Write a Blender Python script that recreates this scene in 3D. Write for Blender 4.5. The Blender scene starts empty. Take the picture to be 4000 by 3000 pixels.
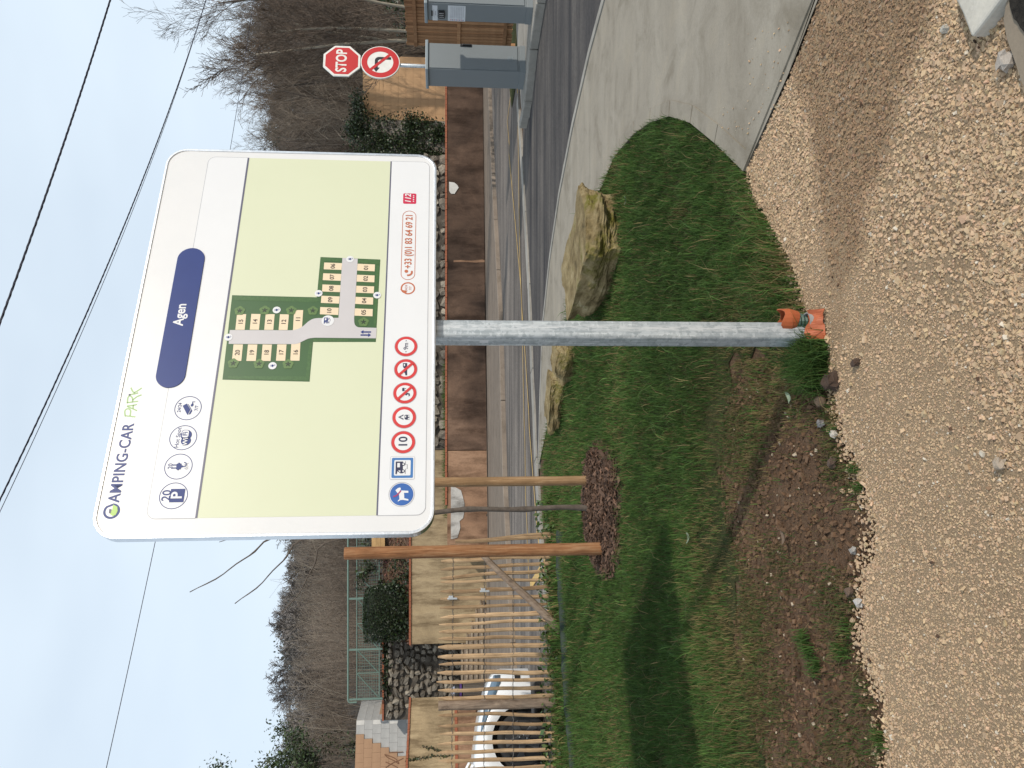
import bpy, bmesh, math, random
import numpy as np
from mathutils import Vector, Matrix, noise as mnoise

random.seed(7)
rng = np.random.default_rng(7)
scene = bpy.context.scene
COL = scene.collection
R = math.radians

# ---------------------------------------------------------------- camera, sky, sun, exposure
FPX, EYE, HORIZON = 3000.0, 1.5, 1740.0            # focal length and horizon in pixels of the 4000 x 3000 photograph
PITCH = math.atan((2000 - HORIZON) / FPX)
FWD = np.array([0, math.cos(PITCH), -math.sin(PITCH)])
UPV = np.array([0, math.sin(PITCH), math.cos(PITCH)])
cam_data = bpy.data.cameras.new('camera')
cam = bpy.data.objects.new('camera', cam_data)
COL.objects.link(cam)
cam_data.sensor_width = 36.0
cam_data.lens = 36.0 * FPX / 4000.0
cam_data.clip_start = 0.05
cam_data.clip_end = 1500
# the photograph was taken in portrait and lies on its side: the camera is rolled by 90 degrees
cam.matrix_world = Matrix(((0, 1, 0, 0),
                           (-UPV[1], 0, -FWD[1], 0),
                           (-UPV[2], 0, -FWD[2], EYE),
                           (0, 0, 0, 1)))
scene.camera = cam

SUN = Vector((1.22, -1.13, 1.0)).normalized()      # towards the sun: behind the photographer, to the right
world = bpy.data.worlds.new('World')
scene.world = world
world.use_nodes = True
wt = world.node_tree
for n in list(wt.nodes):
    wt.nodes.remove(n)
w_out = wt.nodes.new('ShaderNodeOutputWorld')
w_bg = wt.nodes.new('ShaderNodeBackground')
w_sky = wt.nodes.new('ShaderNodeTexSky')
w_sky.sky_type = 'NISHITA'
w_sky.sun_disc = False
w_sky.sun_elevation = math.asin(SUN.z)
w_sky.sun_rotation = math.atan2(SUN.x, SUN.y)
w_sky.air_density = 1.0
w_sky.dust_density = 1.0
w_sky.ozone_density = 1.5
w_bg.inputs['Strength'].default_value = 0.118
# thin high cloud over the whole sky
w_tc = wt.nodes.new('ShaderNodeTexCoord')
w_map = wt.nodes.new('ShaderNodeMapping')
w_map.inputs['Scale'].default_value = (1.2, 1.2, 3.0)
w_noise = wt.nodes.new('ShaderNodeTexNoise')
w_noise.inputs['Scale'].default_value = 1.3
w_noise.inputs['Detail'].default_value = 4
w_ramp = wt.nodes.new('ShaderNodeMapRange')
w_ramp.inputs['From Min'].default_value = 0.25
w_ramp.inputs['From Max'].default_value = 0.75
w_ramp.inputs['To Min'].default_value = 0.66
w_ramp.inputs['To Max'].default_value = 1.0
w_mix = wt.nodes.new('ShaderNodeMix')
w_mix.data_type = 'RGBA'
w_mix.inputs[7].default_value = (6.95, 8.0, 9.0, 1)
wt.links.new(w_tc.outputs['Generated'], w_map.inputs['Vector'])
wt.links.new(w_map.outputs['Vector'], w_noise.inputs['Vector'])
wt.links.new(w_noise.outputs['Fac'], w_ramp.inputs['Value'])
wt.links.new(w_ramp.outputs['Result'], w_mix.inputs[0])
wt.links.new(w_sky.outputs['Color'], w_mix.inputs[6])
wt.links.new(w_mix.outputs[2], w_bg.inputs['Color'])
wt.links.new(w_bg.outputs['Background'], w_out.inputs['Surface'])

sun_data = bpy.data.lights.new('sun', 'SUN')
sun_data.energy = 3.0
sun_data.angle = R(1.0)
sun_data.color = (1.0, 0.92, 0.81)
sun = bpy.data.objects.new('sun', sun_data)
COL.objects.link(sun)
sun.rotation_euler = SUN.to_track_quat('Z', 'Y').to_euler()
scene.view_settings.view_transform = 'Standard'
scene.view_settings.look = 'None'
scene.view_settings.exposure = 0.0
scene.view_settings.gamma = 1.0
scene.view_settings.use_curve_mapping = False
scene.cycles.max_bounces = 5
scene.cycles.transparent_max_bounces = 6


# ---------------------------------------------------------------- measuring: photograph pixels to places
def ray(x, y):
    return FWD + np.array([1.0, 0, 0]) * ((3000 - y) - 1500) / FPX + UPV * (2000 - x) / FPX
C0 = np.array([0, 0, EYE])
def G(x, y, z=0.0):                                # where a pixel meets the level z
    r = ray(x, y)
    return C0 + r * ((z - EYE) / r[2])
def D(x, y, Y):                                    # where a pixel is at distance Y
    r = ray(x, y)
    return C0 + r * (Y / r[1])
S22 = 4000 / 2212.0
def g22(pts, z=0.0):
    return [tuple(G(a * S22, b * S22, z)[:2]) for a, b in pts]


# ---------------------------------------------------------------- things, parts, meshes
def tag(o, label=None, cat=None, group=None, kind=None):
    if label: o['label'] = label
    if cat: o['category'] = cat
    if group: o['group'] = group
    if kind: o['kind'] = kind
    return o

def empty(name, loc=(0, 0, 0), rz=0.0, parent=None):
    o = bpy.data.objects.new(name, None)
    COL.objects.link(o)
    o.location = loc
    o.rotation_euler = (0, 0, rz)
    o.empty_display_size = 0.2
    if parent: o.parent = parent
    return o

def thing(name, label, cat, loc=(0, 0, 0), rz=0.0, group=None):
    return tag(empty(name, loc, rz), label, cat, group)

def link(name, me, parent=None, mat=None):
    o = bpy.data.objects.new(name, me)
    COL.objects.link(o)
    if parent: o.parent = parent
    if mat and not me.materials: me.materials.append(mat)
    return o

class MB:
    """collects shapes for one mesh; world coordinates, or local ones when base is given"""
    def __init__(self, base=(0, 0, 0)):
        self.v, self.f, self.b = [], [], base
    def add(self, vs, fs):
        n = len(self.v); bx, by, bz = self.b
        self.v += [(x - bx, y - by, z - bz) for x, y, z in vs]
        self.f += [tuple(i + n for i in f) for f in fs]
    def box(self, x0, x1, y0, y1, z0, z1):
        self.add([(x0, y0, z0), (x1, y0, z0), (x1, y1, z0), (x0, y1, z0), (x0, y0, z1), (x1, y0, z1), (x1, y1, z1), (x0, y1, z1)],
                 [(0, 3, 2, 1), (4, 5, 6, 7), (0, 1, 5, 4), (1, 2, 6, 5), (2, 3, 7, 6), (3, 0, 4, 7)])
    def obox(self, c, ax, ay, az):                 # centre and three half axes
        c, ax, ay, az = map(np.array, (c, ax, ay, az))
        vs = [tuple(c + i * ax + j * ay + k * az) for k in (-1, 1) for i, j in ((-1, -1), (1, -1), (1, 1), (-1, 1))]
        self.add(vs, [(0, 3, 2, 1), (4, 5, 6, 7), (0, 1, 5, 4), (1, 2, 6, 5), (2, 3, 7, 6), (3, 0, 4, 7)])
    def tube(self, pts, rad, n=6, cap=True, squash=1.0, phase=0.0):
        pts = [Vector(p) for p in pts]
        m = len(pts)
        if not hasattr(rad, '__len__'): rad = [rad] * m
        vs, up = [], None
        for i, p in enumerate(pts):
            t = (pts[min(i + 1, m - 1)] - pts[max(i - 1, 0)])
            t = t.normalized() if t.length > 1e-9 else Vector((0, 0, 1))
            if up is None:
                up = Vector((0, 1, 0)) if abs(t.y) < 0.9 else Vector((1, 0, 0))
            a = t.cross(up); a.normalize(); b = a.cross(t); b.normalize(); up = b
            for k in range(n):
                an = phase + 2 * math.pi * k / n
                vs.append(tuple(p + a * (rad[i] * math.cos(an)) + b * (rad[i] * squash * math.sin(an))))
        fs = [(i * n + k, i * n + (k + 1) % n, (i + 1) * n + (k + 1) % n, (i + 1) * n + k) for i in range(m - 1) for k in range(n)]
        if cap:
            fs += [tuple(range(n - 1, -1, -1)), tuple((m - 1) * n + k for k in range(n))]
        self.add(vs, fs)
    def prism(self, poly, z0, z1):                 # polygon in xy between two levels
        n = len(poly)
        self.add([(x, y, z0) for x, y in poly] + [(x, y, z1) for x, y in poly],
                 [tuple(range(n - 1, -1, -1)), tuple(range(n, 2 * n))] + [(i, (i + 1) % n, n + (i + 1) % n, n + i) for i in range(n)])
    def yprism(self, poly, y0, y1):                # polygon in xz between two depths
        n = len(poly)
        self.add([(x, y0, z) for x, z in poly] + [(x, y1, z) for x, z in poly],
                 [tuple(range(n)), tuple(range(2 * n - 1, n - 1, -1))] + [((i + 1) % n, i, n + i, n + (i + 1) % n) for i in range(n)])
    def sheet(self, poly, z):
        n = len(poly)
        self.add([(x, y, z) for x, y in poly], [tuple(range(n))])
    def mesh(self, name, smooth=False):
        me = bpy.data.meshes.new(name)
        me.from_pydata(self.v, [], self.f)
        if smooth:
            me.polygons.foreach_set('use_smooth', [True] * len(me.polygons))
        me.update()
        return me
    def build(self, name, mat, parent=None, smooth=False, bevel=0.0):
        me = self.mesh(name, smooth)
        o = link(name, me, parent, mat)
        if bevel:
            b = o.modifiers.new('bevel', 'BEVEL'); b.width = bevel; b.segments = 2; b.limit_method = 'ANGLE'; b.angle_limit = R(40)
        return o

def np_mesh(name, V, F, mat, parent=None, col=None, smooth=False):
    """large mesh from arrays; F is (n, k) faces of one size; col is a colour per vertex"""
    me = bpy.data.meshes.new(name)
    V = np.ascontiguousarray(V, dtype=np.float32); F = np.ascontiguousarray(F, dtype=np.int32)
    me.vertices.add(len(V)); me.vertices.foreach_set('co', V.ravel())
    me.loops.add(F.size); me.loops.foreach_set('vertex_index', F.ravel())
    me.polygons.add(len(F))
    me.polygons.foreach_set('loop_start', np.arange(0, F.size, F.shape[1], dtype=np.int32))
    me.polygons.foreach_set('loop_total', np.full(len(F), F.shape[1], dtype=np.int32))
    me.polygons.foreach_set('use_smooth', np.full(len(F), bool(smooth)))
    me.update(calc_edges=True)
    if col is not None:
        a = me.color_attributes.new('tint', 'FLOAT_COLOR', 'POINT')
        c = np.ones((len(V), 4), dtype=np.float32); c[:, :3] = col
        a.data.foreach_set('color', c.ravel())
    return link(name, me, parent, mat)


# ---------------------------------------------------------------- materials
def new_mat(name):
    m = bpy.data.materials.new(name); m.use_nodes = True
    nt = m.node_tree
    return m, nt, nt.nodes['Principled BSDF']

def coords(nt, scale=(1, 1, 1), rot=(0, 0, 0), kind='Object'):
    tc = nt.nodes.new('ShaderNodeTexCoord'); mp = nt.nodes.new('ShaderNodeMapping')
    mp.inputs['Scale'].default_value = scale; mp.inputs['Rotation'].default_value = rot
    nt.links.new(tc.outputs[kind], mp.inputs['Vector'])
    return mp.outputs['Vector']

def noise_tex(nt, vec, scale, detail=5, rough=0.6, dist=0.0):
    n = nt.nodes.new('ShaderNodeTexNoise')
    n.inputs['Scale'].default_value = scale; n.inputs['Detail'].default_value = detail
    n.inputs['Roughness'].default_value = rough; n.inputs['Distortion'].default_value = dist
    nt.links.new(vec, n.inputs['Vector'])
    return n.outputs['Fac']

def ramp(nt, fac, stops):
    r = nt.nodes.new('ShaderNodeValToRGB')
    while len(r.color_ramp.elements) > 1: r.color_ramp.elements.remove(r.color_ramp.elements[-1])
    for i, (p, c) in enumerate(stops):
        e = r.color_ramp.elements[0] if i == 0 else r.color_ramp.elements.new(p)
        e.position = p; e.color = (*c, 1) if len(c) == 3 else c
    nt.links.new(fac, r.inputs['Fac'])
    return r.outputs['Color']

def mixc(nt, fac, a, b, mode='MIX'):
    m = nt.nodes.new('ShaderNodeMix'); m.data_type = 'RGBA'; m.blend_type = mode
    for s, x in ((0, fac), (6, a), (7, b)):
        if hasattr(x, 'is_output'): nt.links.new(x, m.inputs[s])
        elif s == 0: m.inputs[0].default_value = x
        else: m.inputs[s].default_value = (*x, 1)
    return m.outputs[2]

def bump(nt, bsdf, h, strength=0.3, dist=0.02):
    b = nt.nodes.new('ShaderNodeBump'); b.inputs['Strength'].default_value = strength; b.inputs['Distance'].default_value = dist
    nt.links.new(h, b.inputs['Height']); nt.links.new(b.outputs['Normal'], bsdf.inputs['Normal'])

def plain(name, c, rough=0.6, metal=0.0, c2=None, scale=8.0, bmp=0.0, bscale=60.0, stretch=(1, 1, 1), spec=0.5, coat=0.0):
    m, nt, b = new_mat(name)
    b.inputs['Roughness'].default_value = rough; b.inputs['Metallic'].default_value = metal
    b.inputs['Specular IOR Level'].default_value = spec
    if coat: b.inputs['Coat Weight'].default_value = coat; b.inputs['Coat Roughness'].default_value = 0.08
    vec = coords(nt, stretch)
    if c2 is None: c2 = tuple(x * 0.86 for x in c)
    f = noise_tex(nt, vec, scale)
    nt.links.new(ramp(nt, f, [(0.32, c), (0.7, c2)]), b.inputs['Base Color'])
    if bmp: bump(nt, b, noise_tex(nt, vec, bscale, 6), bmp, 0.01)
    return m

def tinted(name, rough=0.8, trans=0.0, spec=0.3, fine=0.0):
    """colour comes with each blade, leaf or stone"""
    m, nt, b = new_mat(name)
    a = nt.nodes.new('ShaderNodeVertexColor'); a.layer_name = 'tint'
    b.inputs['Roughness'].default_value = rough; b.inputs['Specular IOR Level'].default_value = spec
    colr = a.outputs['Color']
    if fine:
        f = noise_tex(nt, coords(nt), fine, 4)
        colr = mixc(nt, 1.0, colr, ramp(nt, f, [(0.3, (0.82, 0.82, 0.82)), (0.7, (1.1, 1.1, 1.1))]), 'MULTIPLY')
    nt.links.new(colr, b.inputs['Base Color'])
    if trans:
        out = nt.nodes['Material Output']; t = nt.nodes.new('ShaderNodeBsdfTranslucent'); mx = nt.nodes.new('ShaderNodeMixShader')
        mx.inputs[0].default_value = trans
        nt.links.new(colr, t.inputs['Color']); nt.links.new(b.outputs[0], mx.inputs[1]); nt.links.new(t.outputs[0], mx.inputs[2])
        nt.links.new(mx.outputs[0], out.inputs['Surface'])
    return m

M = {}
M['white_panel'] = plain('white_panel', (0.70, 0.70, 0.70), 0.34, c2=(0.665, 0.67, 0.675), scale=5)
M['print_white'] = plain('print_white', (0.71, 0.72, 0.735), 0.34, c2=(0.69, 0.70, 0.715))
M['print_line'] = plain('print_line', (0.40, 0.41, 0.44), 0.4)
M['print_dark'] = plain('print_dark', (0.10, 0.10, 0.16), 0.4)
M['print_blue'] = plain('print_blue', (0.022, 0.045, 0.19), 0.4, c2=(0.020, 0.040, 0.175), spec=0.25)
M['print_ink'] = plain('print_ink', (0.016, 0.018, 0.06), 0.4)
M['print_map'] = plain('print_map', (0.585, 0.615, 0.435), 0.4, c2=(0.615, 0.645, 0.465), scale=1.2)
M['print_lawn'] = plain('print_lawn', (0.032, 0.10, 0.022), 0.4, c2=(0.028, 0.088, 0.02))
M['print_hedge'] = plain('print_hedge', (0.05, 0.13, 0.03), 0.4, c2=(0.03, 0.09, 0.018), scale=120)
M['print_tree'] = plain('print_tree', (0.11, 0.20, 0.05), 0.4, c2=(0.07, 0.14, 0.035), scale=90)
M['print_tree_core'] = plain('print_tree_core', (0.012, 0.03, 0.008), 0.4)
M['print_road'] = plain('print_road', (0.50, 0.48, 0.49), 0.4, c2=(0.53, 0.51, 0.52))
M['print_bay'] = plain('print_bay', (0.76, 0.62, 0.43), 0.4, c2=(0.72, 0.585, 0.41))
M['print_brown'] = plain('print_brown', (0.06, 0.04, 0.03), 0.4)
M['print_red'] = plain('print_red', (0.62, 0.035, 0.035), 0.35)
M['print_orange'] = plain('print_orange', (0.50, 0.14, 0.06), 0.4)
M['print_crimson'] = plain('print_crimson', (0.58, 0.02, 0.07), 0.35)
M['print_magenta'] = plain('print_magenta', (0.35, 0.03, 0.12), 0.4)
M['print_green'] = plain('print_green', (0.30, 0.48, 0.18), 0.4)
M['print_leaf'] = plain('print_leaf', (0.34, 0.56, 0.08), 0.4)
M['print_signblue'] = plain('print_signblue', (0.05, 0.18, 0.45), 0.35)
M['print_dogblue'] = plain('print_dogblue', (0.03, 0.12, 0.40), 0.35)
M['sign_red'] = plain('sign_red', (0.52, 0.012, 0.012), 0.4, c2=(0.49, 0.011, 0.012))
M['sign_white'] = plain('sign_white', (0.78, 0.77, 0.72), 0.4)
M['sign_black'] = plain('sign_black', (0.008, 0.008, 0.012), 0.4)
M['alu'] = plain('alu', (0.72, 0.73, 0.75), 0.32, 1.0, c2=(0.62, 0.64, 0.66), scale=30, stretch=(1, 1, 1), bmp=0.08)

def galvanised(name, dark=1.0):
    m, nt, b = new_mat(name)
    vec = coords(nt)
    v = nt.nodes.new('ShaderNodeTexVoronoi'); v.inputs['Scale'].default_value = 55; v.distance = 'MINKOWSKI'
    nt.links.new(vec, v.inputs['Vector'])
    sep = nt.nodes.new('ShaderNodeSeparateColor'); nt.links.new(v.outputs['Color'], sep.inputs[0])
    st = coords(nt, (55, 55, 2.2))
    f2 = noise_tex(nt, st, 1.0, 6, 0.7)
    c1 = ramp(nt, sep.outputs[0], [(0.0, (0.36 * dark, 0.40 * dark, 0.42 * dark)), (0.5, (0.46 * dark, 0.50 * dark, 0.52 * dark)), (1.0, (0.58 * dark, 0.62 * dark, 0.64 * dark))])
    c2 = ramp(nt, f2, [(0.42, (0.8, 0.82, 0.84)), (0.56, (1.0, 1.0, 1.0)), (0.66, (1.5, 1.5, 1.48))])
    cz = mixc(nt, 0.9, c1, c2, 'MULTIPLY')
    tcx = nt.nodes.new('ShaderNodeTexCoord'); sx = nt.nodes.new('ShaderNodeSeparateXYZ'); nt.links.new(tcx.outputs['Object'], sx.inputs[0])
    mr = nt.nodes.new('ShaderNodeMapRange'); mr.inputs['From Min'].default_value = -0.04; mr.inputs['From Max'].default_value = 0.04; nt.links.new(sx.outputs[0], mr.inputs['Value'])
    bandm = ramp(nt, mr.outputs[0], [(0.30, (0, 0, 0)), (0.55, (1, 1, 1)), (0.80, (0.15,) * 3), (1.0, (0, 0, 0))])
    highlight_noise = ramp(nt, noise_tex(nt, coords(nt, (130, 130, 14)), 1.0, 6, 0.75), [(0.46, (0, 0, 0)), (0.54, (1, 1, 1))])
    cz = mixc(nt, mixc(nt, 1.0, bandm, highlight_noise, 'MULTIPLY'), cz, (0.64, 0.665, 0.68))   # pale highlight streak painted into the zinc down the front face
    nt.links.new(cz, b.inputs['Base Color'])
    b.inputs['Metallic'].default_value = 0.4
    r = ramp(nt, f2, [(0.4, (0.45,) * 3), (0.62, (0.34,) * 3)])
    nt.links.new(r, b.inputs['Roughness'])
    bump(nt, b, f2, 0.12, 0.004)
    return m
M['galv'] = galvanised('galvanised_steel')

def streaked(name, cols, nscale=1.2, vstretch=0.25, fine=20, bmp=0.25, rough=0.9, patch=None, along=(1, 1)):
    """a rendered wall: large blotches, rain streaks, grain"""
    m, nt, b = new_mat(name)
    v1 = coords(nt, (1, 1, 1)); v2 = coords(nt, (along[0], along[1], vstretch))
    f = noise_tex(nt, v1, nscale, 7, 0.65, 0.4); g = noise_tex(nt, v2, nscale * 3.5, 6, 0.7)
    c = ramp(nt, f, cols)
    s = ramp(nt, g, [(0.36, (0.36, 0.33, 0.31)), (0.54, (1, 1, 1)), (0.75, (1.15, 1.12, 1.08))])
    c = mixc(nt, 0.85, c, s, 'MULTIPLY')
    h = noise_tex(nt, v1, fine, 8, 0.7)
    c = mixc(nt, 0.5, c, ramp(nt, h, [(0.3, (0.7, 0.7, 0.7)), (0.65, (1.08, 1.08, 1.08))]), 'MULTIPLY')
    if patch:
        pf = noise_tex(nt, v1, patch[0], 3, 0.5)
        c = mixc(nt, ramp(nt, pf, [(patch[1], (0, 0, 0)), (patch[1] + 0.03, (1, 1, 1))]), c, patch[2])
    nt.links.new(c, b.inputs['Base Color']); b.inputs['Roughness'].default_value = rough; b.inputs['Specular IOR Level'].default_value = 0.2
    bump(nt, b, h, bmp, 0.02)
    return m
M['brown_wall'] = streaked('brown_wall', [(0.32, (0.050, 0.033, 0.025)), (0.52, (0.105, 0.067, 0.048)), (0.72, (0.22, 0.14, 0.097))], 0.45, 0.3)
M['orange_wall'] = streaked('orange_wall', [(0.3, (0.17, 0.10, 0.065)), (0.5, (0.29, 0.175, 0.11)), (0.7, (0.36, 0.225, 0.145))], 0.6, 0.3)
M['patch_render'] = streaked('patch_render', [(0.35, (0.36, 0.35, 0.33)), (0.65, (0.52, 0.50, 0.47))], 1.0, 0.25)
M['beige_wall'] = streaked('beige_wall', [(0.3, (0.25, 0.19, 0.115)), (0.5, (0.38, 0.29, 0.175)), (0.72, (0.46, 0.36, 0.225))], 0.7, 0.22, bmp=0.35)
M['peach_block'] = plain('peach_block', (0.50, 0.31, 0.165), 0.9, c2=(0.45, 0.275, 0.145), scale=2.0, bmp=0.15, bscale=40)
M['ochre_block'] = plain('ochre_block', (0.38, 0.235, 0.14), 0.9, c2=(0.33, 0.20, 0.12), scale=2.5, bmp=0.2, bscale=40)
M['grey_block'] = plain('grey_block', (0.33, 0.33, 0.32), 0.95, c2=(0.42, 0.415, 0.40), scale=2.2, bmp=0.3, bscale=60)
M['white_block'] = plain('white_block', (0.60, 0.585, 0.55), 0.9, c2=(0.50, 0.49, 0.46), scale=3, bmp=0.2)
M['mortar'] = plain('mortar', (0.11, 0.092, 0.072), 0.95, c2=(0.055, 0.046, 0.037), scale=5, bmp=0.5, bscale=30)
M['old_wall'] = streaked('old_wall', [(0.35, (0.12, 0.10, 0.08)), (0.6, (0.32, 0.29, 0.25)), (0.75, (0.46, 0.43, 0.38))], 1.6, 0.5)
M['brick'] = plain('brick', (0.32, 0.11, 0.055), 0.9, c2=(0.24, 0.08, 0.042), scale=5, bmp=0.3)
M['concrete_step'] = streaked('concrete_step', [(0.35, (0.26, 0.21, 0.155)), (0.65, (0.40, 0.33, 0.25))], 2.0, 0.5)
M['wall_stone'] = None

def stone_mat(name, stops, sc=6.0, bmp=0.6, moss=None, random_tint=True):
    m, nt, b = new_mat(name)
    vec = coords(nt)
    oi = nt.nodes.new('ShaderNodeObjectInfo')
    f = noise_tex(nt, vec, sc, 8, 0.7)
    c = ramp(nt, f, stops)
    if random_tint:
        c = mixc(nt, 1.0, c, ramp(nt, oi.outputs['Random'], [(0, (0.32, 0.30, 0.28)), (0.55, (0.68, 0.65, 0.62)), (0.85, (0.95, 0.91, 0.85)), (1, (1.35, 1.3, 1.2))]), 'MULTIPLY')
    if moss:
        g = noise_tex(nt, vec, moss[0], 6, 0.7)
        c = mixc(nt, ramp(nt, g, [(moss[1], (0, 0, 0)), (moss[1] + 0.12, (1, 1, 1))]), c, moss[2])
    nt.links.new(c, b.inputs['Base Color']); b.inputs['Roughness'].default_value = 0.95; b.inputs['Specular IOR Level'].default_value = 0.2
    bump(nt, b, noise_tex(nt, vec, sc * 6, 8, 0.75), bmp, 0.02)
    return m
M['wall_stone'] = stone_mat('wall_stone', [(0.3, (0.15, 0.135, 0.115)), (0.55, (0.30, 0.275, 0.235)), (0.75, (0.46, 0.43, 0.38))], 5)
M['rock'] = stone_mat('rock', [(0.30, (0.07, 0.052, 0.024)), (0.44, (0.19, 0.14, 0.066)), (0.60, (0.30, 0.235, 0.125)), (0.78, (0.47, 0.40, 0.27))], 4.5, 0.9,
                      moss=(2.6, 0.54, (0.13, 0.115, 0.022)), random_tint=False)

def asphalt(name, base, streaks, ang, sc=0.35):
    m, nt, b = new_mat(name)
    v = coords(nt, (0.10, 1.6, 1), (0, 0, -ang)); w = coords(nt)
    f = noise_tex(nt, v, sc * 4, 6, 0.7, 0.3); fine = noise_tex(nt, w, 140, 3, 0.8); mid = noise_tex(nt, w, 1.1, 5, 0.6)
    c = ramp(nt, f, [(0.36, base), (0.5, tuple((a + q) / 2 for a, q in zip(base, streaks))), (0.62, streaks)])
    c = mixc(nt, 0.6, c, ramp(nt, mid, [(0.35, (0.75, 0.75, 0.76)), (0.65, (1.15, 1.13, 1.1))]), 'MULTIPLY')
    c = mixc(nt, 0.8, c, ramp(nt, fine, [(0.3, (0.55, 0.55, 0.55)), (0.7, (1.4, 1.38, 1.35))]), 'MULTIPLY')
    c = mixc(nt, 0.8, c, ramp(nt, noise_tex(nt, w, 32, 6, 0.8), [(0.3, (0.6, 0.6, 0.6)), (0.5, (1, 1, 1)), (0.72, (1.5, 1.46, 1.4))]), 'MULTIPLY')
    nt.links.new(c, b.inputs['Base Color']); b.inputs['Roughness'].default_value = 0.9; b.inputs['Specular IOR Level'].default_value = 0.12
    bump(nt, b, fine, 0.5, 0.008)
    return m
M['road'] = asphalt('old_asphalt', (0.075, 0.068, 0.064), (0.21, 0.185, 0.165), R(20))
M['new_asphalt'] = asphalt('new_asphalt', (0.042, 0.041, 0.044), (0.115, 0.105, 0.098), R(33), 0.3)
M['yellow_paint'] = plain('yellow_paint', (0.62, 0.38, 0.09), 0.8, c2=(0.42, 0.30, 0.13), scale=6)

def concrete(name, c1, c2, ang=0.0, stain=(0.12, 0.10, 0.075)):
    m, nt, b = new_mat(name)
    v = coords(nt); w = coords(nt, (0.35, 2.2, 1), (0, 0, -ang))
    f = noise_tex(nt, w, 0.9, 7, 0.65, 0.5); fine = noise_tex(nt, v, 90, 4, 0.7); sp = noise_tex(nt, v, 14, 6, 0.75)
    c = ramp(nt, f, [(0.35, c1), (0.62, c2)])
    c = mixc(nt, 0.85, c, ramp(nt, noise_tex(nt, v, 2.6, 8, 0.7, 0.6), [(0.32, (0.72, 0.70, 0.66)), (0.5, (1, 1, 1)), (0.7, (1.12, 1.1, 1.06))]), 'MULTIPLY')
    c = mixc(nt, ramp(nt, sp, [(0.63, (0, 0, 0)), (0.76, (0.8,) * 3)]), c, stain)
    c = mixc(nt, 0.5, c, ramp(nt, fine, [(0.3, (0.8,) * 3), (0.7, (1.12,) * 3)]), 'MULTIPLY')
    nt.links.new(c, b.inputs['Base Color']); b.inputs['Roughness'].default_value = 0.9; b.inputs['Specular IOR Level'].default_value = 0.12
    bump(nt, b, fine, 0.25, 0.004)
    return m
M['apron'] = concrete('apron_concrete', (0.25, 0.22, 0.175), (0.30, 0.268, 0.218), R(60))
M['edging'] = concrete('edging_concrete', (0.24, 0.212, 0.17), (0.29, 0.26, 0.21), R(60))
M['brown_kerb'] = concrete('brown_kerb', (0.20, 0.165, 0.135), (0.26, 0.215, 0.175), R(10))
M['kerb'] = concrete('kerb_concrete', (0.25, 0.235, 0.21), (0.33, 0.31, 0.275), R(20))
M['sidewalk'] = concrete('sidewalk', (0.16, 0.13, 0.105), (0.21, 0.17, 0.135), R(10))
M['pale_slab'] = concrete('pale_slab', (0.46, 0.43, 0.37), (0.54, 0.51, 0.45), 0)
M['grey_slab'] = concrete('grey_slab', (0.20, 0.165, 0.125), (0.25, 0.205, 0.155), 0)

def ground_mat(name, stops, sc, fsc=70, bmp=0.8, extra=None):
    m, nt, b = new_mat(name)
    v = coords(nt)
    f = noise_tex(nt, v, sc, 8, 0.7); fine = noise_tex(nt, v, fsc, 6, 0.75)
    c = ramp(nt, f, stops)
    c = mixc(nt, 0.9, c, ramp(nt, fine, [(0.28, (0.45,) * 3), (0.7, (1.35,) * 3)]), 'MULTIPLY')
    if extra:
        g = noise_tex(nt, v, extra[0], 5, 0.6)
        c = mixc(nt, ramp(nt, g, [(extra[1], (0, 0, 0)), (extra[1] + 0.1, (1, 1, 1))]), c, extra[2])
    nt.links.new(c, b.inputs['Base Color']); b.inputs['Roughness'].default_value = 0.97; b.inputs['Specular IOR Level'].default_value = 0.15
    bump(nt, b, fine, bmp, 0.02)
    return m
M['soil'] = ground_mat('soil', [(0.3, (0.085, 0.050, 0.030)), (0.5, (0.13, 0.078, 0.047)), (0.7, (0.17, 0.108, 0.067))], 3.0)
M['lawn_soil'] = ground_mat('lawn_soil', [(0.3, (0.030, 0.036, 0.012)), (0.5, (0.045, 0.05, 0.016)), (0.7, (0.07, 0.062, 0.025))], 1.6, 60)
M['gravel_bed'] = ground_mat('gravel_bed', [(0.3, (0.40, 0.285, 0.18)), (0.6, (0.47, 0.34, 0.215))], 3, 160, 0.9)
M['bank'] = ground_mat('bank', [(0.3, (0.07, 0.045, 0.03)), (0.6, (0.16, 0.10, 0.07))], 3, 12)
M['hill'] = ground_mat('hill', [(0.3, (0.05, 0.045, 0.040)), (0.5, (0.078, 0.07, 0.062)), (0.7, (0.125, 0.108, 0.092))], 0.05, 0.8, 1.0, extra=(0.035, 0.6, (0.05, 0.058, 0.04)))
M['blade'] = tinted('grass_blade', 0.65, 0.3, 0.2)
M['leaf'] = tinted('leaf', 0.45, 0.15, 0.5)
M['pebble'] = tinted('pebble', 0.9, 0, 0.25, 60)
M['clod'] = tinted('clod', 0.95, 0, 0.15, 40)
M['chip'] = tinted('bark_chip', 0.9, 0, 0.2, 30)

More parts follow.
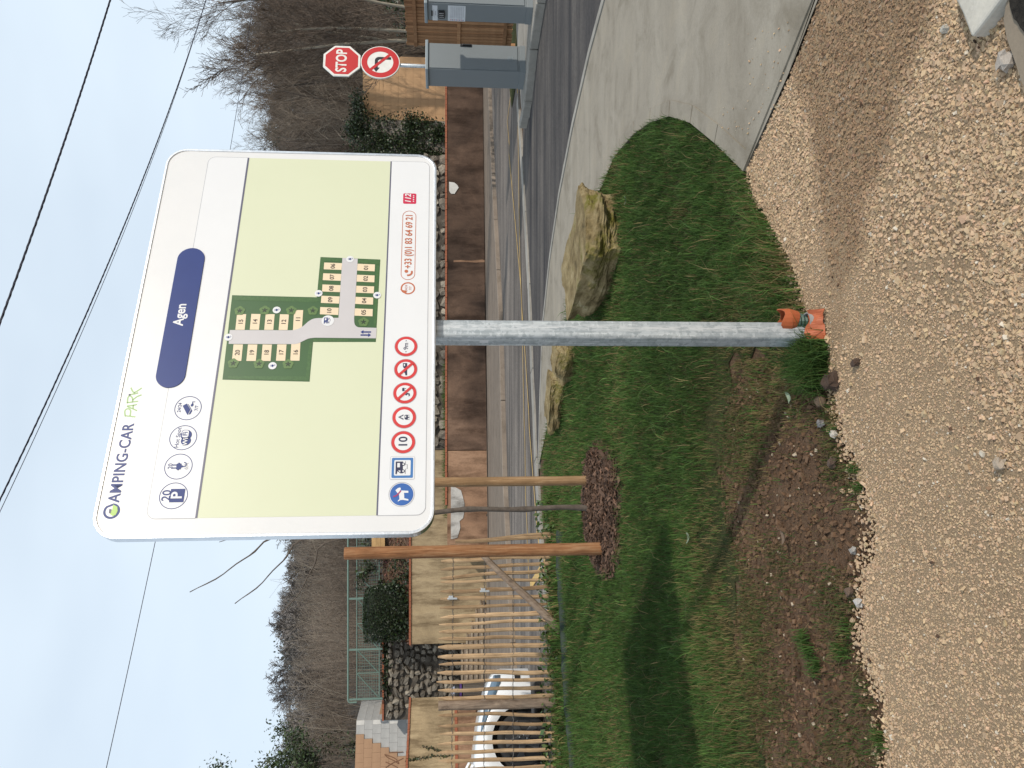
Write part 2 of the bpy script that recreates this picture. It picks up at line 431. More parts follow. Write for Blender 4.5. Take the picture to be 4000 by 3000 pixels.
def wood(name, cols, stretch, sc=1.0, rough=0.75, bmp=0.3, dirt=None):
    m, nt, b = new_mat(name)
    v = coords(nt, stretch); w = coords(nt)
    f = noise_tex(nt, v, sc, 6, 0.65, 1.2); g = noise_tex(nt, w, 6, 4)
    oi = nt.nodes.new('ShaderNodeObjectInfo')
    c = ramp(nt, f, cols)
    c = mixc(nt, 0.6, c, ramp(nt, g, [(0.35, (0.72, 0.7, 0.68)), (0.65, (1.12, 1.1, 1.08))]), 'MULTIPLY')
    c = mixc(nt, 1.0, c, ramp(nt, oi.outputs['Random'], [(0, (0.62, 0.59, 0.56)), (0.5, (0.92, 0.91, 0.9)), (1, (1.15, 1.15, 1.15))]), 'MULTIPLY')
    if dirt:
        d = noise_tex(nt, w, dirt[0], 6, 0.7)
        c = mixc(nt, ramp(nt, d, [(dirt[1], (0, 0, 0)), (dirt[1] + 0.1, (1, 1, 1))]), c, dirt[2])
    nt.links.new(c, b.inputs['Base Color']); b.inputs['Roughness'].default_value = rough; b.inputs['Specular IOR Level'].default_value = 0.25
    bump(nt, b, f, bmp, 0.006)
    return m
M['stake_wood'] = wood('stake_wood', [(0.3, (0.19, 0.08, 0.035)), (0.48, (0.36, 0.17, 0.075)), (0.66, (0.48, 0.28, 0.15))], (48, 48, 2.6), bmp=0.9, dirt=(3.5, 0.60, (0.15, 0.07, 0.035)))
M['stake_wood_pale'] = wood('stake_wood_pale', [(0.3, (0.22, 0.13, 0.065)), (0.5, (0.33, 0.205, 0.105)), (0.7, (0.42, 0.28, 0.16))], (45, 45, 2.4), bmp=0.8, dirt=(4, 0.64, (0.17, 0.10, 0.055)))
M['paling'] = wood('paling_wood', [(0.3, (0.26, 0.165, 0.09)), (0.5, (0.42, 0.285, 0.165)), (0.7, (0.54, 0.39, 0.24))], (30, 30, 1.6), dirt=(7, 0.68, (0.10, 0.055, 0.035)))
M['brace_wood'] = wood('brace_wood', [(0.3, (0.12, 0.085, 0.06)), (0.5, (0.24, 0.18, 0.135)), (0.7, (0.34, 0.265, 0.20))], (9, 9, 3))
M['slat_wood'] = wood('slat_wood', [(0.3, (0.24, 0.125, 0.06)), (0.5, (0.33, 0.18, 0.09)), (0.7, (0.40, 0.23, 0.12))], (20, 20, 1.2))
M['plank_wood'] = wood('plank_wood', [(0.3, (0.40, 0.25, 0.11)), (0.7, (0.52, 0.34, 0.16))], (1.5, 12, 12))
M['bark'] = plain('bark', (0.075, 0.058, 0.045), 0.95, c2=(0.13, 0.105, 0.085), scale=18, bmp=0.5)
M['twig'] = plain('twig', (0.085, 0.062, 0.046), 0.95, c2=(0.165, 0.125, 0.095), scale=0.7)
M['twig_pale'] = plain('twig_pale', (0.15, 0.12, 0.092), 0.95, c2=(0.24, 0.195, 0.15), scale=0.7)
M['pale_trunk'] = plain('pale_trunk', (0.22, 0.19, 0.145), 0.95, c2=(0.34, 0.30, 0.235), scale=5, bmp=0.4)
M['far_twig'] = plain('far_twig', (0.105, 0.095, 0.09), 0.95, c2=(0.235, 0.215, 0.20), scale=0.12)  # distance haze put into the grey of the far twigs
M['far_green'] = plain('far_green', (0.030, 0.042, 0.028), 0.95, c2=(0.05, 0.062, 0.042), scale=0.5)
M['cabinet'] = plain('cabinet_paint', (0.185, 0.205, 0.213), 0.48, c2=(0.178, 0.198, 0.206), scale=3, bmp=0.04, bscale=300)
M['cabinet_roof'] = plain('cabinet_roof', (0.24, 0.28, 0.30), 0.45, c2=(0.22, 0.26, 0.28), scale=3)
M['black_plastic'] = plain('black_plastic', (0.012, 0.012, 0.014), 0.45)
M['paper'] = plain('paper', (0.66, 0.68, 0.70), 0.6)
M['cable'] = plain('cable', (0.012, 0.014, 0.03), 0.5, c2=(0.03, 0.03, 0.05), scale=4)
M['wire'] = plain('wire', (0.10, 0.095, 0.09), 0.5, 0.6)
M['zinc'] = plain('zinc', (0.62, 0.64, 0.66), 0.35, 0.7)
M['green_paint'] = plain('green_paint', (0.155, 0.235, 0.195), 0.5, c2=(0.13, 0.20, 0.165), scale=6)
M['orange_plastic'] = plain('orange_plastic', (0.42, 0.105, 0.035), 0.6, c2=(0.34, 0.085, 0.032), scale=12, bmp=0.2, bscale=30)
M['green_plastic'] = plain('green_plastic', (0.05, 0.10, 0.075), 0.45)
M['grey_plastic'] = plain('grey_plastic', (0.32, 0.33, 0.32), 0.6)
M['fabric'] = plain('weed_fabric', (0.030, 0.042, 0.034), 0.9, c2=(0.05, 0.062, 0.05), scale=5, bmp=0.3, spec=0.05)
M['car_white'] = plain('car_white', (0.74, 0.75, 0.76), 0.25, c2=(0.72, 0.73, 0.74), coat=0.6)
M['car_black'] = plain('car_black', (0.012, 0.012, 0.013), 0.5)
M['tyre'] = plain('tyre', (0.016, 0.016, 0.016), 0.85)
M['rim'] = plain('rim', (0.075, 0.076, 0.08), 0.35, 0.4)
M['lamp_glass'] = plain('lamp_glass', (0.10, 0.16, 0.22), 0.08, 0.0, coat=1.0)
M['car_glass'] = plain('car_glass', (0.06, 0.10, 0.13), 0.05, 0.0, coat=1.0)
M['bin_brown'] = plain('bin_brown', (0.09, 0.075, 0.06), 0.6)
M['purple'] = plain('purple', (0.07, 0.03, 0.16), 0.5)
M['foil'] = plain('foil', (0.55, 0.55, 0.60), 0.2, 0.7, c2=(0.2, 0.2, 0.24), scale=20)


# ================================================================ the setting: ground, road, pavement
def rough_line(pts, step=0.06, amp=0.03, seed=0):
    out = []
    for i in range(len(pts) - 1):
        a, b = np.array(pts[i]), np.array(pts[i + 1])
        n = max(1, int(np.linalg.norm(b - a) / step))
        d = (b - a) / max(1e-6, np.linalg.norm(b - a)); nrm = np.array([-d[1], d[0]])
        for k in range(n):
            p = a + (b - a) * k / n
            p = p + nrm * amp * 2 * (mnoise.noise(Vector((p[0] * 7 + seed, p[1] * 7, seed))) + 0.5 * mnoise.noise(Vector((p[0] * 23, p[1] * 23 + seed, 2))))
            out.append(tuple(p))
    out.append(tuple(pts[-1]))
    return out

def structure(name, mb, mat, label=None, **k):
    return tag(mb.build(name, mat, **k), label, None, None, 'structure')

mb = MB(); mb.add([(-400, -60, -0.03), (400, -60, -0.03), (400, 31, -0.03), (-400, 31, -0.03)], [(0, 1, 2, 3)])
structure('ground', mb, M['soil'], 'bare brown earth')

soil_edge22 = [(1960, 1900), (1935, 1760), (1910, 1659), (1905, 1580), (1895, 1520), (1870, 1450), (1855, 1400), (1862, 1280), (1868, 1150), (1865, 1060),
               (1840, 1010), (1815, 960), (1800, 870), (1788, 820), (1765, 770), (1752, 720)]
grass_gravel22 = [(1752, 720), (1740, 690), (1715, 600), (1690, 540), (1650, 470), (1625, 425), (1605, 370)]
apron_gravel22 = [(1605, 370), (1700, 160), (1763, 0), (1850, -250)]
nose22 = [(1605, 370), (1575, 330), (1530, 300), (1490, 265), (1450, 250), (1420, 255), (1390, 272), (1355, 300), (1320, 350), (1300, 400), (1270, 450)]
behind22 = [(1270, 450), (1236, 600), (1212, 760), (1192, 880), (1175, 950)]
far22 = [(1175, 950), (1172, 1000), (1170, 1100), (1178, 1160)]
apron_far22 = [(1162, 1010), (1165, 900), (1168, 740), (1180, 600), (1215, 360), (1265, 130), (1300, 0), (1370, -260)]
gutter22 = [(1119, 200), (1128, 332), (1138, 498), (1148, 682), (1151, 799), (1156, 885), (1158, 960), (1163, 1060), (1170, 1170), (1192, 1400), (1215, 1659), (1240, 1900)]

def extend(line, L):                                # carry a line straight on beyond its last point
    a, b = np.array(line[-2]), np.array(line[-1]); return line + [tuple(b + (b - a) / np.linalg.norm(b - a) * L)]
soil_edge = g22(soil_edge22); grass_gravel = g22(grass_gravel22); apron_gravel = extend(g22(apron_gravel22), 9)
apron_far = extend(g22(apron_far22), 9)
gravel_poly = rough_line(soil_edge, 0.03, 0.035, 1) + rough_line(grass_gravel, 0.03, 0.02, 2)[1:] + apron_gravel[1:] + [(9, -9), (-9, -9), (-9, 2.2)]
mb = MB(); mb.sheet(gravel_poly, -0.018)
structure('gravel_bed', mb, M['gravel_bed'], 'fine beige gravel')

apron_poly = g22(nose22[::-1]) + apron_gravel[1:] + apron_far[::-1] + g22(behind22[::-1])[:-1]
mb = MB(); mb.sheet(apron_poly, -0.006)
structure('concrete_apron', mb, M['apron'], 'pale concrete entrance apron')
lawn_poly = g22([(1752, 720)]) + grass_gravel[1:] + g22(nose22[1:]) + g22(behind22[1:]) + g22(far22[1:]) + g22([(1188, 1250), (1205, 1500), (1222, 1659), (1245, 1900)]) + \
    [(-6.5, 3.6)] + rough_line(g22([(1640, 1640), (1600, 1500), (1575, 1350), (1590, 1250), (1560, 1150), (1545, 1020), (1560, 880), (1580, 780), (1680, 770)]), 0.05, 0.06, 3)
mb = MB(); mb.sheet(lawn_poly, -0.024)
structure('lawn_ground', mb, M['lawn_soil'], 'earth under the lawn')

ent_poly = apron_far + [(12.5, 9.0)] + g22([(1190, -260), (1128, 285)]) + g22(gutter22[1:8])
mb = MB(); mb.sheet(ent_poly, -0.012)
structure('entrance_asphalt', mb, M['new_asphalt'], 'dark new asphalt of the entrance')

W1A, W1B = np.array([-5.5, 25.8]), np.array([19.0, 30.7])       # front face of the low brown wall, left and right ends
W1D = (W1B - W1A) / np.linalg.norm(W1B - W1A); W1N = np.array([W1D[1], -W1D[0]])
side22 = [(1040, -200), (1058, 130), (1066, 332), (1075, 498), (1085, 682), (1088, 790), (1091, 924), (1094, 1026), (1101, 1170), (1112, 1400), (1128, 1659), (1150, 1900)]
side_edge = g22(side22, 0.0)
gut = g22(gutter22)
road_poly = gut + [(-9, 11.0), (-22, 14)] + side_edge[::-1] + [(40, 28), (40, 20)] + g22([(1119, 60)])
mb = MB(); mb.sheet(road_poly, -0.02)
structure('road', mb, M['road'], 'patched grey asphalt road')

# gutter strip: separate concrete lengths
kerb_root = tag(empty('kerb', (0, 0, 0)), None, None, None, 'structure')
def strip_pieces(name, parent, line, width, z0, z1, mat, piece=1.0, gap=0.012, side=1, bev=0.0):
    L = [np.array(p) for p in line]
    d = [0]
    for i in range(1, len(L)): d.append(d[-1] + np.linalg.norm(L[i] - L[i - 1]))
    def at(s):
        for i in range(1, len(L)):
            if s <= d[i] or i == len(L) - 1:
                t = (s - d[i - 1]) / (d[i] - d[i - 1]); return L[i - 1] + (L[i] - L[i - 1]) * t
    s = 0
    while s < d[-1] - 0.05:
        e = min(s + piece, d[-1]); a, b = at(s + gap / 2), at(e - gap / 2)
        t = (b - a) / np.linalg.norm(b - a); n = np.array([-t[1], t[0]]) * side
        m = MB(); m.prism([tuple(a), tuple(b), tuple(b + n * width), tuple(a + n * width)][::(1 if side > 0 else -1)], z0, z1)
        m.build(name, mat, parent, bevel=bev)
        s = e
strip_pieces('kerb_stone', kerb_root, gut, 0.28, -0.05, 0.012, M['kerb'], 1.6, 0.015, side=-1)
pav_root = tag(empty('pavement', (0, 0, 0)), None, None, None, 'structure')
strip_pieces('kerb_stone', pav_root, side_edge, 0.16, -0.05, 0.095, M['brown_kerb'], 2.0, 0.015, side=-1, bev=0.012)
inner = []
for i, p in enumerate(side_edge):
    a = np.array(side_edge[max(0, i - 1)]); b = np.array(side_edge[min(len(side_edge) - 1, i + 1)]); t = (b - a) / np.linalg.norm(b - a)
    inner.append(tuple(np.array(p) + np.array([t[1], -t[0]]) * 0.172))
wall_foot = [tuple(W1A + W1D * s + W1N * 0.0) for s in (25, 16, 8, 0)]
mb = MB(); mb.prism(inner + [(-24, 20), (-24, 27)] + [(-13.5, 23.2), (-11.2, 26.4), (-7.0, 26.6)] + [(-5.6, 26.6)] + wall_foot[::-1] , -0.05, 0.088)
mb.build('paving', M['sidewalk'], pav_root)
# flat edging blocks round the nose of the lawn and along the gravel
edge_root = tag(empty('edging', (0, 0, 0)), None, None, None, 'structure')
strip_pieces('edging_stone', edge_root, g22(nose22[:9]), 0.10, -0.05, 0.0, M['edging'], 0.5, 0.01, side=-1)
strip_pieces('edging_stone', edge_root, apron_gravel, 0.06, -0.05, 0.002, M['edging'], 1.2, 0.008, side=1)
strip_pieces('edging_stone', edge_root, apron_far, 0.085, -0.05, 0.006, M['kerb'], 1.2, 0.01, side=-1)

# yellow lines on the road
def band(mb, pts, w, z):
    L = [np.array(p) for p in pts]
    vs = []
    for i, p in enumerate(L):
        a, b = L[max(0, i - 1)], L[min(len(L) - 1, i + 1)]; t = (b - a) / np.linalg.norm(b - a)
        n = np.array([-t[1], t[0]])
        vs += [(*(p + n * w), z), (*(p - n * w), z)]
    mb.add(vs, [(2 * i, 2 * i + 1, 2 * i + 3, 2 * i + 2) for i in range(len(L) - 1)])
z6 = lambda a, b: (1600 + a / 1.659, 600 + b / 1.659)
z7 = lambda a, b: (1600 + a / 1.843, 1400 + b / 1.843)
z3 = lambda a, b: (1500 + a / 2.212, b / 2.212)
z4 = lambda a, b: (1200 + a / 2.212, b / 2.212)
z5 = lambda a, b: (1000 + a / 1.659, 2000 + b / 1.659)
z8 = lambda a, b: (1300 + a / 2.328, 2500 + b / 2.328)
g2 = lambda p: tuple(G(*p)[:2])
la = [z3(1100, 400), z3(1090, 820), z3(1060, 1050), z3(1078, 1250), z6(640, 0), z6(680, 440), z6(720, 900), z6(728, 1250), z6(735, 1659), z7(825, 600), z7(830, 1000), z7(845, 1300), z5(1752, 160), z5(1765, 450)]
lb = [z3(1140, 400), z3(1150, 820), z3(1158, 1400), z6(706, 350), z6(712, 700), z6(724, 1000), z6(742, 1250), z6(768, 1659), z7(858, 500), z7(888, 900), z7(912, 1200), z5(1815, 120), z5(1870, 420)]
mb = MB(); band(mb, [g2(p) for p in la], 0.035, -0.012)
structure('road_line', mb, M['yellow_paint'], 'thin yellow line along the road, farther one')
mb = MB(); band(mb, [g2(p) for p in lb], 0.035, -0.008)
structure('road_line', mb, M['yellow_paint'], 'thin yellow line along the near edge of the road')
mb = MB(); band(mb, [g2(z5(1870, 330)), g2(z5(1775, 480))], 0.07, -0.004)
structure('road_line', mb, M['yellow_paint'], 'short slanting yellow mark behind the paling fence')

# island under the cabinets: one raised kerbed pad
isl_near = [G(*z3(1225, 1115), .0)[:2], G(*z3(1262, 1000), .0)[:2], G(*z3(1300, 600), .0)[:2], G(*z3(1345, 250), .0)[:2], G(*z3(1392, 0), .0)[:2], G(*z3(1450, -300), .0)[:2]]
isl = tag(empty('island', (0, 0, 0)), None, None, None, 'structure')
strip_pieces('kerb_stone', isl, [tuple(p) for p in isl_near], 0.15, -0.05, 0.125, M['kerb'], 1.0, 0.014, side=1, bev=0.02)
isl_far = G(*z3(1200, 1115), 0.12)[:2]
pad = [tuple(np.array(p) + np.array([0.03, 0.152])) for p in isl_near[1:]] + [(9.5, 12.5), (9.0, 14.6), (7.0, 15.0), (5.2, 14.1), tuple(np.array(isl_far) + np.array([0.25, 0.15]))]
mb = MB(); mb.prism(pad, -0.05, 0.118)
mb.build('concrete_pad', M['kerb'], isl)
mb = MB(); mb.add([(6.6, 15.02, -0.006), (14, 15.0, -0.006), (14, 24, -0.006), (6.3, 17.5, -0.006)], [(0, 1, 2, 3)])
structure('verge', mb, M['lawn_soil'], 'dark earth below the slatted fence')

# slab corner and wet patch at the gravel's edge beside the photographer
slab = [(2076, -70), (2083, 0), (2098, 30), (2118, 82), (2140, 55), (2182, 0), (2230, -70)]
mb = MB(); mb.prism(g22(slab)[::-1], -0.06, 0.028)
structure('concrete_slab', mb, M['pale_slab'], 'pale corner of a concrete slab in the gravel', bevel=0.008)
slab2 = [(2190, -70), (2172, 45), (2180, 85), (2196, 130), (2212, 178), (2290, 330), (2420, 60)]
mb = MB(); mb.prism(g22(slab2)[::-1], -0.06, 0.006)
structure('concrete_slab', mb, M['grey_slab'], 'grey brown slab at the corner of the gravel')
pts = g22([(2180, -60), (2192, 10), (2200, 40), (2206, 46), (2212, 62), (2222, 70), (2300, 60), (2300, -60)])
mb = MB(); mb.prism(rough_line(pts + [pts[0]], 0.008, 0.008, 5)[:-1][::-1], 0.0, 0.012)
structure('asphalt_patch', mb, plain('dark_patch', (0.022, 0.020, 0.018), 0.95, c2=(0.045, 0.04, 0.034), scale=60, bmp=0.8, bscale=200, spec=0.05), 'ragged dark asphalt patch on the grey slab')

# ================================================================ walls across the road
def PV(p, p0, n):
    r = ray(*p); n = np.array(n); return C0 + r * (((np.array(p0) - C0) @ n) / (r @ n))
def w1(s, out=0.0):                                 # point along the low wall's face
    q = W1A + W1D * s + W1N * out; return (float(q[0]), float(q[1]))
W1P, W1n3 = np.array([*W1A, 0]), np.array([*W1N, 0])
def w1_at(p):
    q = PV(p, W1P, W1n3); return float((q[:2] - W1A) @ W1D), float(q[2])

def oriented_box(mb, s0, s1, o0, o1, z0, z1, f=w1):  # along s, proud by o
    mb.prism([f(s0, o1), f(s1, o1), f(s1, o0), f(s0, o0)], z0, z1)

wall = thing('retaining_wall', 'low weathered brown rendered retaining wall with brick coping across the road', 'wall', (*W1A, 0))
J1 = w1_at(z7(400, 664))[0]
TOPZ = 1.44
mb = MB(wall.location); oriented_box(mb, J1 + 0.02, 25, -0.30, 0.0, -0.1, TOPZ); mb.build('wall_panel', M['brown_wall'], wall)
mb = MB(wall.location); oriented_box(mb, 0, J1, -0.30, -0.02, -0.1, TOPZ - 0.003)
mb.box(-5.5, -5.2, 26.05, 28.2, -0.1, TOPZ - 0.006)
tag(mb.build('wall_panel', M['orange_wall'], wall), 'lighter orange end of the wall')
cap_s = w1_at(z7(290, 1055))[0]
s, k = cap_s, 0
brick_me = None
mb = MB(); mb.box(-0.105, 0.105, -0.17, 0.17, -0.035, 0.035); brick_me = mb.mesh('brick'); brick_me.materials.append(M['brick'])
def place_brick(parent, x, y, z, ang, sc=(1, 1, 1)):
    o = link('brick', brick_me, parent)
    o.location = (x - parent.location[0], y - parent.location[1], z - parent.location[2])
    o.rotation_euler = (random.uniform(-.02, .02), random.uniform(-.02, .02), ang + random.uniform(-.02, .02)); o.scale = sc
ang1 = math.atan2(W1D[1], W1D[0])
while s < 22:
    x, y = w1(s + 0.11, -0.14); place_brick(wall, x, y, TOPZ + 0.037 + random.uniform(-.003, .003), ang1); s += 0.222
# pale patches where the render has gone, rain holes
for pts in ([(297, 925), (330, 928), (370, 950), (380, 985), (395, 1040), (395, 1100), (385, 1150), (360, 1170), (365, 1220), (345, 1290), (310, 1300), (297, 1300)],):
    q = [w1_at(z7(*p)) for p in pts]
    mb = MB(wall.location); n = len(q)
    fr = [(*w1(a, 0.004), min(z, TOPZ - 0.012)) for a, z in q]; bk = [(*w1(a, -0.05), min(z, TOPZ - 0.012)) for a, z in q]
    mb.add(fr + bk, [tuple(range(n)), tuple(range(2 * n - 1, n - 1, -1))] + [((i + 1) % n, i, n + i, n + (i + 1) % n) for i in range(n)])
    tag(mb.build('render_patch', M['patch_render'], wall), 'pale grey patch of old render')
for i, pts in enumerate(([(256, 185), (290, 190), (308, 205), (318, 222), (306, 240), (292, 262), (270, 262), (257, 245)],)):
    q = [w1_at(z6(*p)) for p in pts]; n = len(q); mb = MB(wall.location)
    fr = [(*w1(a, 0.03), min(z, TOPZ - 0.01)) for a, z in q]; bk = [(*w1(a, -0.05), min(z, TOPZ - 0.01)) for a, z in q]
    mb.add(fr + bk, [tuple(range(n)), tuple(range(2 * n - 1, n - 1, -1))] + [((i + 1) % n, i, n + i, n + (i + 1) % n) for i in range(n)])
    mb.build('render_patch', M['white_block'], wall)
for p in ((560, 150), (558, 495), (562, 1128)):
    a, z = w1_at(z7(*p)); mb = MB(wall.location); x, y = w1(a, 0.0)
    mb.tube([(x + W1N[0] * .012, y + W1N[1] * .012, z), (x - W1N[0] * .1, y - W1N[1] * .1, z)], 0.045, 10); mb.build('drain_hole', M['car_black'], wall)
for p in ((492, 845), (503, 1463)):
    a, z = w1_at(z6(*p)); mb = MB(wall.location); x, y = w1(a, 0.0)
    mb.tube([(x + W1N[0] * .012, y + W1N[1] * .012, z), (x - W1N[0] * .1, y - W1N[1] * .1, z)], 0.045, 10); mb.build('drain_hole', M['car_black'], wall)
mb = MB(wall.location)                              # pale grey scar running down the wall
q = [w1_at(z6(*p)) for p in ((285, 692), (330, 690), (400, 694), (470, 686), (492, 692), (488, 704), (430, 706), (340, 702), (285, 704))]
n = len(q); mb.add([(*w1(a, 0.006), z) for a, z in q], [tuple(range(n))])
mb.build('render_patch', M['orange_wall'], wall)

# earth between the low wall and the upper walls
mb = MB(); mb.add([(-5.15, 26.17, 1.385), (19, 30.98, 1.385), (19, 33.0, 1.385), (-5.15, 29.0, 1.385)], [(0, 1, 2, 3)])
structure('terrace', mb, M['bank'], 'narrow earth terrace above the low wall')

# beige rendered wall behind, right of the steps
bw = thing('beige_wall', 'tall beige rendered wall with brick coping right of the stone steps', 'wall', (-6, 28, 0))
mb = MB(bw.location); mb.box(-9.42, -2.4, 28.0, 28.28, -0.1, 2.74); mb.build('wall_panel', M['beige_wall'], bw)
x = -9.42
while x < -2.5:
    place_brick(bw, x + 0.11, 28.12, 2.777, 0, (1, 1, 1)); x += 0.222
# beige wall left of the steps, turning towards the road, on a projecting ochre base
LA, LB = np.array([-11.36, 28.0]), np.array([-14.7, 22.0]); LDv = (LB - LA) / np.linalg.norm(LB - LA); LNv = np.array([-LDv[1], LDv[0]])
def wl(s, out=0.0):
    q = LA + LDv * s + LNv * out; return (float(q[0]), float(q[1]))
LP, Ln3 = np.array([*LA, 0]), np.array([*LNv, 0])
def wl_at(p):
    q = PV(p, LP, Ln3); return float((q[:2] - LA) @ LDv), float(q[2])
def oriented_box_l(mb, s0, s1, o0, o1, z0, z1):
    mb.prism([wl(s0, o0), wl(s1, o0), wl(s1, o1), wl(s0, o1)], z0, z1)
bl = thing('beige_wall', 'beige rendered wall on an ochre base behind the white car', 'wall', (*LA, 0))
mb = MB(bl.location); oriented_box_l(mb, 0, 6.8, -0.28, 0.0, 1.18, 2.74); mb.build('wall_panel', M['beige_wall'], bl)
mb = MB(bl.location); oriented_box_l(mb, 0, 6.8, -0.28, 0.10, -0.1, 1.08); tag(mb.build('wall_base', M['orange_wall'], bl), 'ochre rendered base of the wall')
s = 0.0; angl = math.atan2(LDv[1], LDv[0])
while s < 6.7:
    xx, yy = wl(s + 0.11, -0.12); place_brick(bl, xx, yy, 2.777, angl)
    xx, yy = wl(s + 0.11, -0.02); place_brick(bl, xx, yy, 1.13, angl, (1, 0.85, 1.35)); s += 0.222

# stone steps
st = thing('stone_steps', 'weathered stone steps climbing between the two beige walls', 'steps', (-9.8, 27, 0))
xr = [-7.9, -8.2, -8.65, -9.1, -9.45]
for i in range(5):
    mb = MB(st.location); y0 = 26.55 + 0.34 * i
    x0 = -11.9 + 0.0 * i
    zt = 0.09 + 0.165 * (i + 1)
    mb.box(-11.2, xr[i], y0 + .05, 28.0 if i < 4 else 30.0, 0.09 + 0.165 * i - .002, zt - 0.062); riser = mb.build('step', M['brown_kerb'], st)  # riser colour darkened to stand in for shade under the treads
    mb = MB(st.location); mb.box(-11.2, xr[i] + .03, y0, 28.0 if i < 4 else 30.0, zt - 0.06, zt); mb.build('tread', M['concrete_step'], riser, bevel=.012)

# rubble stones: a few shapes shared by all the stones
stone_meshes = []
def jitter_stone(sd, sub=1, amp=0.22, mat=None, name='stone'):
    bm = bmesh.new(); bmesh.ops.create_cube(bm, size=2.0)
    bmesh.ops.subdivide_edges(bm, edges=bm.edges[:], cuts=sub, use_grid_fill=True)
    for v in bm.verts:
        q = v.co.copy(); L = max(abs(q.x), abs(q.y), abs(q.z)); sph = q.normalized() * 1.12
        v.co = q * 0.48 + sph * 0.52
        nz = mnoise.noise_vector(q * 0.9 + Vector((sd * 3.1, sd, 0))); v.co += nz * amp
    me = bpy.data.meshes.new(name); bm.to_mesh(me); bm.free()
    if mat: me.materials.append(mat)
    return me
for sd in range(7):
    stone_meshes.append(jitter_stone(sd, 1, 0.42, M['wall_stone']))

def rubble(parent, x0, x1, z0, z1, y, size, slope=0.0, keep=None, depth=0.12):
    z = z0
    while z < z1 - 0.05:
        h = size * random.uniform(0.6, 1.05); h = min(h, z1 - z)
        x = x0 + random.uniform(0, size * .5)
        while x < x1:
            w = size * random.uniform(0.6, 1.5); w = min(w, x1 - x + 0.05)
            if (keep is None or keep(x + w / 2, z + h / 2)) and random.random() < 0.92:
                o = link('stone', random.choice(stone_meshes), parent)
                hh = h * random.uniform(0.6, 1.0); w_ = w; w = w * random.uniform(.72, 1.0)
                o.location = (x + w / 2 - parent.location[0], y + slope * (x + w / 2) - parent.location[1] + random.uniform(-.02, .03), z + h / 2 - parent.location[2] + random.uniform(-.05, .05))
                o.scale = (w * 0.47, depth, hh * 0.47)
                o.rotation_euler = (0, random.uniform(-.6, .6), random.choice((0, math.pi)) + random.uniform(-.15, .15)); w = w_
            x += w
        z += h * 0.98

rw = thing('rubble_wall', 'dark rubble stone wall at the head of the steps below the green railing', 'wall', (-11, 30, 0))
mb = MB(rw.location); mb.box(-13.0, -8.6, 30.0, 30.4, 0.5, 3.86); mb.build('mortar_bed', M['mortar'], rw)
rubble(rw, -12.95, -8.62, 0.95, 3.78, 29.98, 0.29)
x = -13.0
while x < -8.7:
    place_brick(rw, x + 0.11, 30.15, 3.90, 0, (1, 1.25, 1)); x += 0.222

SL = 0.10
uw = thing('rubble_wall', 'long low pale rubble stone wall above the brown wall, seen below the board', 'wall', (2, 28, 0))
mb = MB(uw.location); mb.add([(-2.38, 28.0, 1.3), (8.6, 29.07, 1.3), (8.6, 29.47, 1.3), (-2.38, 28.4, 1.3), (-2.38, 28.0, 2.5), (8.6, 29.07, 2.5), (8.6, 29.47, 2.5), (-2.38, 28.4, 2.5)],
                             [(0, 3, 2, 1), (4, 5, 6, 7), (0, 1, 5, 4), (1, 2, 6, 5), (2, 3, 7, 6), (3, 0, 4, 7)])
mb.build('mortar_bed', M['mortar'], uw)
rubble(uw, -2.35, 8.6, 1.40, 2.45, 28.0 + 0.2317 - 0.02, 0.34, 0.0973)

ow = thing('old_wall', 'ruined old plastered wall overgrown with ivy left of the ochre block gable', 'wall', (9, 29.6, 1.3))
mb = MB(ow.location)
mb.yprism([(7.2, 1.3), (10.1, 1.3), (10.1, 4.35), (9.3, 4.3), (8.9, 3.5), (8.2, 3.3), (7.2, 3.0)], 29.65, 30.0); mb.build('wall_panel', M['old_wall'], ow)

# gable of ochre insulating blocks: block by block
def block_wall(parent, face, s0, s1, z0, z1, bw_, bh, pick, depth=0.2, joint=0.012, name='block', top=None):
    cache = {}
    z, row = z0, 0
    while z < z1 - 0.03:
        h = min(bh, z1 - z); s = s0 - (bw_ / 2 if row % 2 else 0)
        while s < s1 - 0.02:
            a, b = max(s, s0), min(s + bw_, s1)
            if b - a > 0.04 and (top is None or top((a + b) / 2, z + h / 2)):
                m, pr = pick((a + b) / 2, z + h / 2)
                key = (round(b - a, 3), round(h, 3), m.name)
                if key not in cache:
                    q = MB(); q.box(-(b - a) / 2 + joint / 2, (b - a) / 2 - joint / 2, 0, depth, -h / 2 + joint / 2, h / 2 - joint / 2)
                    cache[key] = q.mesh(name); cache[key].materials.append(m)
                o = link(name, cache[key], parent)
                x, y, ang = face((a + b) / 2, pr + random.uniform(-.002, .002))
                o.location = (x - parent.location[0], y - parent.location[1], z + h / 2 - parent.location[2]); o.rotation_euler = (0, 0, ang)
            s += bw_
        z += h; row += 1
gx0, gx1 = float(D(*z4(1000, 1045), 30.3)[0]), float(D(*z4(1000, 495), 30.3)[0])
gz0, gz1 = 1.3, float(D(*z4(480, 800), 30.3)[2])
gw = thing('block_wall', 'sunlit ochre block gable wall behind the stop sign', 'wall', (gx0, 30.3, gz0))
mb = MB(gw.location); mb.box(gx0 + .01, gx1 - .01, 30.32, 30.5, gz0, gz1 - .01); mb.build('mortar_bed', M['ochre_block'], gw)
block_wall(gw, lambda s, pr: (s, 30.3 - pr, 0), gx0, gx1, gz0, gz1, 0.57, 0.29, lambda s, z: (M['peach_block'], 0.0), joint=0.005)

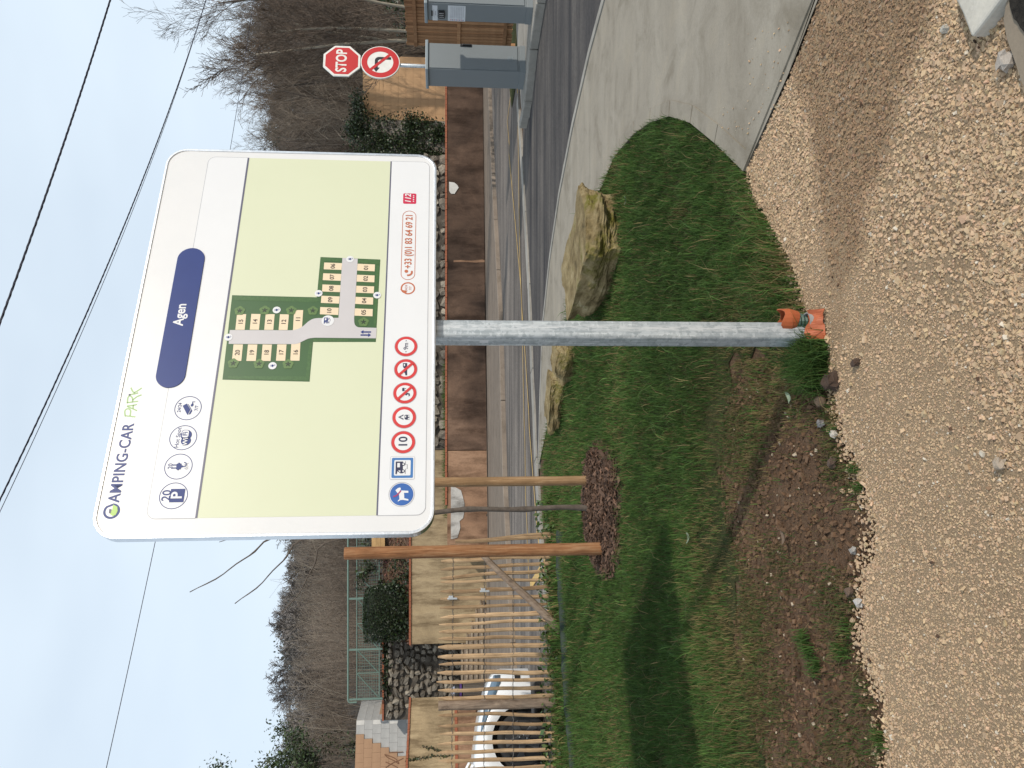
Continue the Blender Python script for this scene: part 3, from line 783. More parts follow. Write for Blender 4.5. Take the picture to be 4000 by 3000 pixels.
# unfinished building far left: grey blocks partly faced with ochre ones
BA = np.array([-13.4, 31.0]); BDl = np.array([-3.6, -1.1]); BDl = BDl / np.linalg.norm(BDl); angb = math.atan2(-BDl[1], -BDl[0])
ub = thing('unfinished_building', 'unfinished building of grey blocks partly faced with ochre blocks', 'building', (*BA, 0))
BZ = 5.03
inn = np.array([BDl[1], -BDl[0]]); inn = inn if inn[1] > 0 else -inn
mb = MB(ub.location)
c0 = BA + inn * 0.06 + BDl * 0.06; c1 = BA + BDl * 5 + inn * 0.06
mb.prism([tuple(c0), (c0[0], 32.9), (c1[0], 33.5), tuple(c1)], 0.2, BZ - 0.02); mb.build('wall_core', M['grey_block'], ub)
fa = lambda s, pr: (*(BA + BDl * s - inn * pr), angb)
def pick_front(s, z):
    lim = 0.56 if z > 4.67 else 0.66 if z > 4.33 else 0.84 if z > 3.99 else 1.0 if z > 3.67 else 1.2
    if s > lim: return M['ochre_block'], 0.035
    if s < 0.16: return M['white_block'], 0.0
    return M['grey_block'], 0.0
block_wall(ub, fa, 0.0, 4.8, 2.4, BZ, 0.34, 0.33, pick_front, joint=0.005)
fs = lambda s, pr: (BA[0] + pr + 0.0, BA[1] + 0.02 + s, math.pi / 2)
def pick_side(s, z):
    if z < 3.3 + 0.0 * s or (z < 4.1 and s > 0.45) : return M['ochre_block'], 0.02
    if z < 4.0 and s < 0.45: return M['white_block'], 0.0
    return M['grey_block'], 0.0
block_wall(ub, fs, 0.0, 1.9, 1.2, BZ - 0.002, 0.5, 0.27, pick_side, joint=0.005)
# painted scribble on the ochre part
def scribble(mb, lines, f, w):
    for ln in lines:
        P = [np.array(f(p)) for p in ln]
        # smooth the stroke
        Q = []
        for i in range(len(P) - 1):
            p0, p1, p2, p3 = P[max(0, i - 1)], P[i], P[i + 1], P[min(len(P) - 1, i + 2)]
            for t in np.linspace(0, 1, 6, endpoint=False):
                Q.append(0.5 * ((2 * p1) + (-p0 + p2) * t + (2 * p0 - 5 * p1 + 4 * p2 - p3) * t * t + (-p0 + 3 * p1 - 3 * p2 + p3) * t ** 3))
        Q.append(P[-1])
        mb.tube([tuple(q) for q in Q], w, 5)
BP = np.array([*(BA - inn * 0.045), 0]); Bn = np.array([*(-inn), 0])
mb = MB(ub.location)
scribble(mb, [[(510, 1025), (560, 1022), (640, 1018)], [(470, 1040), (500, 1070), (560, 1100), (600, 1125), (570, 1080), (500, 1050), (470, 1040)],
              [(480, 1160), (540, 1120), (600, 1095), (640, 1075)], [(480, 1110), (540, 1135), (590, 1160)]], lambda p: PV(z8(*p), BP, Bn), 0.016)
mb.build('graffiti', plain('graffiti_paint', (0.20, 0.10, 0.055), 0.8), ub)

# ---------------------------------------------------------------- green railing above the rubble wall
gr = thing('green_railing', 'pale green metal railing with mesh panels on top of the rubble wall', 'railing', (-9, 29.7, 4.0))
RY, RT, RB = 29.7, float(D(*z5(597, 600), 29.7)[2]), float(D(*z5(803, 1000), 29.7)[2])
rx = lambda y: float(D(*z5(700, y), RY)[0])
mb = MB(gr.location); xl = rx(1215); xe = -3.2
mb.tube([(xe, RY, RT), (xl, RY, RT), (xl - .07, RY, RT - .03), (xl - .1, RY, RT - .10), (xl - .1, RY + .02, RT - .32)], 0.035, 8); mb.build('top_rail', M['green_paint'], gr)
mb = MB(gr.location); zm = RT - 0.33; mb.tube([(xe, RY, zm), (xl + .02, RY, zm)], 0.018, 6); mb.tube([(xe, RY, RB + .02), (xl + .02, RY, RB + .02)], 0.018, 6); mb.build('mid_rail', M['green_paint'], gr)
for yy in (1212, 890, 560, 230, -100):
    X = rx(yy); mb = MB(gr.location); mb.box(X - .035, X + .035, RY - .012, RY + .012, RB - .1, RT + .03); mb.build('post', M['green_paint'], gr)
ys = [1205, 1045, 890, 722, 560, 392, 230, 62, -100]
for a, b in zip(ys[:-1], ys[1:]):
    mb = MB(gr.location); mb.tube([(rx(a) + .03, RY - .005, RB + .06), (rx(b) - .02, RY - .005, zm - .02)][::1], 0.02, 4); mb.build('brace', M['green_paint'], gr)
for yy in (1045, 722, 392, 62):
    X = rx(yy); mb = MB(gr.location); mb.tube([(X, RY, RB), (X, RY, zm)], 0.016, 4); mb.build('upright', M['green_paint'], gr)
mb = MB(gr.location)
x = xl + .05
while x < xe:
    mb.box(x - .004, x + .004, RY + .014, RY + .020, RB, zm); x += 0.11
for z in np.arange(RB + .04, zm, 0.09): mb.box(xl, xe, RY + .0215, RY + .0275, z - .004, z + .004)
mb.build('wire_mesh', M['green_paint'], gr)

# sloping bank with bark behind the beige wall, level ground behind it
mb = MB()
X = np.linspace(-9.38, -2.0, 17); Yb = np.linspace(28.26, 30.7, 9)
vs = [(x, y, 2.55 + min(1, max(0, (y - 28.26) / 1.5)) * 1.35 + 0.12 * mnoise.noise(Vector((x * 2, y * 2, 0)))) for y in Yb for x in X]
nx = len(X); mb.add(vs, [(j * nx + i, j * nx + i + 1, (j + 1) * nx + i + 1, (j + 1) * nx + i) for j in range(len(Yb) - 1) for i in range(nx - 1)])
structure('bank', mb, M['bank'], 'steep bark covered bank', smooth=True)
tp = thing('timber_edging', 'yellowish timber boards stacked on the bark bank behind the tall stake', 'boards', (-6, 29.3, 3.8))
xa, xb = float(D(*z5(795, 300), 29.3)[0]), float(D(*z5(795, 40), 29.3)[0])
for k in range(3):
    mb = MB(tp.location); z0 = 3.78 + 0.165 * k; mb.box(xa - .01 * k, xb, 29.28, 29.34, z0, z0 + 0.158); mb.build('plank', M['plank_wood'], tp)

# wooded hill
def hill_z(x, y):
    t = max(0.0, min(1.0, (y - 31.0) / 115.0))
    crest = 27.0 + 3.0 * math.tanh((x + 5) / 30) + 1.3 * mnoise.noise(Vector((x * 0.04, 3.3, 0))) + 1.0 * mnoise.noise(Vector((x * 0.11, 7.7, 0)))
    if x < -30: crest -= (-30 - x) * 0.16
    base = 3.95 if x < -2 else max(1.4, 3.95 - (x + 2) * 0.5)
    if x < -12.2: base *= max(0.0, min(1.0, (y - 34.0) / 2.5)) * min(1.0, max(0.0, (-12.2 - x) / .6)) + max(0.0, 1 - (-12.2 - x) / .6)
    s = t ** 0.9 if x > -12.2 else t ** 0.9 * max(0.0, min(1.0, (y - 33.5) / 3))
    return base + (crest - base) * s + 0.5 * mnoise.noise(Vector((x * 0.08, y * 0.08, 1)))*min(1, t * 8)
X = np.linspace(-170, 190, 145); Yh = np.concatenate([np.linspace(30.6, 60, 18), np.linspace(65, 150, 26), np.array([170, 220, 320])])
Yh = np.concatenate([[30.59], Yh]); mb = MB(); nx = len(X)
def hz(x, y):
    if y < 30.595: return -.3
    if y > 150: return hill_z(x, 150) - (y - 150) * 0.05
    return hill_z(x, y)
mb.add([(x, y, hz(x, y)) for y in Yh for x in X], [(j * nx + i, j * nx + i + 1, (j + 1) * nx + i + 1, (j + 1) * nx + i) for j in range(len(Yh) - 1) for i in range(nx - 1)])
structure('hill', mb, M['hill'], 'wooded winter hillside', smooth=True)


# ================================================================ the information board
bA = R(26.0)
bX, bY = np.array([math.cos(bA), math.sin(bA), 0]), np.array([-math.sin(bA), math.cos(bA), 0])   # along the board, away from its face
post_c = (G(3173, 1254) + G(3176, 1324)) / 2 + 0.04 * bY
board = thing('information_board', 'large white camping-car park information board with site map on a galvanised post', 'information board',
              (float(post_c[0]), float(post_c[1]), 0), bA)
FACE = -0.087                                       # local y of the frame's front edge
def SB(p):                                          # photograph pixel -> (s, z) on the board's face
    p0 = post_c + bY * FACE
    r = ray(*p); q = C0 + r * (((p0 - C0) @ bY) / (r @ bY))
    return float((q - post_c) @ bX), float(q[2])
zA = lambda a, b: SB((300 + a / 1.4429, 1000 + b / 1.4429))
zB = lambda a, b: SB((300 + a / 1.4429, 500 + b / 1.4429))
zC = lambda a, b: SB((850 + a / 2.7646, 950 + b / 2.7646))
zD = lambda a, b: SB((350 + a / 2.5533, 1450 + b / 2.5533))
zE = lambda a, b: SB((1500 + a / 2.37, 1450 + b / 2.37))
zF = lambda a, b: SB((1500 + a / 1.9518, 550 + b / 1.9518))

def rrect(x0, x1, z0, z1, r, n=8):
    out = []
    for cx, cz, a0 in ((x1 - r, z1 - r, 0), (x0 + r, z1 - r, 90), (x0 + r, z0 + r, 180), (x1 - r, z0 + r, 270)):
        out += [(cx + r * math.cos(R(a0 + 90 * k / n)), cz + r * math.sin(R(a0 + 90 * k / n))) for k in range(n + 1)]
    return out
def circ(c, r, n=40, a0=0, a1=360, rz=None):
    rz = rz or r
    full = abs(a1 - a0) >= 359.9
    return [(c[0] + r * math.cos(R(a0 + (a1 - a0) * k / n)), c[1] + rz * math.sin(R(a0 + (a1 - a0) * k / n))) for k in range(n if full else n + 1)]

BASE_Y = -0.0835                                    # white face sheet, a little behind the frame's edge
def ply(layer): return BASE_Y - 0.00045 * layer
def lvl(p):                                         # never deeper than board > part > sub-part
    while p is not board and p.parent is not board: p = p.parent
    return p
def pr(name, polys, layer, mat, parent):
    parent = lvl(parent)
    mb = MB(); y = ply(layer)
    for poly in (polys if isinstance(polys[0], list) else [polys]):
        mb.add([(x, y, z) for x, z in poly], [tuple(range(len(poly)))])
    o = mb.build(name, M[mat], parent)
    for p in o.data.polygons:
        if p.normal.y > 0: p.flip()
    return o
def ring(name, outer, inner, layer, mat, parent):
    parent = lvl(parent)
    mb = MB(); y = ply(layer); n = len(outer)
    mb.add([(x, y, z) for x, z in outer] + [(x, y, z) for x, z in inner], [(i, (i + 1) % n, n + (i + 1) % n, n + i) for i in range(n)])
    return mb.build(name, M[mat], parent)
def stroke(name, lines, w, layer, mat, parent, smooth=True):
    parent = lvl(parent)
    mb = MB(); y = ply(layer)
    for ln in lines:
        P = [np.array(p, float) for p in ln]
        if smooth and len(P) > 2:
            Q = []
            for i in range(len(P) - 1):
                p0, p1, p2, p3 = P[max(0, i - 1)], P[i], P[i + 1], P[min(len(P) - 1, i + 2)]
                for t in np.linspace(0, 1, 6, endpoint=False):
                    Q.append(0.5 * ((2 * p1) + (-p0 + p2) * t + (2 * p0 - 5 * p1 + 4 * p2 - p3) * t * t + (-p0 + 3 * p1 - 3 * p2 + p3) * t ** 3))
            Q.append(P[-1]); P = Q
        vs = []
        for i, p in enumerate(P):
            t = P[min(i + 1, len(P) - 1)] - P[max(i - 1, 0)]; t = t / max(1e-9, np.linalg.norm(t)); n = np.array([-t[1], t[0]])
            vs += [(p[0] + n[0] * w / 2, y, p[1] + n[1] * w / 2), (p[0] - n[0] * w / 2, y, p[1] - n[1] * w / 2)]
        mb.add(vs, [(2 * i, 2 * i + 1, 2 * i + 3, 2 * i + 2) for i in range(len(P) - 1)])
    return mb.build(name, M[mat], parent)
TEXTS = []
def text(name, body, s, z, size, mat, parent, layer=None, y=None, align='CENTER', bold=0.0, sx=1.0, shear=0.0, spacing=1.0):
    if layer is not None: parent = lvl(parent)
    cu = bpy.data.curves.new(name, 'FONT'); cu.body = body; cu.size = size; cu.align_x = align; cu.align_y = 'CENTER' if align == 'CENTER' else 'BOTTOM_BASELINE'
    cu.offset = bold * size; cu.shear = shear; cu.space_character = spacing; cu.resolution_u = 4; cu.fill_mode = 'FRONT'
    o = bpy.data.objects.new(name, cu); COL.objects.link(o); o.parent = parent
    o.location = (s, ply(layer) if y is None else y, z); o.rotation_euler = (R(90), 0, 0); o.scale = (sx, 1, 1)
    cu.materials.append(M[mat] if isinstance(mat, str) else mat)
    TEXTS.append(o)
    return o

# frame, sheet and post
TLc, TRc, BRc, BLc = SB((344, 2105)), SB((662, 564)), SB((1707, 618)), SB((1696, 2088))
bx0, bx1 = (TLc[0] + BLc[0]) / 2, (TRc[0] + BRc[0]) / 2
bz0, bz1 = (BLc[1] + BRc[1]) / 2, (TLc[1] + TRc[1]) / 2
o_ = rrect(bx0, bx1, bz0, bz1, 0.085, 10); i_ = rrect(bx0 + .011, bx1 - .011, bz0 + .011, bz1 - .011, 0.075, 10)
mb = MB(); n = len(o_)
mb.add([(x, FACE, z) for x, z in o_] + [(x, FACE, z) for x, z in i_] + [(x, FACE + .042, z) for x, z in o_] + [(x, FACE + .042, z) for x, z in i_],
       [(i, (i + 1) % n, n + (i + 1) % n, n + i) for i in range(n)] + [((i + 1) % n, i, 2 * n + i, 2 * n + (i + 1) % n) for i in range(n)] +
       [(n + i, n + (i + 1) % n, 3 * n + (i + 1) % n, 3 * n + i) for i in range(n)] + [(2 * n + i, 3 * n + i, 3 * n + (i + 1) % n, 2 * n + (i + 1) % n) for i in range(n)])
mb.build('frame', M['alu'], board, bevel=0.002)
mb = MB(); mb.yprism(i_, BASE_Y, FACE + .040); face = mb.build('face_panel', M['white_panel'], board)
for p in face.data.polygons: pass
mb = MB(); mb.yprism(rrect(-.04, .04, -.04, .04, .012, 3), 0, 1)
poly = rrect(-.04, .04, -.04, .04, .012, 4)
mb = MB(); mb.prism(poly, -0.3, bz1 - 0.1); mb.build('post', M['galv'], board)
mb = MB()
for z in (bz0 + .2, bz1 - .25): mb.box(-.3, .3, FACE + .043, -.0405, z - .02, z + .02)
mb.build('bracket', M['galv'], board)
mb = MB(); mb.add([(-.0406, y, z) for y, z in ((-.018, 1.33), (-.018, 1.365), (.008, 1.365), (.008, 1.33))], [(0, 1, 2, 3)]); mb.build('sticker', M['paper'], board)

# upper white strip, map panel, lower white strip
def quad_in(a, b, c, d): return [a, b, c, d]
US = [zA(395, 1478), zA(665, 1477), zB(965, 168), zB(742, 158)]
u_x0 = (US[0][0] + US[1][0]) / 2; u_x1 = (US[2][0] + US[3][0]) / 2; u_z1 = (US[0][1] + US[3][1]) / 2; u_z0 = (US[1][1] + US[2][1]) / 2
MP = [zA(1695, 1463), zB(1773, 204)]
m_z0 = (MP[0][1] + MP[1][1]) / 2
l_z0 = (zA(1962, 1440)[1] + zB(1988, 240)[1]) / 2
def half_round_rect(x0, x1, z0, z1, r, top=True):
    if top: return [(x0, z0), (x1, z0)] + circ((x1 - r, z1 - r), r, 8, 0, 90) + circ((x0 + r, z1 - r), r, 8, 90, 180)
    return [(x1, z1), (x0, z1)] + circ((x0 + r, z0 + r), r, 8, 180, 270) + circ((x1 - r, z0 + r), r, 8, 270, 360)
strip_u = tag(pr('header_strip', half_round_rect(u_x0, u_x1, u_z0, u_z1, .03), 2, 'print_white', board), None)
g = .0022
pr('outline', half_round_rect(u_x0 - g, u_x1 + g, u_z0, u_z1 + g, .032), 1, 'print_line', strip_u)
map_panel = pr('map_panel', [(u_x0, m_z0), (u_x1, m_z0), (u_x1, u_z0), (u_x0, u_z0)], 1, 'print_map', board)
strip_l = pr('footer_strip', half_round_rect(u_x0, u_x1, l_z0, m_z0, .03, False), 2, 'print_white', board)
pr('outline', half_round_rect(u_x0 - g, u_x1 + g, l_z0 - g, m_z0, .032, False), 1, 'print_line', strip_l)
pr('edge_line', [(u_x0, u_z0 - .006), (u_x1, u_z0 - .006), (u_x1, u_z0 + .001), (u_x0, u_z0 + .001)], 3, 'print_dark', map_panel)
pr('edge_line', [(u_x0, m_z0 - .001), (u_x1, m_z0 - .001), (u_x1, m_z0 + .0045), (u_x0, m_z0 + .0045)], 3, 'print_dark', map_panel)

# blue town plate
pl, prr = zB(526, 1380), zB(645, 757)
pz = (pl[1] + prr[1]) / 2; pr_ = (zB(526, 1380)[0] - zB(470, 1462)[0]) * 0.0 + 0.0
ztop = (zB(443, 1400)[1] + zB(566, 750)[1]) / 2; zbot = (zB(612, 1390)[1] + zB(721, 730)[1]) / 2
pr_ = (ztop - zbot) / 2; pz = (ztop + zbot) / 2
xl_ = zB(500, 1463)[0]; xr_ = zB(648, 677)[0]
pill = circ((xr_ - pr_, pz), pr_, 20, -90, 90) + circ((xl_ + pr_, pz), pr_, 20, 90, 270)
mb = MB(); mb.yprism(pill, BASE_Y - .004, BASE_Y - .0004); plate = mb.build('town_plate', M['print_blue'], board)
ag = zB(583, 1052)
text('lettering', 'Agen', ag[0], ag[1], 0.052, 'print_white', plate, y=BASE_Y - .0046, bold=0.022, sx=0.9)

# name across the top
a0, a1 = zD(289, 1325), zD(438, 518)
tz = (zD(180, 1285)[1] + zD(320, 530)[1]) / 2; bz = (a0[1] + a1[1]) / 2
name_t = text('lettering', 'AMPING-CAR', a0[0] + .006, bz, (tz - bz) / 0.715, 'print_blue', board, 1, align='LEFT', bold=0.008, spacing=1.05)
name_t2 = text('lettering', 'AMPING-CAR', a0[0] + .0076, bz, (tz - bz) / 0.715, 'print_blue', board, 1.5, align='LEFT', bold=0.008, spacing=1.05)
NAME_W = a1[0] - a0[0] - .006
lc = zD(216, 1393); lr = 0.0268
lg = ring('logo_ring', circ(lc, lr, 36, 50, 358), circ(lc, lr * .72, 36, 50, 358), 1, 'print_blue', board)
pr('logo_leaf', [(lc[0] - lr * .62, lc[1] - .006), (lc[0] - .010, lc[1] + .004), (lc[0] + .006, lc[1] - .001), (lc[0] + lr * .85, lc[1] - .001), (lc[0] + lr * .55, lc[1] - .016), (lc[0], lc[1] - lr * .72), (lc[0] - lr * .5, lc[1] - .015)], 2, 'print_leaf', lg)
pr('logo_van', [(lc[0] - .007, lc[1] + .001), (lc[0] + .007, lc[1] + .002), (lc[0] + .007, lc[1] + .009), (lc[0] - .007, lc[1] + .008)], 3, 'print_ink', lg)
q = lambda *ps: [zD(a, b) for a, b in ps]
park = stroke('handwriting', [q((352, 440), (400, 446), (453, 452)), q((352, 448), (347, 400), (362, 375), (388, 372), (405, 392), (400, 442)),
                              q((470, 390), (420, 368), (372, 345), (420, 338), (470, 328)), q((430, 372), (432, 330)),
                              q((370, 310), (425, 303), (482, 296)), q((372, 318), (378, 262), (398, 242), (422, 262), (426, 305)), q((424, 285), (470, 250), (515, 232)),
                              q((404, 228), (445, 222), (482, 212)), q((408, 160), (425, 195), (448, 218)), q((440, 210), (478, 190), (517, 163))], 0.0052, 1, 'print_green', board)
pr('dot', circ(zD(396, 232), .004, 12), 2, 'print_ink', park)

# the four service icons
def icon_ring(cz, r, parent=board):
    c = cz
    return c, ring('icon_ring', circ(c, r, 40), circ(c, r * .945, 40), 3, 'print_blue', strip_u)
ir = 0.0468
def plug(parent, c, k, layer, mat='print_blue'):
    x, z = c
    pr('plug', [[(x - .42 * k, z - .35 * k), (x + .42 * k, z - .35 * k), (x + .42 * k, z + .3 * k), (x - .42 * k, z + .3 * k)],
                [(x - .55 * k, z - .12 * k), (x - .40 * k, z - .12 * k), (x - .40 * k, z + .12 * k), (x - .55 * k, z + .12 * k)],
                [(x + .40 * k, z - .12 * k), (x + .55 * k, z - .12 * k), (x + .55 * k, z + .12 * k), (x + .40 * k, z + .12 * k)],
                [(x - .30 * k, z + .28 * k), (x - .14 * k, z + .28 * k), (x - .14 * k, z + .85 * k), (x - .30 * k, z + .85 * k)],
                [(x + .14 * k, z + .28 * k), (x + .30 * k, z + .28 * k), (x + .30 * k, z + .85 * k), (x + .14 * k, z + .85 * k)],
                [(x - .2 * k, z - .36 * k), (x + .2 * k, z - .36 * k), (x + .1 * k, z - .58 * k), (x - .1 * k, z - .58 * k)]], layer, mat, parent)
    stroke('flex', [[(x, z - .55 * k), (x + .05 * k, z - .9 * k), (x + .35 * k, z - .98 * k), (x + .55 * k, z - .82 * k), (x + .58 * k, z - .65 * k)]], .14 * k, layer, mat, parent)
c, ico = icon_ring(zD(835, 1240), ir)
text('lettering', '20', zD(767, 1238)[0], zD(767, 1238)[1], .040, 'print_blue', ico, 4, bold=.012)
c2 = zD(872, 1238); h = .0235
pr('parking_square', [(c2[0] - h, c2[1] - h), (c2[0] + h, c2[1] - h), (c2[0] + h, c2[1] + h), (c2[0] - h, c2[1] + h)], 4, 'print_blue', ico)
text('lettering', 'P', c2[0], c2[1], .050, 'print_white', ico, 5, bold=.02)
c, ico = icon_ring(zD(884, 948), ir)
text('lettering', '20', *zD(804, 946), .021, 'print_blue', ico, 4, bold=.01)
plug(ico, zD(886, 948), .025, 4)
text('lettering', '6A', *zD(963, 945), .022, 'print_line', ico, 4)
c, ico = icon_ring(zD(932, 660), ir)
text('lettering', 'Hot Spot', *zD(880, 660), .0205, 'print_blue', ico, 4)
wc = zD(958, 660)
pr('blob', [circ((wc[0] - .012, wc[1] - .002), .017, 24), circ((wc[0] + .010, wc[1]), .019, 24)], 4, 'print_blue', ico)
pr('blob_box', rrect(wc[0] - .001, wc[0] + .029, wc[1] - .010, wc[1] + .016, .007, 4), 5, 'print_blue', ico)
pr('blob_inset', rrect(wc[0] + .001, wc[0] + .027, wc[1] - .008, wc[1] + .014, .006, 4), 6, 'print_white', ico)
text('lettering', 'Wi', wc[0] - .0155, wc[1] - .001, .023, 'print_white', ico, 7, bold=.02)
text('lettering', 'Fi', wc[0] + .014, wc[1] + .003, .023, 'print_blue', ico, 7, bold=.02)
c, ico = icon_ring(zD(980, 365), ir)
text('lettering', '24/24', *zD(896, 360), .0165, 'print_blue', ico, 4, bold=.01)
text('lettering', '7/7', *zD(1066, 366), .0165, 'print_blue', ico, 4, bold=.01)
pr('camera_shape', [q((925, 345), (970, 320), (985, 400), (1000, 330), (972, 437))[:0] or q((926, 343), (968, 320), (1004, 380), (974, 436)), q((975, 322), (988, 330), (1022, 392), (1004, 425), (984, 430), (1010, 383)),
                    q((1005, 335), (1022, 318), (1038, 332), (1026, 348), (1012, 350)), q((1022, 300), (1052, 300), (1052, 306), (1030, 306), (1034, 330), (1022, 330))], 4, 'print_blue', ico)

# the map
mp = map_panel
pr('lawn', [zC(*p) for p in ((155, 557), (1070, 580), (1110, 145), (1757, 172), (1708, 1063), (1030, 1063), (992, 1492), (50, 1470))], 2, 'print_lawn', mp)
pr('hedge', [[zC(*p) for p in ((165, 568), (1070, 588), (1100, 620), (1040, 632), (170, 612))], [zC(*p) for p in ((1085, 500), (1112, 155), (1340, 165), (1338, 190), (1148, 195), (1125, 510))],
             [zC(*p) for p in ((1520, 175), (1750, 180), (1748, 225), (1522, 205))], [zC(*p) for p in ((1715, 235), (1748, 237), (1714, 900), (1684, 890))],
             [zC(*p) for p in ((1030, 1028), (1405, 1026), (1405, 1056), (1032, 1060))], [zC(*p) for p in ((985, 1080), (1022, 1075), (990, 1485), (950, 1440))],
             [zC(*p) for p in ((112, 1430), (950, 1436), (985, 1484), (110, 1462))]], 3, 'print_hedge', mp)
def curve_pts(pts, n=8):
    P = [np.array(p, float) for p in pts]; Q = []
    for i in range(len(P) - 1):
        p0, p1, p2, p3 = P[max(0, i - 1)], P[i], P[i + 1], P[min(len(P) - 1, i + 2)]
        for t in np.linspace(0, 1, n, endpoint=False):
            Q.append(tuple(0.5 * ((2 * p1) + (-p0 + p2) * t + (2 * p0 - 5 * p1 + 4 * p2 - p3) * t * t + (-p0 + 3 * p1 - 3 * p2 + p3) * t ** 3)))
    return Q + [tuple(P[-1])]
bays = {'06': ((1150, 205), (1343, 212), (1337, 285), (1145, 278)), '07': ((1140, 321), (1335, 329), (1329, 403), (1134, 395)), '08': ((1132, 442), (1328, 450), (1321, 525), (1127, 518)),
        '09': ((1121, 564), (1317, 572), (1311, 649), (1114, 641)), '10': ((1108, 686), (1307, 694), (1302, 772), (1103, 764)), '01': ((1511, 218), (1699, 226), (1695, 300), (1506, 292)),
        '02': ((1505, 337), (1695, 345), (1692, 419), (1500, 411)), '03': ((1498, 456), (1690, 463), (1686, 538), (1493, 531)), '04': ((1490, 576), (1680, 583), (1677, 660), (1484, 652)),
        '05': ((1482, 701), (1675, 708), (1672, 786), (1477, 779)), '15': ((208, 763), (307, 763), (290, 932), (190, 932)), '14': ((363, 760), (462, 762), (445, 932), (346, 930)),
        '13': ((518, 763), (615, 763), (600, 933), (502, 932)), '12': ((672, 764), (769, 766), (754, 934), (658, 934)), '11': ((825, 719), (923, 719), (910, 905), (812, 950)),
        '20': ((171, 1090), (272, 1091), (254, 1268), (153, 1267)), '19': ((327, 1090), (428, 1091), (411, 1269), (309, 1268)), '18': ((485, 1091), (585, 1092), (570, 1269), (470, 1268)),
        '17': ((644, 1090), (743, 1090), (729, 1267), (629, 1266)), '16': ((797, 1060), (895, 1040), (883, 1266), (783, 1265))}
for k, pts in bays.items():
    b = pr('parking_bay', [zC(*p) for p in pts], 3, 'print_bay', mp)
    cx = sum(p[0] for p in pts) / 4; cy = sum(p[1] for p in pts) / 4
    if k == '11': cx, cy = 868, 818
    if k == '16': cx, cy = 842, 1178
    s_, z_ = zC(cx + 2, cy)
    text('lettering', k, s_, z_, .0235, 'print_brown', mp, 5, bold=.015)
road_a = [(130, 935), (118, 1085)] + curve_pts([(800, 1087), (860, 1082), (920, 1055), (980, 1028), (1050, 1018)]) + [(1710, 1025), (1718, 912)] + \
    curve_pts([(1520, 906), (1492, 890), (1477, 860), (1474, 810)]) + [(1513, 165), (1347, 155), (1305, 803)] + curve_pts([(1080, 806), (1030, 815), (980, 842), (925, 890), (880, 918), (820, 935), (760, 938)])
pr('map_road', [zC(*p) for p in road_a], 4, 'print_road', mp)
for p in ((237, 727), (508, 722), (795, 724), (1028, 726), (1575, 848), (168, 1295), (446, 1300), (760, 1304)):
    c = zC(*p); r = .0192
    pts = [(c[0] + r * (1 + .09 * math.cos(5 * a)) * math.cos(a), c[1] + r * (1 + .09 * math.cos(5 * a)) * math.sin(a)) for a in np.linspace(0, 2 * math.pi, 40, endpoint=False)]
    t = pr('map_tree', pts, 5, 'print_tree', mp)
    pr('map_tree_core', [(c[0] + .0075 * (1 + .5 * math.cos(5 * a)) * math.cos(a), c[1] + .0075 * (1 + .5 * math.cos(5 * a)) * math.sin(a)) for a in np.linspace(0, 2 * math.pi, 30, endpoint=False)], 6, 'print_tree_core', mp)
for p in ((1430, 170), (1090, 540), (1722, 560), (637, 720), (115, 1014), (592, 1322)):
    c = zC(*p); pr('plug_disc', circ(c, .0150, 28), 6, 'print_white', mp); plug(mp, c, .0095, 7)
c = zC(1190, 835); pr('service_disc', circ(c, .0235, 32), 6, 'print_white', mp)
def camper(parent, c, k, layer, mat):
    x, z = c
    pr('camper_shape', [[(x - .9 * k, z + .1 * k), (x - .9 * k, z - .25 * k), (x + 1.0 * k, z - .25 * k), (x + 1.0 * k, z + .85 * k), (x - 1.0 * k, z + .85 * k), (x - 1.05 * k, z + .65 * k), (x - .55 * k, z + .55 * k)]], layer, mat, parent)
    pr('camper_wheel', [circ((x - .55 * k, z - .3 * k), .26 * k, 16), circ((x + .55 * k, z - .3 * k), .26 * k, 16)], layer + 1, mat, parent)
    pr('camper_window', [[(x + .05 * k, z + .2 * k), (x + .75 * k, z + .2 * k), (x + .75 * k, z + .6 * k), (x + .05 * k, z + .6 * k)], [(x - .78 * k, z + .12 * k), (x - .45 * k, z + .12 * k), (x - .45 * k, z + .45 * k)],
                         circ((x - .55 * k, z - .3 * k), .14 * k, 12), circ((x + .55 * k, z - .3 * k), .14 * k, 12)], layer + 2, 'print_white', parent)
    stroke('drain_shape', [[(x - 1.0 * k, z - .62 * k), (x - .2 * k, z - .62 * k), (x - .2 * k, z - .9 * k), (x + .5 * k, z - .9 * k), (x + .5 * k, z - .62 * k), (x + 1.0 * k, z - .62 * k)]], .07 * k, layer, mat, parent, False)
camper(mp, (c[0], c[1] + .003), .0135, 7, 'print_blue')
for p, sg in (((1600, 957), 1), ((1600, 990), -1)):
    c = zC(*p); w, L = .0030, .0200
    pr('map_arrow', [(c[0] - w, c[1] - L * sg), (c[0] + w, c[1] - L * sg), (c[0] + w, c[1] + L * .45 * sg), (c[0] + .0085, c[1] + L * .45 * sg), (c[0], c[1] + L * sg), (c[0] - .0085, c[1] + L * .45 * sg), (c[0] - w, c[1] + L * .45 * sg)], 5, 'print_blue', mp)

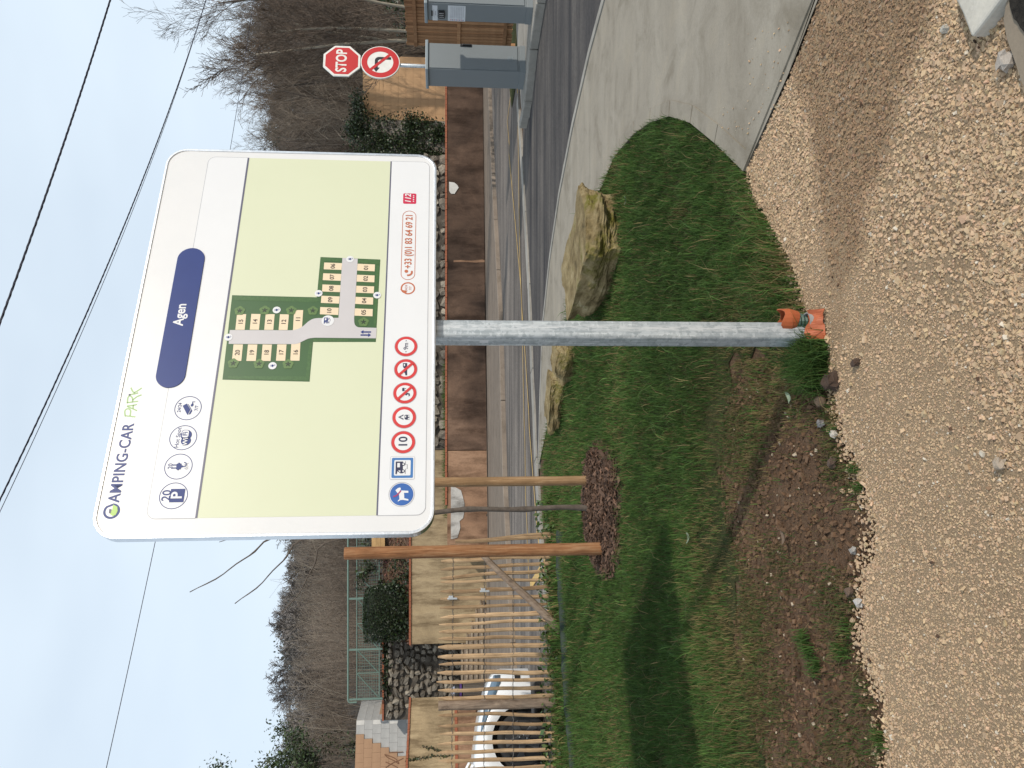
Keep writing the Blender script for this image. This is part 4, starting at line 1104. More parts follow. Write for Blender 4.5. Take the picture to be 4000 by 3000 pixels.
# bottom row of signs
fl = strip_l
sr = 0.0428
def disc(p, rim='print_red', fill='print_white', k=1.0, band=.79):
    c = p
    ring('disc_edge', circ(c, sr * k * 1.03, 40), circ(c, sr * k * .985, 40), 3, 'print_line', fl)
    d = pr('sign_disc', circ(c, sr * k * .985, 40), 4, rim, fl)
    if band: pr('disc_field', circ(c, sr * k * band * .92, 40), 5, fill, d)
    return c, d
c = zE(163, 1138)
ring('disc_edge', circ(c, sr * 1.05, 40), circ(c, sr, 40), 3, 'print_line', fl); dd = pr('sign_disc', circ(c, sr * .94, 40), 4, 'print_dogblue', fl)
pr('dog_shape', [zE(*p) for p in ((105, 1100), (130, 1080), (150, 1075), (157, 1090), (147, 1105), (165, 1103), (225, 1106), (225, 1125), (185, 1125), (188, 1175), (225, 1183), (225, 1198), (175, 1190), (150, 1192), (130, 1206), (127, 1198), (143, 1184), (139, 1140), (120, 1122))], 5, 'print_white', dd)
stroke('leash', [[zE(85, 1160), zE(112, 1152), zE(135, 1130), zE(157, 1105)]], .005, 6, 'print_magenta', dd)
c = zE(170, 893); h = .0435
sq = pr('service_square', rrect(c[0] - h, c[0] + h, c[1] - h, c[1] + h, .006, 4), 3, 'print_line', fl)
for k, lay, mt in ((.97, 4, 'print_white'), (.86, 5, 'print_signblue'), (.66, 6, 'print_white')):
    pr('square_field', rrect(c[0] - h * k, c[0] + h * k, c[1] - h * k, c[1] + h * k, .004, 4), lay, mt, sq)
camper(sq, (c[0], c[1] + .004), .0232, 7, 'print_ink')
c, d = disc(zE(178, 655)); text('lettering', '10', *zE(180, 655), .043, 'print_ink', d, 6, bold=.02)
c, d = disc(zE(187, 425))
pr('tent_shape', [[zE(*p) for p in ((130, 424), (180, 400), (180, 410), (150, 424), (180, 438), (180, 450))], [zE(*p) for p in ((190, 405), (205, 402), (235, 404), (235, 448), (200, 448), (190, 440))]], 6, 'print_ink', d)
pr('car_window', [[zE(*p) for p in ((196, 412), (205, 410), (205, 428), (196, 428))], circ(zE(228, 415), .003, 10), circ(zE(228, 438), .003, 10)], 7, 'print_white', d)
def slash(d, c, k=1.0):
    v = sr * .62 * k; w = .0035
    pr('slash', [(c[0] - v - w, c[1] + v - w), (c[0] - v + w, c[1] + v + w), (c[0] + v + w, c[1] - v + w), (c[0] + v - w, c[1] - v - w)], 8, 'print_red', d)
c, d = disc(zE(193, 200))
pr('fire_shape', [[zE(*p) for p in ((195, 215), (215, 200), (238, 205), (240, 228), (222, 232), (232, 218), (216, 214), (205, 226))], [zE(*p) for p in ((168, 155), (188, 152), (188, 184), (168, 184))], [zE(*p) for p in ((188, 160), (205, 156), (205, 160), (190, 166))], [zE(*p) for p in ((188, 172), (205, 178), (205, 182), (190, 178))]], 6, 'print_ink', d)
slash(d, c)
c, d = disc(zA(1854, 637))
pr('caravan_shape', [[zA(*p) for p in ((1843, 640), (1862, 640), (1862, 672), (1852, 672), (1850, 660), (1843, 655))], [zA(*p) for p in ((1838, 603), (1862, 603), (1862, 632), (1843, 632), (1838, 622))]], 6, 'print_ink', d)
pr('caravan_window', [[zA(*p) for p in ((1843, 608), (1850, 608), (1850, 620), (1843, 620))]], 7, 'print_white', d)
slash(d, c)
c, d = disc(zA(1856, 508))
text('lettering', '9m', *c, .024, 'print_ink', d, 6, bold=.015)
for sg in (-1, 1): pr('tick', [(c[0] + sg * .022, c[1] - .003), (c[0] + sg * .027, c[1]), (c[0] + sg * .022, c[1] + .003)], 6, 'print_ink', d)
c = zA(1866, 180); r = .0285
rg = ring('round_the_clock_arrow', circ(c, r, 36, 130, -195), circ(c, r * .80, 36, 130, -195), 3, 'print_orange', fl)
pr('arrow_head', [(c[0] - r * .95, c[1] + r * .25), (c[0] - r * .2, c[1] + r * 1.1), (c[0] - r * .45, c[1] + r * .15)][::1], 4, 'print_orange', rg)
text('lettering', '24/24', c[0], c[1] + .0065, .0135, 'print_orange', rg, 4); text('lettering', '7/7', c[0], c[1] - .0095, .0135, 'print_orange', rg, 4)
e0, e1 = zF(185, 1058), zF(195, 531); hz0, hz1 = zF(241, 800)[1], zF(134, 800)[1]
cap = ring('phone_capsule', rrect(e0[0], e1[0], hz0, hz1, (hz1 - hz0) * .499, 12), rrect(e0[0] + .0025, e1[0] - .0025, hz0 + .0025, hz1 - .0025, (hz1 - hz0) * .499 - .0025, 12), 3, 'print_orange', fl)
p0, p1 = zF(205, 972), zF(205, 566)
tel = text('lettering', '+33 (0)1 83 64 69 21', p0[0], (hz0 + hz1) / 2 - .0125, .040, 'print_orange', cap, 4, align='LEFT', bold=.02)
TEL_W = p1[0] - p0[0]
hc = zF(187, 1002)
stroke('handset', [[(hc[0] - .013, hc[1] + .006), (hc[0] - .012, hc[1] - .004), (hc[0] - .004, hc[1] - .012), (hc[0] + .008, hc[1] - .013)]], .0075, 4, 'print_orange', cap)
pr('speech_bubble', circ((hc[0] + .006, hc[1] + .009), .0075, 16), 4, 'print_orange', cap)
c = zF(196, 438); h = .0275
em = pr('emergency_square', rrect(c[0] - h, c[0] + h, c[1] - h, c[1] + h, .006, 4), 3, 'print_crimson', fl)
text('lettering', '112', c[0], c[1] + .006, .034, 'print_white', em, 4, bold=.025, shear=.2, sx=.95)
pr('dots', [circ((c[0] + dx, c[1] - .016), .0028, 10) for dx in (-.014, -.004, .006, .015)], 4, 'print_white', em)

# squeeze the long texts to their measured widths, then turn all lettering into meshes
bpy.context.view_layer.update()
for t, W in ((name_t, NAME_W), (name_t2, NAME_W), (tel, TEL_W)):
    t.scale.x = W / max(1e-4, t.dimensions.x) * t.scale.x

# orange sleeve, ribbed conduit and pipe stub at the post's foot
cd = thing('conduit_stub', 'torn orange plastic sleeve with green ribbed conduit at the foot of the board post', 'conduit', (float(post_c[0]), float(post_c[1]), 0))
zP = lambda a, b: (2900 + a / 4.148, 1100 + b / 4.148)
def gp(a, b, z=0.0): return G(*zP(a, b), z)
px, py = float(post_c[0]), float(post_c[1])
mb = MB(cd.location)
q_ = G(3122, 1238, .06); cx_, cy_ = float(q_[0]) - .012, float(q_[1]) + .035
ang = [R(a) for a in range(0, 360, 20)]
# upright torn sleeve right of the post
rim_h = [0.122 + 0.010 * math.sin(3 * a + 1) + random.uniform(-.006, .006) for a in ang]
n = len(ang)
lo = [(cx_ + .040 * math.cos(a), cy_ + .034 * math.sin(a), 0.058 + .006 * math.sin(2 * a)) for a in ang]; hi = [(cx_ + .047 * math.cos(a), cy_ + .040 * math.sin(a), h_) for a, h_ in zip(ang, rim_h)]
mid = [(cx_ + .049 * math.cos(a), cy_ + .041 * math.sin(a), 0.088) for a in ang]
mb.add(lo + mid + hi, [(r_ * n + i, r_ * n + (i + 1) % n, (r_ + 1) * n + (i + 1) % n, (r_ + 1) * n + i) for r_ in range(2) for i in range(n)])
sl = mb.build('sleeve', M['orange_plastic'], cd)
m_ = sl.modifiers.new('thick', 'SOLIDIFY'); m_.thickness = .003
mb = MB(cd.location)
pts = [(cx_ - .004, cy_, -.03 + .0075 * k) for k in range(15)]; mb.tube(pts, [.034 if k % 2 else .030 for k in range(15)], 16); mb.build('ribbed_conduit', M['green_plastic'], cd, smooth=False)
mb = MB(cd.location)
mb.tube([(px + .050, py - .05, -.02), (px + .050, py - .05, .035)], .034, 16, cap=False)
o = mb.build('pipe_end', M['grey_plastic'], cd); m_ = o.modifiers.new('thick', 'SOLIDIFY'); m_.thickness = .004
mb = MB(cd.location)                                # folded orange sheet in front of the post
xs = np.linspace(-.035, .085, 16); rows = [(-.052, .010), (-.068, .038), (-.085, .024), (-.105, .004), (-.118, -.012)]
vs = []
for dy, z in rows:
    for x in xs: vs.append((px + x + .012, py + dy - .10 * x * .3 + .006 * math.sin(40 * x), max(-.012, z + .010 * math.sin(47 * x + dy * 60) + .012 * mnoise.noise(Vector((x * 40, dy * 40, 2))))))
m2 = len(xs)
mb.add(vs, [(j * m2 + i, j * m2 + i + 1, (j + 1) * m2 + i + 1, (j + 1) * m2 + i) for j in range(len(rows) - 1) for i in range(m2 - 1)])
o = mb.build('torn_sheet', M['orange_plastic'], cd); m_ = o.modifiers.new('thick', 'SOLIDIFY'); m_.thickness = .003


# ================================================================ cabinets, traffic signs
CE1 = np.array([math.cos(R(13)), math.sin(R(13)), 0]); CE2 = np.array([-math.sin(R(13)), math.cos(R(13)), 0])     # along the door side, along the left side
def cabinet(label, corner, w, d, ztop, roof_t=.05, hgt0=.118):
    c0 = np.array(corner); a = math.atan2(CE1[1], CE1[0])
    t = thing('payment_cabinet' if 'keypad' in label else 'utility_cabinet', label, 'cabinet', (float(c0[0]), float(c0[1]), hgt0), a)
    H = ztop - hgt0
    mb = MB(); mb.box(0, w, 0, d, 0, 0.10); mb.build('plinth', M['cabinet'], t, bevel=.004)
    mb = MB(); mb.box(.006, w - .006, .006, d - .006, 0.10, H - roof_t); tag(mb.build('body', M['cabinet'], t, bevel=.006), None)
    mb = MB(); mb.box(-.03, w + .03, -.035, d + .03, H - roof_t, H); mb.build('roof', M['cabinet_roof'], t, bevel=.01)
    mb = MB(); mb.box(.022, w - .022, -.010, .004, 0.14, H - roof_t - .02); dr = mb.build('door', M['cabinet'], t, bevel=.004)
    return t, dr, H
corner1 = G(*z3(1225, 625), .12)
H1 = float(D(*z3(357, 590), corner1[1])[2])
cb1, door1, CH = cabinet('tall grey blue utility cabinet left of the keypad cabinet, half of its door in shade', corner1, .52, .50, H1)
mb = MB(); hx, hz_ = .475, 1.03
mb.box(hx - .022, hx + .022, -.028, -.010, hz_ - .10, hz_ + .10); mb.box(hx - .014, hx + .014, -.045, -.028, hz_ - .085, hz_ + .06)
mb.build('handle', M['black_plastic'], door1, bevel=.005)
for k in range(4):
    mb = MB(); z = .225 + .024 * k; mb.box(.20, .29, -.0155, -.0102, z, z + .010); mb.build('vent_slot', M['cabinet_roof'], door1)
corner2 = G(*z3(1290, 65), .12)
H2 = float(D(*z3(347, 45), corner2[1])[2])
cb2, door2, CH2 = cabinet('tall grey blue payment cabinet with keypad and printed notices on its side', corner2, .52, .40, H2)
# fittings on its left side (local x = 0)
def side_pt(p):                                     # pixel on the left side plane -> local (y, z)
    n = CE1; p0 = np.array([corner2[0], corner2[1], 0]) - CE1 * .004
    r = ray(*p); q = C0 + r * (((p0 - C0) @ n) / (r @ n)) - np.array([corner2[0], corner2[1], .118])
    return float(q @ CE2), float(q[2])
def side_plate(name, x0, x1, y0, y1, mat, th, parent=cb2, bev=0.0):
    (a0, b0), (a1, b1) = side_pt(z3(x0, y1)), side_pt(z3(x1, y0))
    ya, yb = min(a0, a1), max(a0, a1); za, zb = min(b0, b1), max(b0, b1)
    ya, yb = max(.012, ya), min(.392, yb)
    mb = MB(); mb.box(.006 - th, .006 - .0003, ya, yb, za, zb)
    return mb.build(name, mat, parent, bevel=bev), (ya, yb, za, zb)
notice1, (ya, yb, za, zb) = side_plate('notice', 420, 462, 52, 180, M['paper'], .003)
def side_text(parent, body, y, z, size, mat, align='CENTER', x=.0022):
    cu = bpy.data.curves.new('lettering', 'FONT'); cu.body = body; cu.size = size; cu.align_x = align; cu.align_y = 'CENTER'; cu.resolution_u = 2; cu.fill_mode = 'FRONT'
    o = bpy.data.objects.new('lettering', cu); COL.objects.link(o); o.parent = parent
    o.location = (x, y, z); o.rotation_euler = (R(90), 0, R(-90)); cu.materials.append(mat); TEXTS.append(o)
mb = MB()
for k, (w, hh) in enumerate(((.16, .004), (.10, .009), (.19, .003))):
    z = zb - .022 - k * .028; yc = (ya + yb) / 2; mb.box(.0015, .0028, yc - w / 2, yc + w / 2, z - hh, z + hh)
mb.build('print_rows', M['print_line'], notice1)
notice2, (ya, yb, za, zb) = side_plate('notice', 552, 706, 57, 186, M['paper'], .003)
mb = MB()
for k in range(8):
    z = zb - .045 - k * (zb - za - .07) / 7.5
    for hh in (0, -.008): mb.box(.0015, .0028, ya + .02, yb - .055 - random.uniform(0, .04), z + hh - .0018, z + hh + .0018)
mb.build('print_rows', M['print_line'], notice2)
for k in range(8):
    z = zb - .049 - k * (zb - za - .07) / 7.5; mb = MB(); mb.tube([(.0026, yb - .03, z), (.0012, yb - .03, z)], .0085, 12)
    mb.build('flag_dot', M['print_crimson' if k % 2 == 0 else 'print_blue'], notice2)
kp, (ya, yb, za, zb) = side_plate('keypad', 470, 524, 95, 152, M['black_plastic'], .03, bev=.006)
for i in range(4):
    for j in range(3):
        mb = MB(); y = ya + .015 + (yb - ya - .03) * (j + .5) / 3; z = za + .015 + (zb - za - .03) * (i + .5) / 4
        mb.box(-.028, -.0235, y - .006, y + .006, z - .007, z + .007); mb.build('key', M['zinc'], kp, bevel=.002)
side_plate('card_slot', 408, 420, 96, 138, M['black_plastic'], .012)

# stop sign and no left turn sign on one pole
sp = D(*z4(465, 535), 15.9)
SA = R(18)
ts = thing('traffic_sign', 'red stop sign above a round no left turn sign on a pole behind the cabinet', 'traffic sign', (float(sp[0]), float(sp[1]), 0), SA)
sX, sY = np.array([math.cos(SA), math.sin(SA), 0]), np.array([-math.sin(SA), math.cos(SA), 0])
zs = float(D(*z4(300, 530), 15.9)[2]); zc = float(D(*z4(632, 545), 15.9)[2])
rs = float(D(*z4(140, 530), 15.9)[2] - D(*z4(460, 530), 15.9)[2]) / 2; rc = float(D(*z4(463, 545), 15.9)[2] - D(*z4(801, 545), 15.9)[2]) / 2
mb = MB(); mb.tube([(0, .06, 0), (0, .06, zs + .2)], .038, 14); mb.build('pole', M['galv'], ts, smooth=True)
octo = lambda r: [(r / math.cos(R(22.5)) * math.cos(R(22.5 + 45 * k)), r / math.cos(R(22.5)) * math.sin(R(22.5 + 45 * k))) for k in range(8)]
mb = MB(); mb.yprism([(x, z + zs) for x, z in octo(rs)], -.012, .02); plate_s = mb.build('stop_plate', M['sign_white'], ts, bevel=.004)
mb = MB(); mb.yprism([(x, z + zs) for x, z in octo(rs * .88)], -.0145, -.0125); mb.build('red_field', M['sign_red'], plate_s)
cu = bpy.data.curves.new('lettering', 'FONT'); cu.body = 'STOP'; cu.size = rs * .80; cu.align_x = 'CENTER'; cu.align_y = 'CENTER'; cu.offset = .022 * rs; cu.fill_mode = 'FRONT'; cu.resolution_u = 4
o = bpy.data.objects.new('lettering', cu); COL.objects.link(o); o.parent = plate_s; o.location = (0, -.0155, zs); o.rotation_euler = (R(90), 0, 0); o.scale = (.78, 1, 1); cu.materials.append(M['sign_white']); TEXTS.append(o)
mb = MB(); mb.yprism(circ((0, zc), rc, 48), -.012, .02); plate_c = mb.build('no_turn_plate', M['sign_white'], ts, smooth=False)
def flat(name, poly, y, mat, parent):
    mb = MB(); mb.add([(x, y, z) for x, z in poly], [tuple(range(len(poly)))]); return mb.build(name, mat, parent)
mb = MB(); oo, ii = circ((0, zc), rc * .955, 48), circ((0, zc), rc * .665, 48); n = 48
mb.add([(x, -.0145, z) for x, z in oo] + [(x, -.0145, z) for x, z in ii], [(i, (i + 1) % n, n + (i + 1) % n, n + i) for i in range(n)]); mb.build('red_ring', M['sign_red'], plate_c)
k = rc
arrow = [(.33 * k, -.55 * k), (.33 * k, .06 * k)] + [(.11 * k + .22 * k * math.cos(R(a)), .06 * k + .22 * k * math.sin(R(a))) for a in range(15, 91, 15)] + [(-.34 * k, .28 * k), (-.34 * k, .38 * k), (-.62 * k, .20 * k), (-.34 * k, .02 * k), (-.34 * k, .12 * k), (.09 * k, .12 * k), (.17 * k, .04 * k), (.17 * k, -.55 * k)]
flat('turn_arrow', [(x, z + zc) for x, z in arrow], -.0140, M['sign_black'], plate_c)
v, w = .50 * k, .055 * k
flat('slash', [(-v - w, zc + v - w), (-v + w, zc + v + w), (v + w, zc - v + w), (v - w, zc - v - w)][::-1], -.0150, M['sign_red'], plate_c)
for z in (zs, zc):
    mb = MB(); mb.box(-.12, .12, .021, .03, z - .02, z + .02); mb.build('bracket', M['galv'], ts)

# slatted wooden fence at the right
fa_, fb_ = np.array([7.28, 16.6]), np.array([8.35, 13.1])
fd = (fb_ - fa_) / np.linalg.norm(fb_ - fa_); fn = np.array([fd[1], -fd[0]])       # fn points away from the camera side
if fn @ np.array([-1, 0]) > 0: fn = -fn
sf = thing('slat_fence', 'brown vertical slat fence behind the cabinets', 'fence', (*fa_, 0))
FT, FB = 2.32, .10
slat_me = MB(); slat_me.box(-.036, .036, -.011, .011, -(FT - FB) / 2, (FT - FB) / 2); slat_me = slat_me.mesh('slat'); slat_me.materials.append(M['slat_wood'])
s = .04
ang = math.atan2(fd[1], fd[0]); L = np.linalg.norm(fb_ - fa_)
while s < L:
    o = link('slat', slat_me, sf); p = fa_ + fd * s - fn * random.uniform(0, .006)
    o.location = (p[0] - fa_[0], p[1] - fa_[1], (FT + FB) / 2 + random.uniform(-.012, .012)); o.rotation_euler = (random.uniform(-.006, .006), random.uniform(-.004, .004), ang + random.uniform(-.03, .03))
    s += .081 + random.choice((0, 0, 0, .006, .010))
for z in (2.13, 1.22, .25):
    mb = MB(sf.location); a, b = fa_ - fn * .030, fb_ - fn * .030
    mb.obox([*((a + b) / 2), z], [*(fd * L / 2), 0], [*(fn * .016), 0], [0, 0, .035]); mb.build('rail', M['slat_wood'], sf)
s = 0
while s < L:
    mb = MB(sf.location); p = fa_ + fd * s + fn * .06; mb.obox([*p, 1.12], [*(fd * .04), 0], [*(fn * .04), 0], [0, 0, 1.14]); mb.build('fence_post', M['slat_wood'], sf); s += 1.75

# ================================================================ stakes, sapling
def stake(label, cx, cy, r, h, mat, lean=(0, 0), half=False):
    t = thing('tree_stake', label, 'stake', (cx, cy, 0))
    mb = MB(); n = 16; pts = []; rad = []
    for k in range(14):
        z = -.1 + (h + .1) * k / 13; pts.append((lean[0] * z, lean[1] * z, z)); rad.append(r * (1 + .02 * math.sin(k * 1.9)))
    pts.append((lean[0] * h, lean[1] * h, h + .006)); rad.append(r * .93)
    mb.tube(pts, rad, n); o = mb.build('stake_body', mat, t, smooth=False)
    o.data.polygons.foreach_set('use_smooth', [len(p.vertices) == 4 for p in o.data.polygons])
    return t
qL = G(1312 * S22, 1185 * S22); qR = G(1283 * S22, 1038 * S22); qS = G(1290 * S22, 1100 * S22)
stake('tall thick orange brown round stake left of the sapling, its cut top in view', float(qL[0]), float(qL[1]), .058, float(D(*z5(578, 230), qL[1])[2]), M['stake_wood'])
stake('paler brown round stake right of the sapling, its top behind the board', float(qR[0]), float(qR[1]), .048, 2.40, M['stake_wood_pale'])
sx_, sy_ = float(qS[0]), float(qS[1])
sap = thing('sapling', 'young bare sapling tree between its two stakes, trunk below and twigs beyond the board', 'tree', (sx_, sy_, 0))
mb = MB(sap.location); P = []; rad = []
for k in range(30):
    z = -.05 + 3.2 * k / 29; P.append((sx_ + .018 * math.sin(2.3 * z) + .012 * math.sin(6 * z), sy_ + .02 * math.sin(1.7 * z), z)); rad.append(.026 * (1 - .2 * z / 3.2) * (1 + (.22 if k % 5 == 2 else 0)))
mb.tube(P, rad, 9); mb.build('trunk', M['bark'], sap, smooth=True)
for (tip, root, z0) in (((742, 2315), (1043, 2107), 2.25), ((918, 2360), (1155, 2117), 1.95), ((1103, 2396), (1247, 2130), 1.75)):
    a, b = D(*tip, sy_ - .1), D(*root, sy_ - .05); st_ = np.array([sx_, sy_, z0])
    mb = MB(sap.location); pts = []; rr = []
    for t in np.linspace(0, 1, 22):
        p = st_ * (1 - t) ** 2 + b * 2 * t * (1 - t) * .99 + a * t ** 2 if False else None
        if t < .45: u = t / .45; p = st_ + (b - st_) * u + np.array([0, 0, -.05 * math.sin(math.pi * u)])
        else: u = (t - .45) / .55; p = b + (a - b) * u + np.array([0, 0, -.06 * math.sin(math.pi * u)])
        p = p + np.array([.006 * math.sin(20 * t), 0, .006 * math.sin(27 * t + 1)]); pts.append(tuple(p)); rr.append(.012 * (1 - .72 * t) * (1.35 if int(t * 21) % 3 == 0 else 1))
    mb.tube(pts, rr, 6); mb.build('branch', M['bark'], sap)
for k, (z0, dx, dz) in enumerate(((2.6, .5, .55), (2.8, -.3, .8), (3.1, .15, .9), (2.3, .35, .5))):
    mb = MB(sap.location); pts = [(sx_ + dx * t, sy_ + .2 * t, z0 + dz * t + .1 * t * t) for t in np.linspace(0, 1, 8)]; mb.tube(pts, [.011 * (1 - .7 * t) for t in np.linspace(0, 1, 8)], 5); mb.build('branch', M['bark'], sap)

# ================================================================ chestnut paling fence
fA, fB = G(*z5(1985, 1640)), G(*z5(1938, 140))
PD = (fB - fA) / np.linalg.norm(fB - fA); PN3 = np.array([PD[1], -PD[0], 0.0])
pf = thing('paling_fence', 'rustic split chestnut paling fence with wires along the lawn edge', 'fence', (float(fA[0]), float(fA[1]), 0))
def fp(p): return PV(p, fA, PN3)
pal = [((1195, 276), (1885, 262)), ((1200, 320), (1885, 285)), ((1195, 375), (1895, 330)), ((1195, 425), (1895, 380)), ((1196, 457), (1885, 435)), ((1195, 517), (1890, 492)), ((1195, 565), (1892, 545)),
       ((1190, 622), (1890, 598)), ((1195, 685), (1890, 653)), ((1185, 728), (1890, 703)), ((1185, 777), (1895, 756)), ((1183, 823), (1895, 810)), ((1180, 877), (1890, 862)), ((1178, 937), (1890, 925)),
       ((1185, 987), (1890, 982)), ((1175, 1042), (1890, 1035)), ((1170, 1100), (1900, 1087)), ((1180, 1155), (1900, 1140)), ((1180, 1207), (1960, 1195)), ((1180, 1312), (1990, 1315)),
       ((1178, 1382), (1990, 1370)), ((1190, 1440), (1995, 1425)), ((1175, 1505), (1990, 1480)), ((1180, 1560), (1970, 1540)), ((1180, 1612), (1975, 1597)), ((1180, 1672), (1980, 1650)), ((1182, 1730), (1985, 1705)), ((1180, 1790), (1985, 1765))]
thick = {12: .034, 13: .034, 9: .022, 14: .022, 15: .03, 6: .030, 8: .032}
for i, (a, b) in enumerate(pal):
    top, bot = fp(z5(*a)), fp(z5(*b))
    if bot[2] > 0: bot = bot + (bot - top) / (top[2] - bot[2]) * (bot[2] + .05)
    r0 = thick.get(i, random.uniform(.022, .029)); mb = MB(pf.location); pts, rad = [], []
    nseg = 15; ph = random.uniform(0, 9)
    for k in range(nseg):
        t = k / (nseg - 1); p = bot + (top - bot) * t
        wob = .010 * mnoise.noise(Vector((t * 3 + ph, ph, 0))) * 2
        p = p + PD * wob + PN3 * .008 * math.sin(5 * t + ph); pts.append(tuple(p))
        rr = r0 * (1 + .16 * mnoise.noise(Vector((t * 6, ph, 3))))
        if t > .93: rr *= max(.35, 1 - (t - .93) / .07 * .7)
        rad.append(rr)
    mb.tube(pts, rad, 7, squash=.62, phase=random.uniform(0, 1)); mb.build('paling', M['paling'], pf)
# two broken palings leaning behind the orange stake
for a, b in (((1345, 190), (1938, 140)), ((1290, 190), (1905, 165))):
    top, bot = fp(z5(*a)) + PN3 * .05, fp(z5(*b)) + PN3 * .05; mb = MB(pf.location)
    pts = [tuple(bot + (top - bot) * t + PD * .008 * math.sin(6 * t)) for t in np.linspace(0, 1, 10)]; mb.tube(pts, .026, 7, squash=.6); mb.build('paling', M['paling'], pf)
top, bot = fp(z5(1182, 1257)), fp(z5(1985, 1236)); mb = MB(pf.location)
pts = [tuple(bot + (top - bot) * t + PD * .008 * mnoise.noise(Vector((t * 4, 0, 0)))) for t in np.linspace(-.04, 1, 14)]
mb.tube(pts, [.062 * (1 + .1 * mnoise.noise(Vector((t * 5, 4, 0)))) for t in np.linspace(0, 1, 14)], 10); mb.build('fence_post', M['brace_wood'], pf)
PNf = PN3 if PN3[1] < 0 else -PN3
top, bot = fp(z5(1460, 272)) + PNf * .09, PV(z5(1965, 757), fA + PNf * .09, PN3); mb = MB(pf.location)
bot = bot + (bot - top) * .03
mb.tube([tuple(top + (bot - top) * t + np.array([0, 0, .012 * math.sin(7 * t)])) for t in np.linspace(0, 1, 14)], [.040 + .018 * t for t in np.linspace(0, 1, 14)], 9); mb.build('diagonal_brace', M['brace_wood'], pf)
# wires twisted round each paling
xa0, xb0 = 262, 1800
for xz, xz2 in ((1268, 1278), (1476, 1482), (1664, 1666), (1905, 1920)):
    for ph in (0, math.pi):
        mb = MB(pf.location); pts = []
        for t in np.linspace(0, 1, 150):
            y = xa0 + (xb0 - xa0) * t; x = xz2 + (xz - xz2) * t
            p = fp(z5(x, y)) + PNf * (.026 * math.cos(math.pi * t * len(pal) + ph)) + np.array([0, 0, .008 * math.sin(math.pi * 2 * t * len(pal) + ph)])
            pts.append(tuple(p))
        mb.tube(pts, .0030, 4, cap=False); mb.build('wire', M['wire'], pf)
for (a, b) in (((1256, 560), (1290, 560)), ((1462, 512), (1500, 512))):
    c = fp(z5((a[0] + b[0]) / 2 + 0, a[1])) + PNf * .045; mb = MB(pf.location)
    mb.obox(c, PD * .012, PNf * .010, [0, 0, .065]); mb.obox(c + PD * .02 + np.array([0, 0, .02]), PD * .018, PNf * .008, [0, 0, .03]); tn = mb.build('wire_tensioner', M['zinc'], pf, bevel=.004)
# weed control cloth edging along the foot
cl = thing('weed_cloth', 'grey green strip of weed control cloth edging the lawn below the paling fence', 'ground cloth', (float(fA[0]), float(fA[1]), 0))
lo22 = [z5(1978, 120), z5(1972, 330), z5(1985, 560), z5(2000, 760), z5(2010, 1000), z5(2025, 1250), z5(2045, 1450), z5(2062, 1659), z5(2080, 1850)]
mb = MB(cl.location); vs = []; LP_ = []
for i in range(len(lo22) - 1):
    for t in np.linspace(0, 1, 8, endpoint=False): LP_.append((lo22[i][0] * (1 - t) + lo22[i + 1][0] * t, lo22[i][1] * (1 - t) + lo22[i + 1][1] * t))
for i, p in enumerate(LP_):
    q = G(*p); hgt = .05 + .02 * mnoise.noise(Vector((i * .35, 0, 0)))
    vs += [(q[0], q[1] - .02, -.02), (q[0], q[1] + .03, hgt * .8), (q[0] + .0, q[1] + .06, hgt), (q[0], q[1] + .12, -.01)]
mb.add(vs, [(4 * i + k, 4 * i + k + 1, 4 * i + k + 5, 4 * i + k + 4) for i in range(len(LP_) - 1) for k in range(3)]); mb.build('cloth_strip', M['fabric'], cl, smooth=True)

# ================================================================ boulders
def boulder(label, c, size, rz, seed, tilt=0.0, cuts=14):
    t = thing('boulder', label, 'rock', (c[0], c[1], 0), rz, 'limestone boulders edging the lawn')
    bm = bmesh.new(); bmesh.ops.create_cube(bm, size=2.0); bmesh.ops.subdivide_edges(bm, edges=bm.edges[:], cuts=24, use_grid_fill=True)
    for v in bm.verts:
        q = v.co.copy(); sph = q.normalized() * 1.15; p = q * .72 + sph * .28
        o3 = Vector((seed * 5.3, seed * 1.7, 0))
        p += mnoise.noise_vector(q * .8 + o3) * .30
        nrm = q.normalized()
        p += nrm * (.11 * mnoise.noise(q * 2.3 + o3) + .055 * abs(mnoise.noise(q * 5.0 + o3)) + .022 * mnoise.noise(q * 9 + o3) - .03 * abs(mnoise.noise(q * 4 - o3)) + .02 * mnoise.noise(q * 19 + o3))
        v.co = Vector((p.x * size[0], p.y * size[1], (p.z * .5 + .42) * size[2] + tilt * p.x * size[0]))
    me = bpy.data.meshes.new('stone_body'); bm.to_mesh(me); bm.free()
    link('stone_body', me, t, M['rock'])
    return t
boulder('largest limestone boulder, long with a mossy sunlit end, right of the board post', (1.20, 7.16), (.64, .36, .33), R(-62), 1, .0)
boulder('mid sized limestone boulder half hidden behind the board post', (.31, 9.0), (.22, .20, .24), R(-40), 4)
boulder('smaller pale limestone boulder at the far end of the row, left of the post', (-.20, 9.95), (.34, .2, .19), R(-25), 8, -.03)
boulder('small low limestone lump just beyond the far boulder', (-.55, 10.6), (.14, .12, .09), R(10), 11)

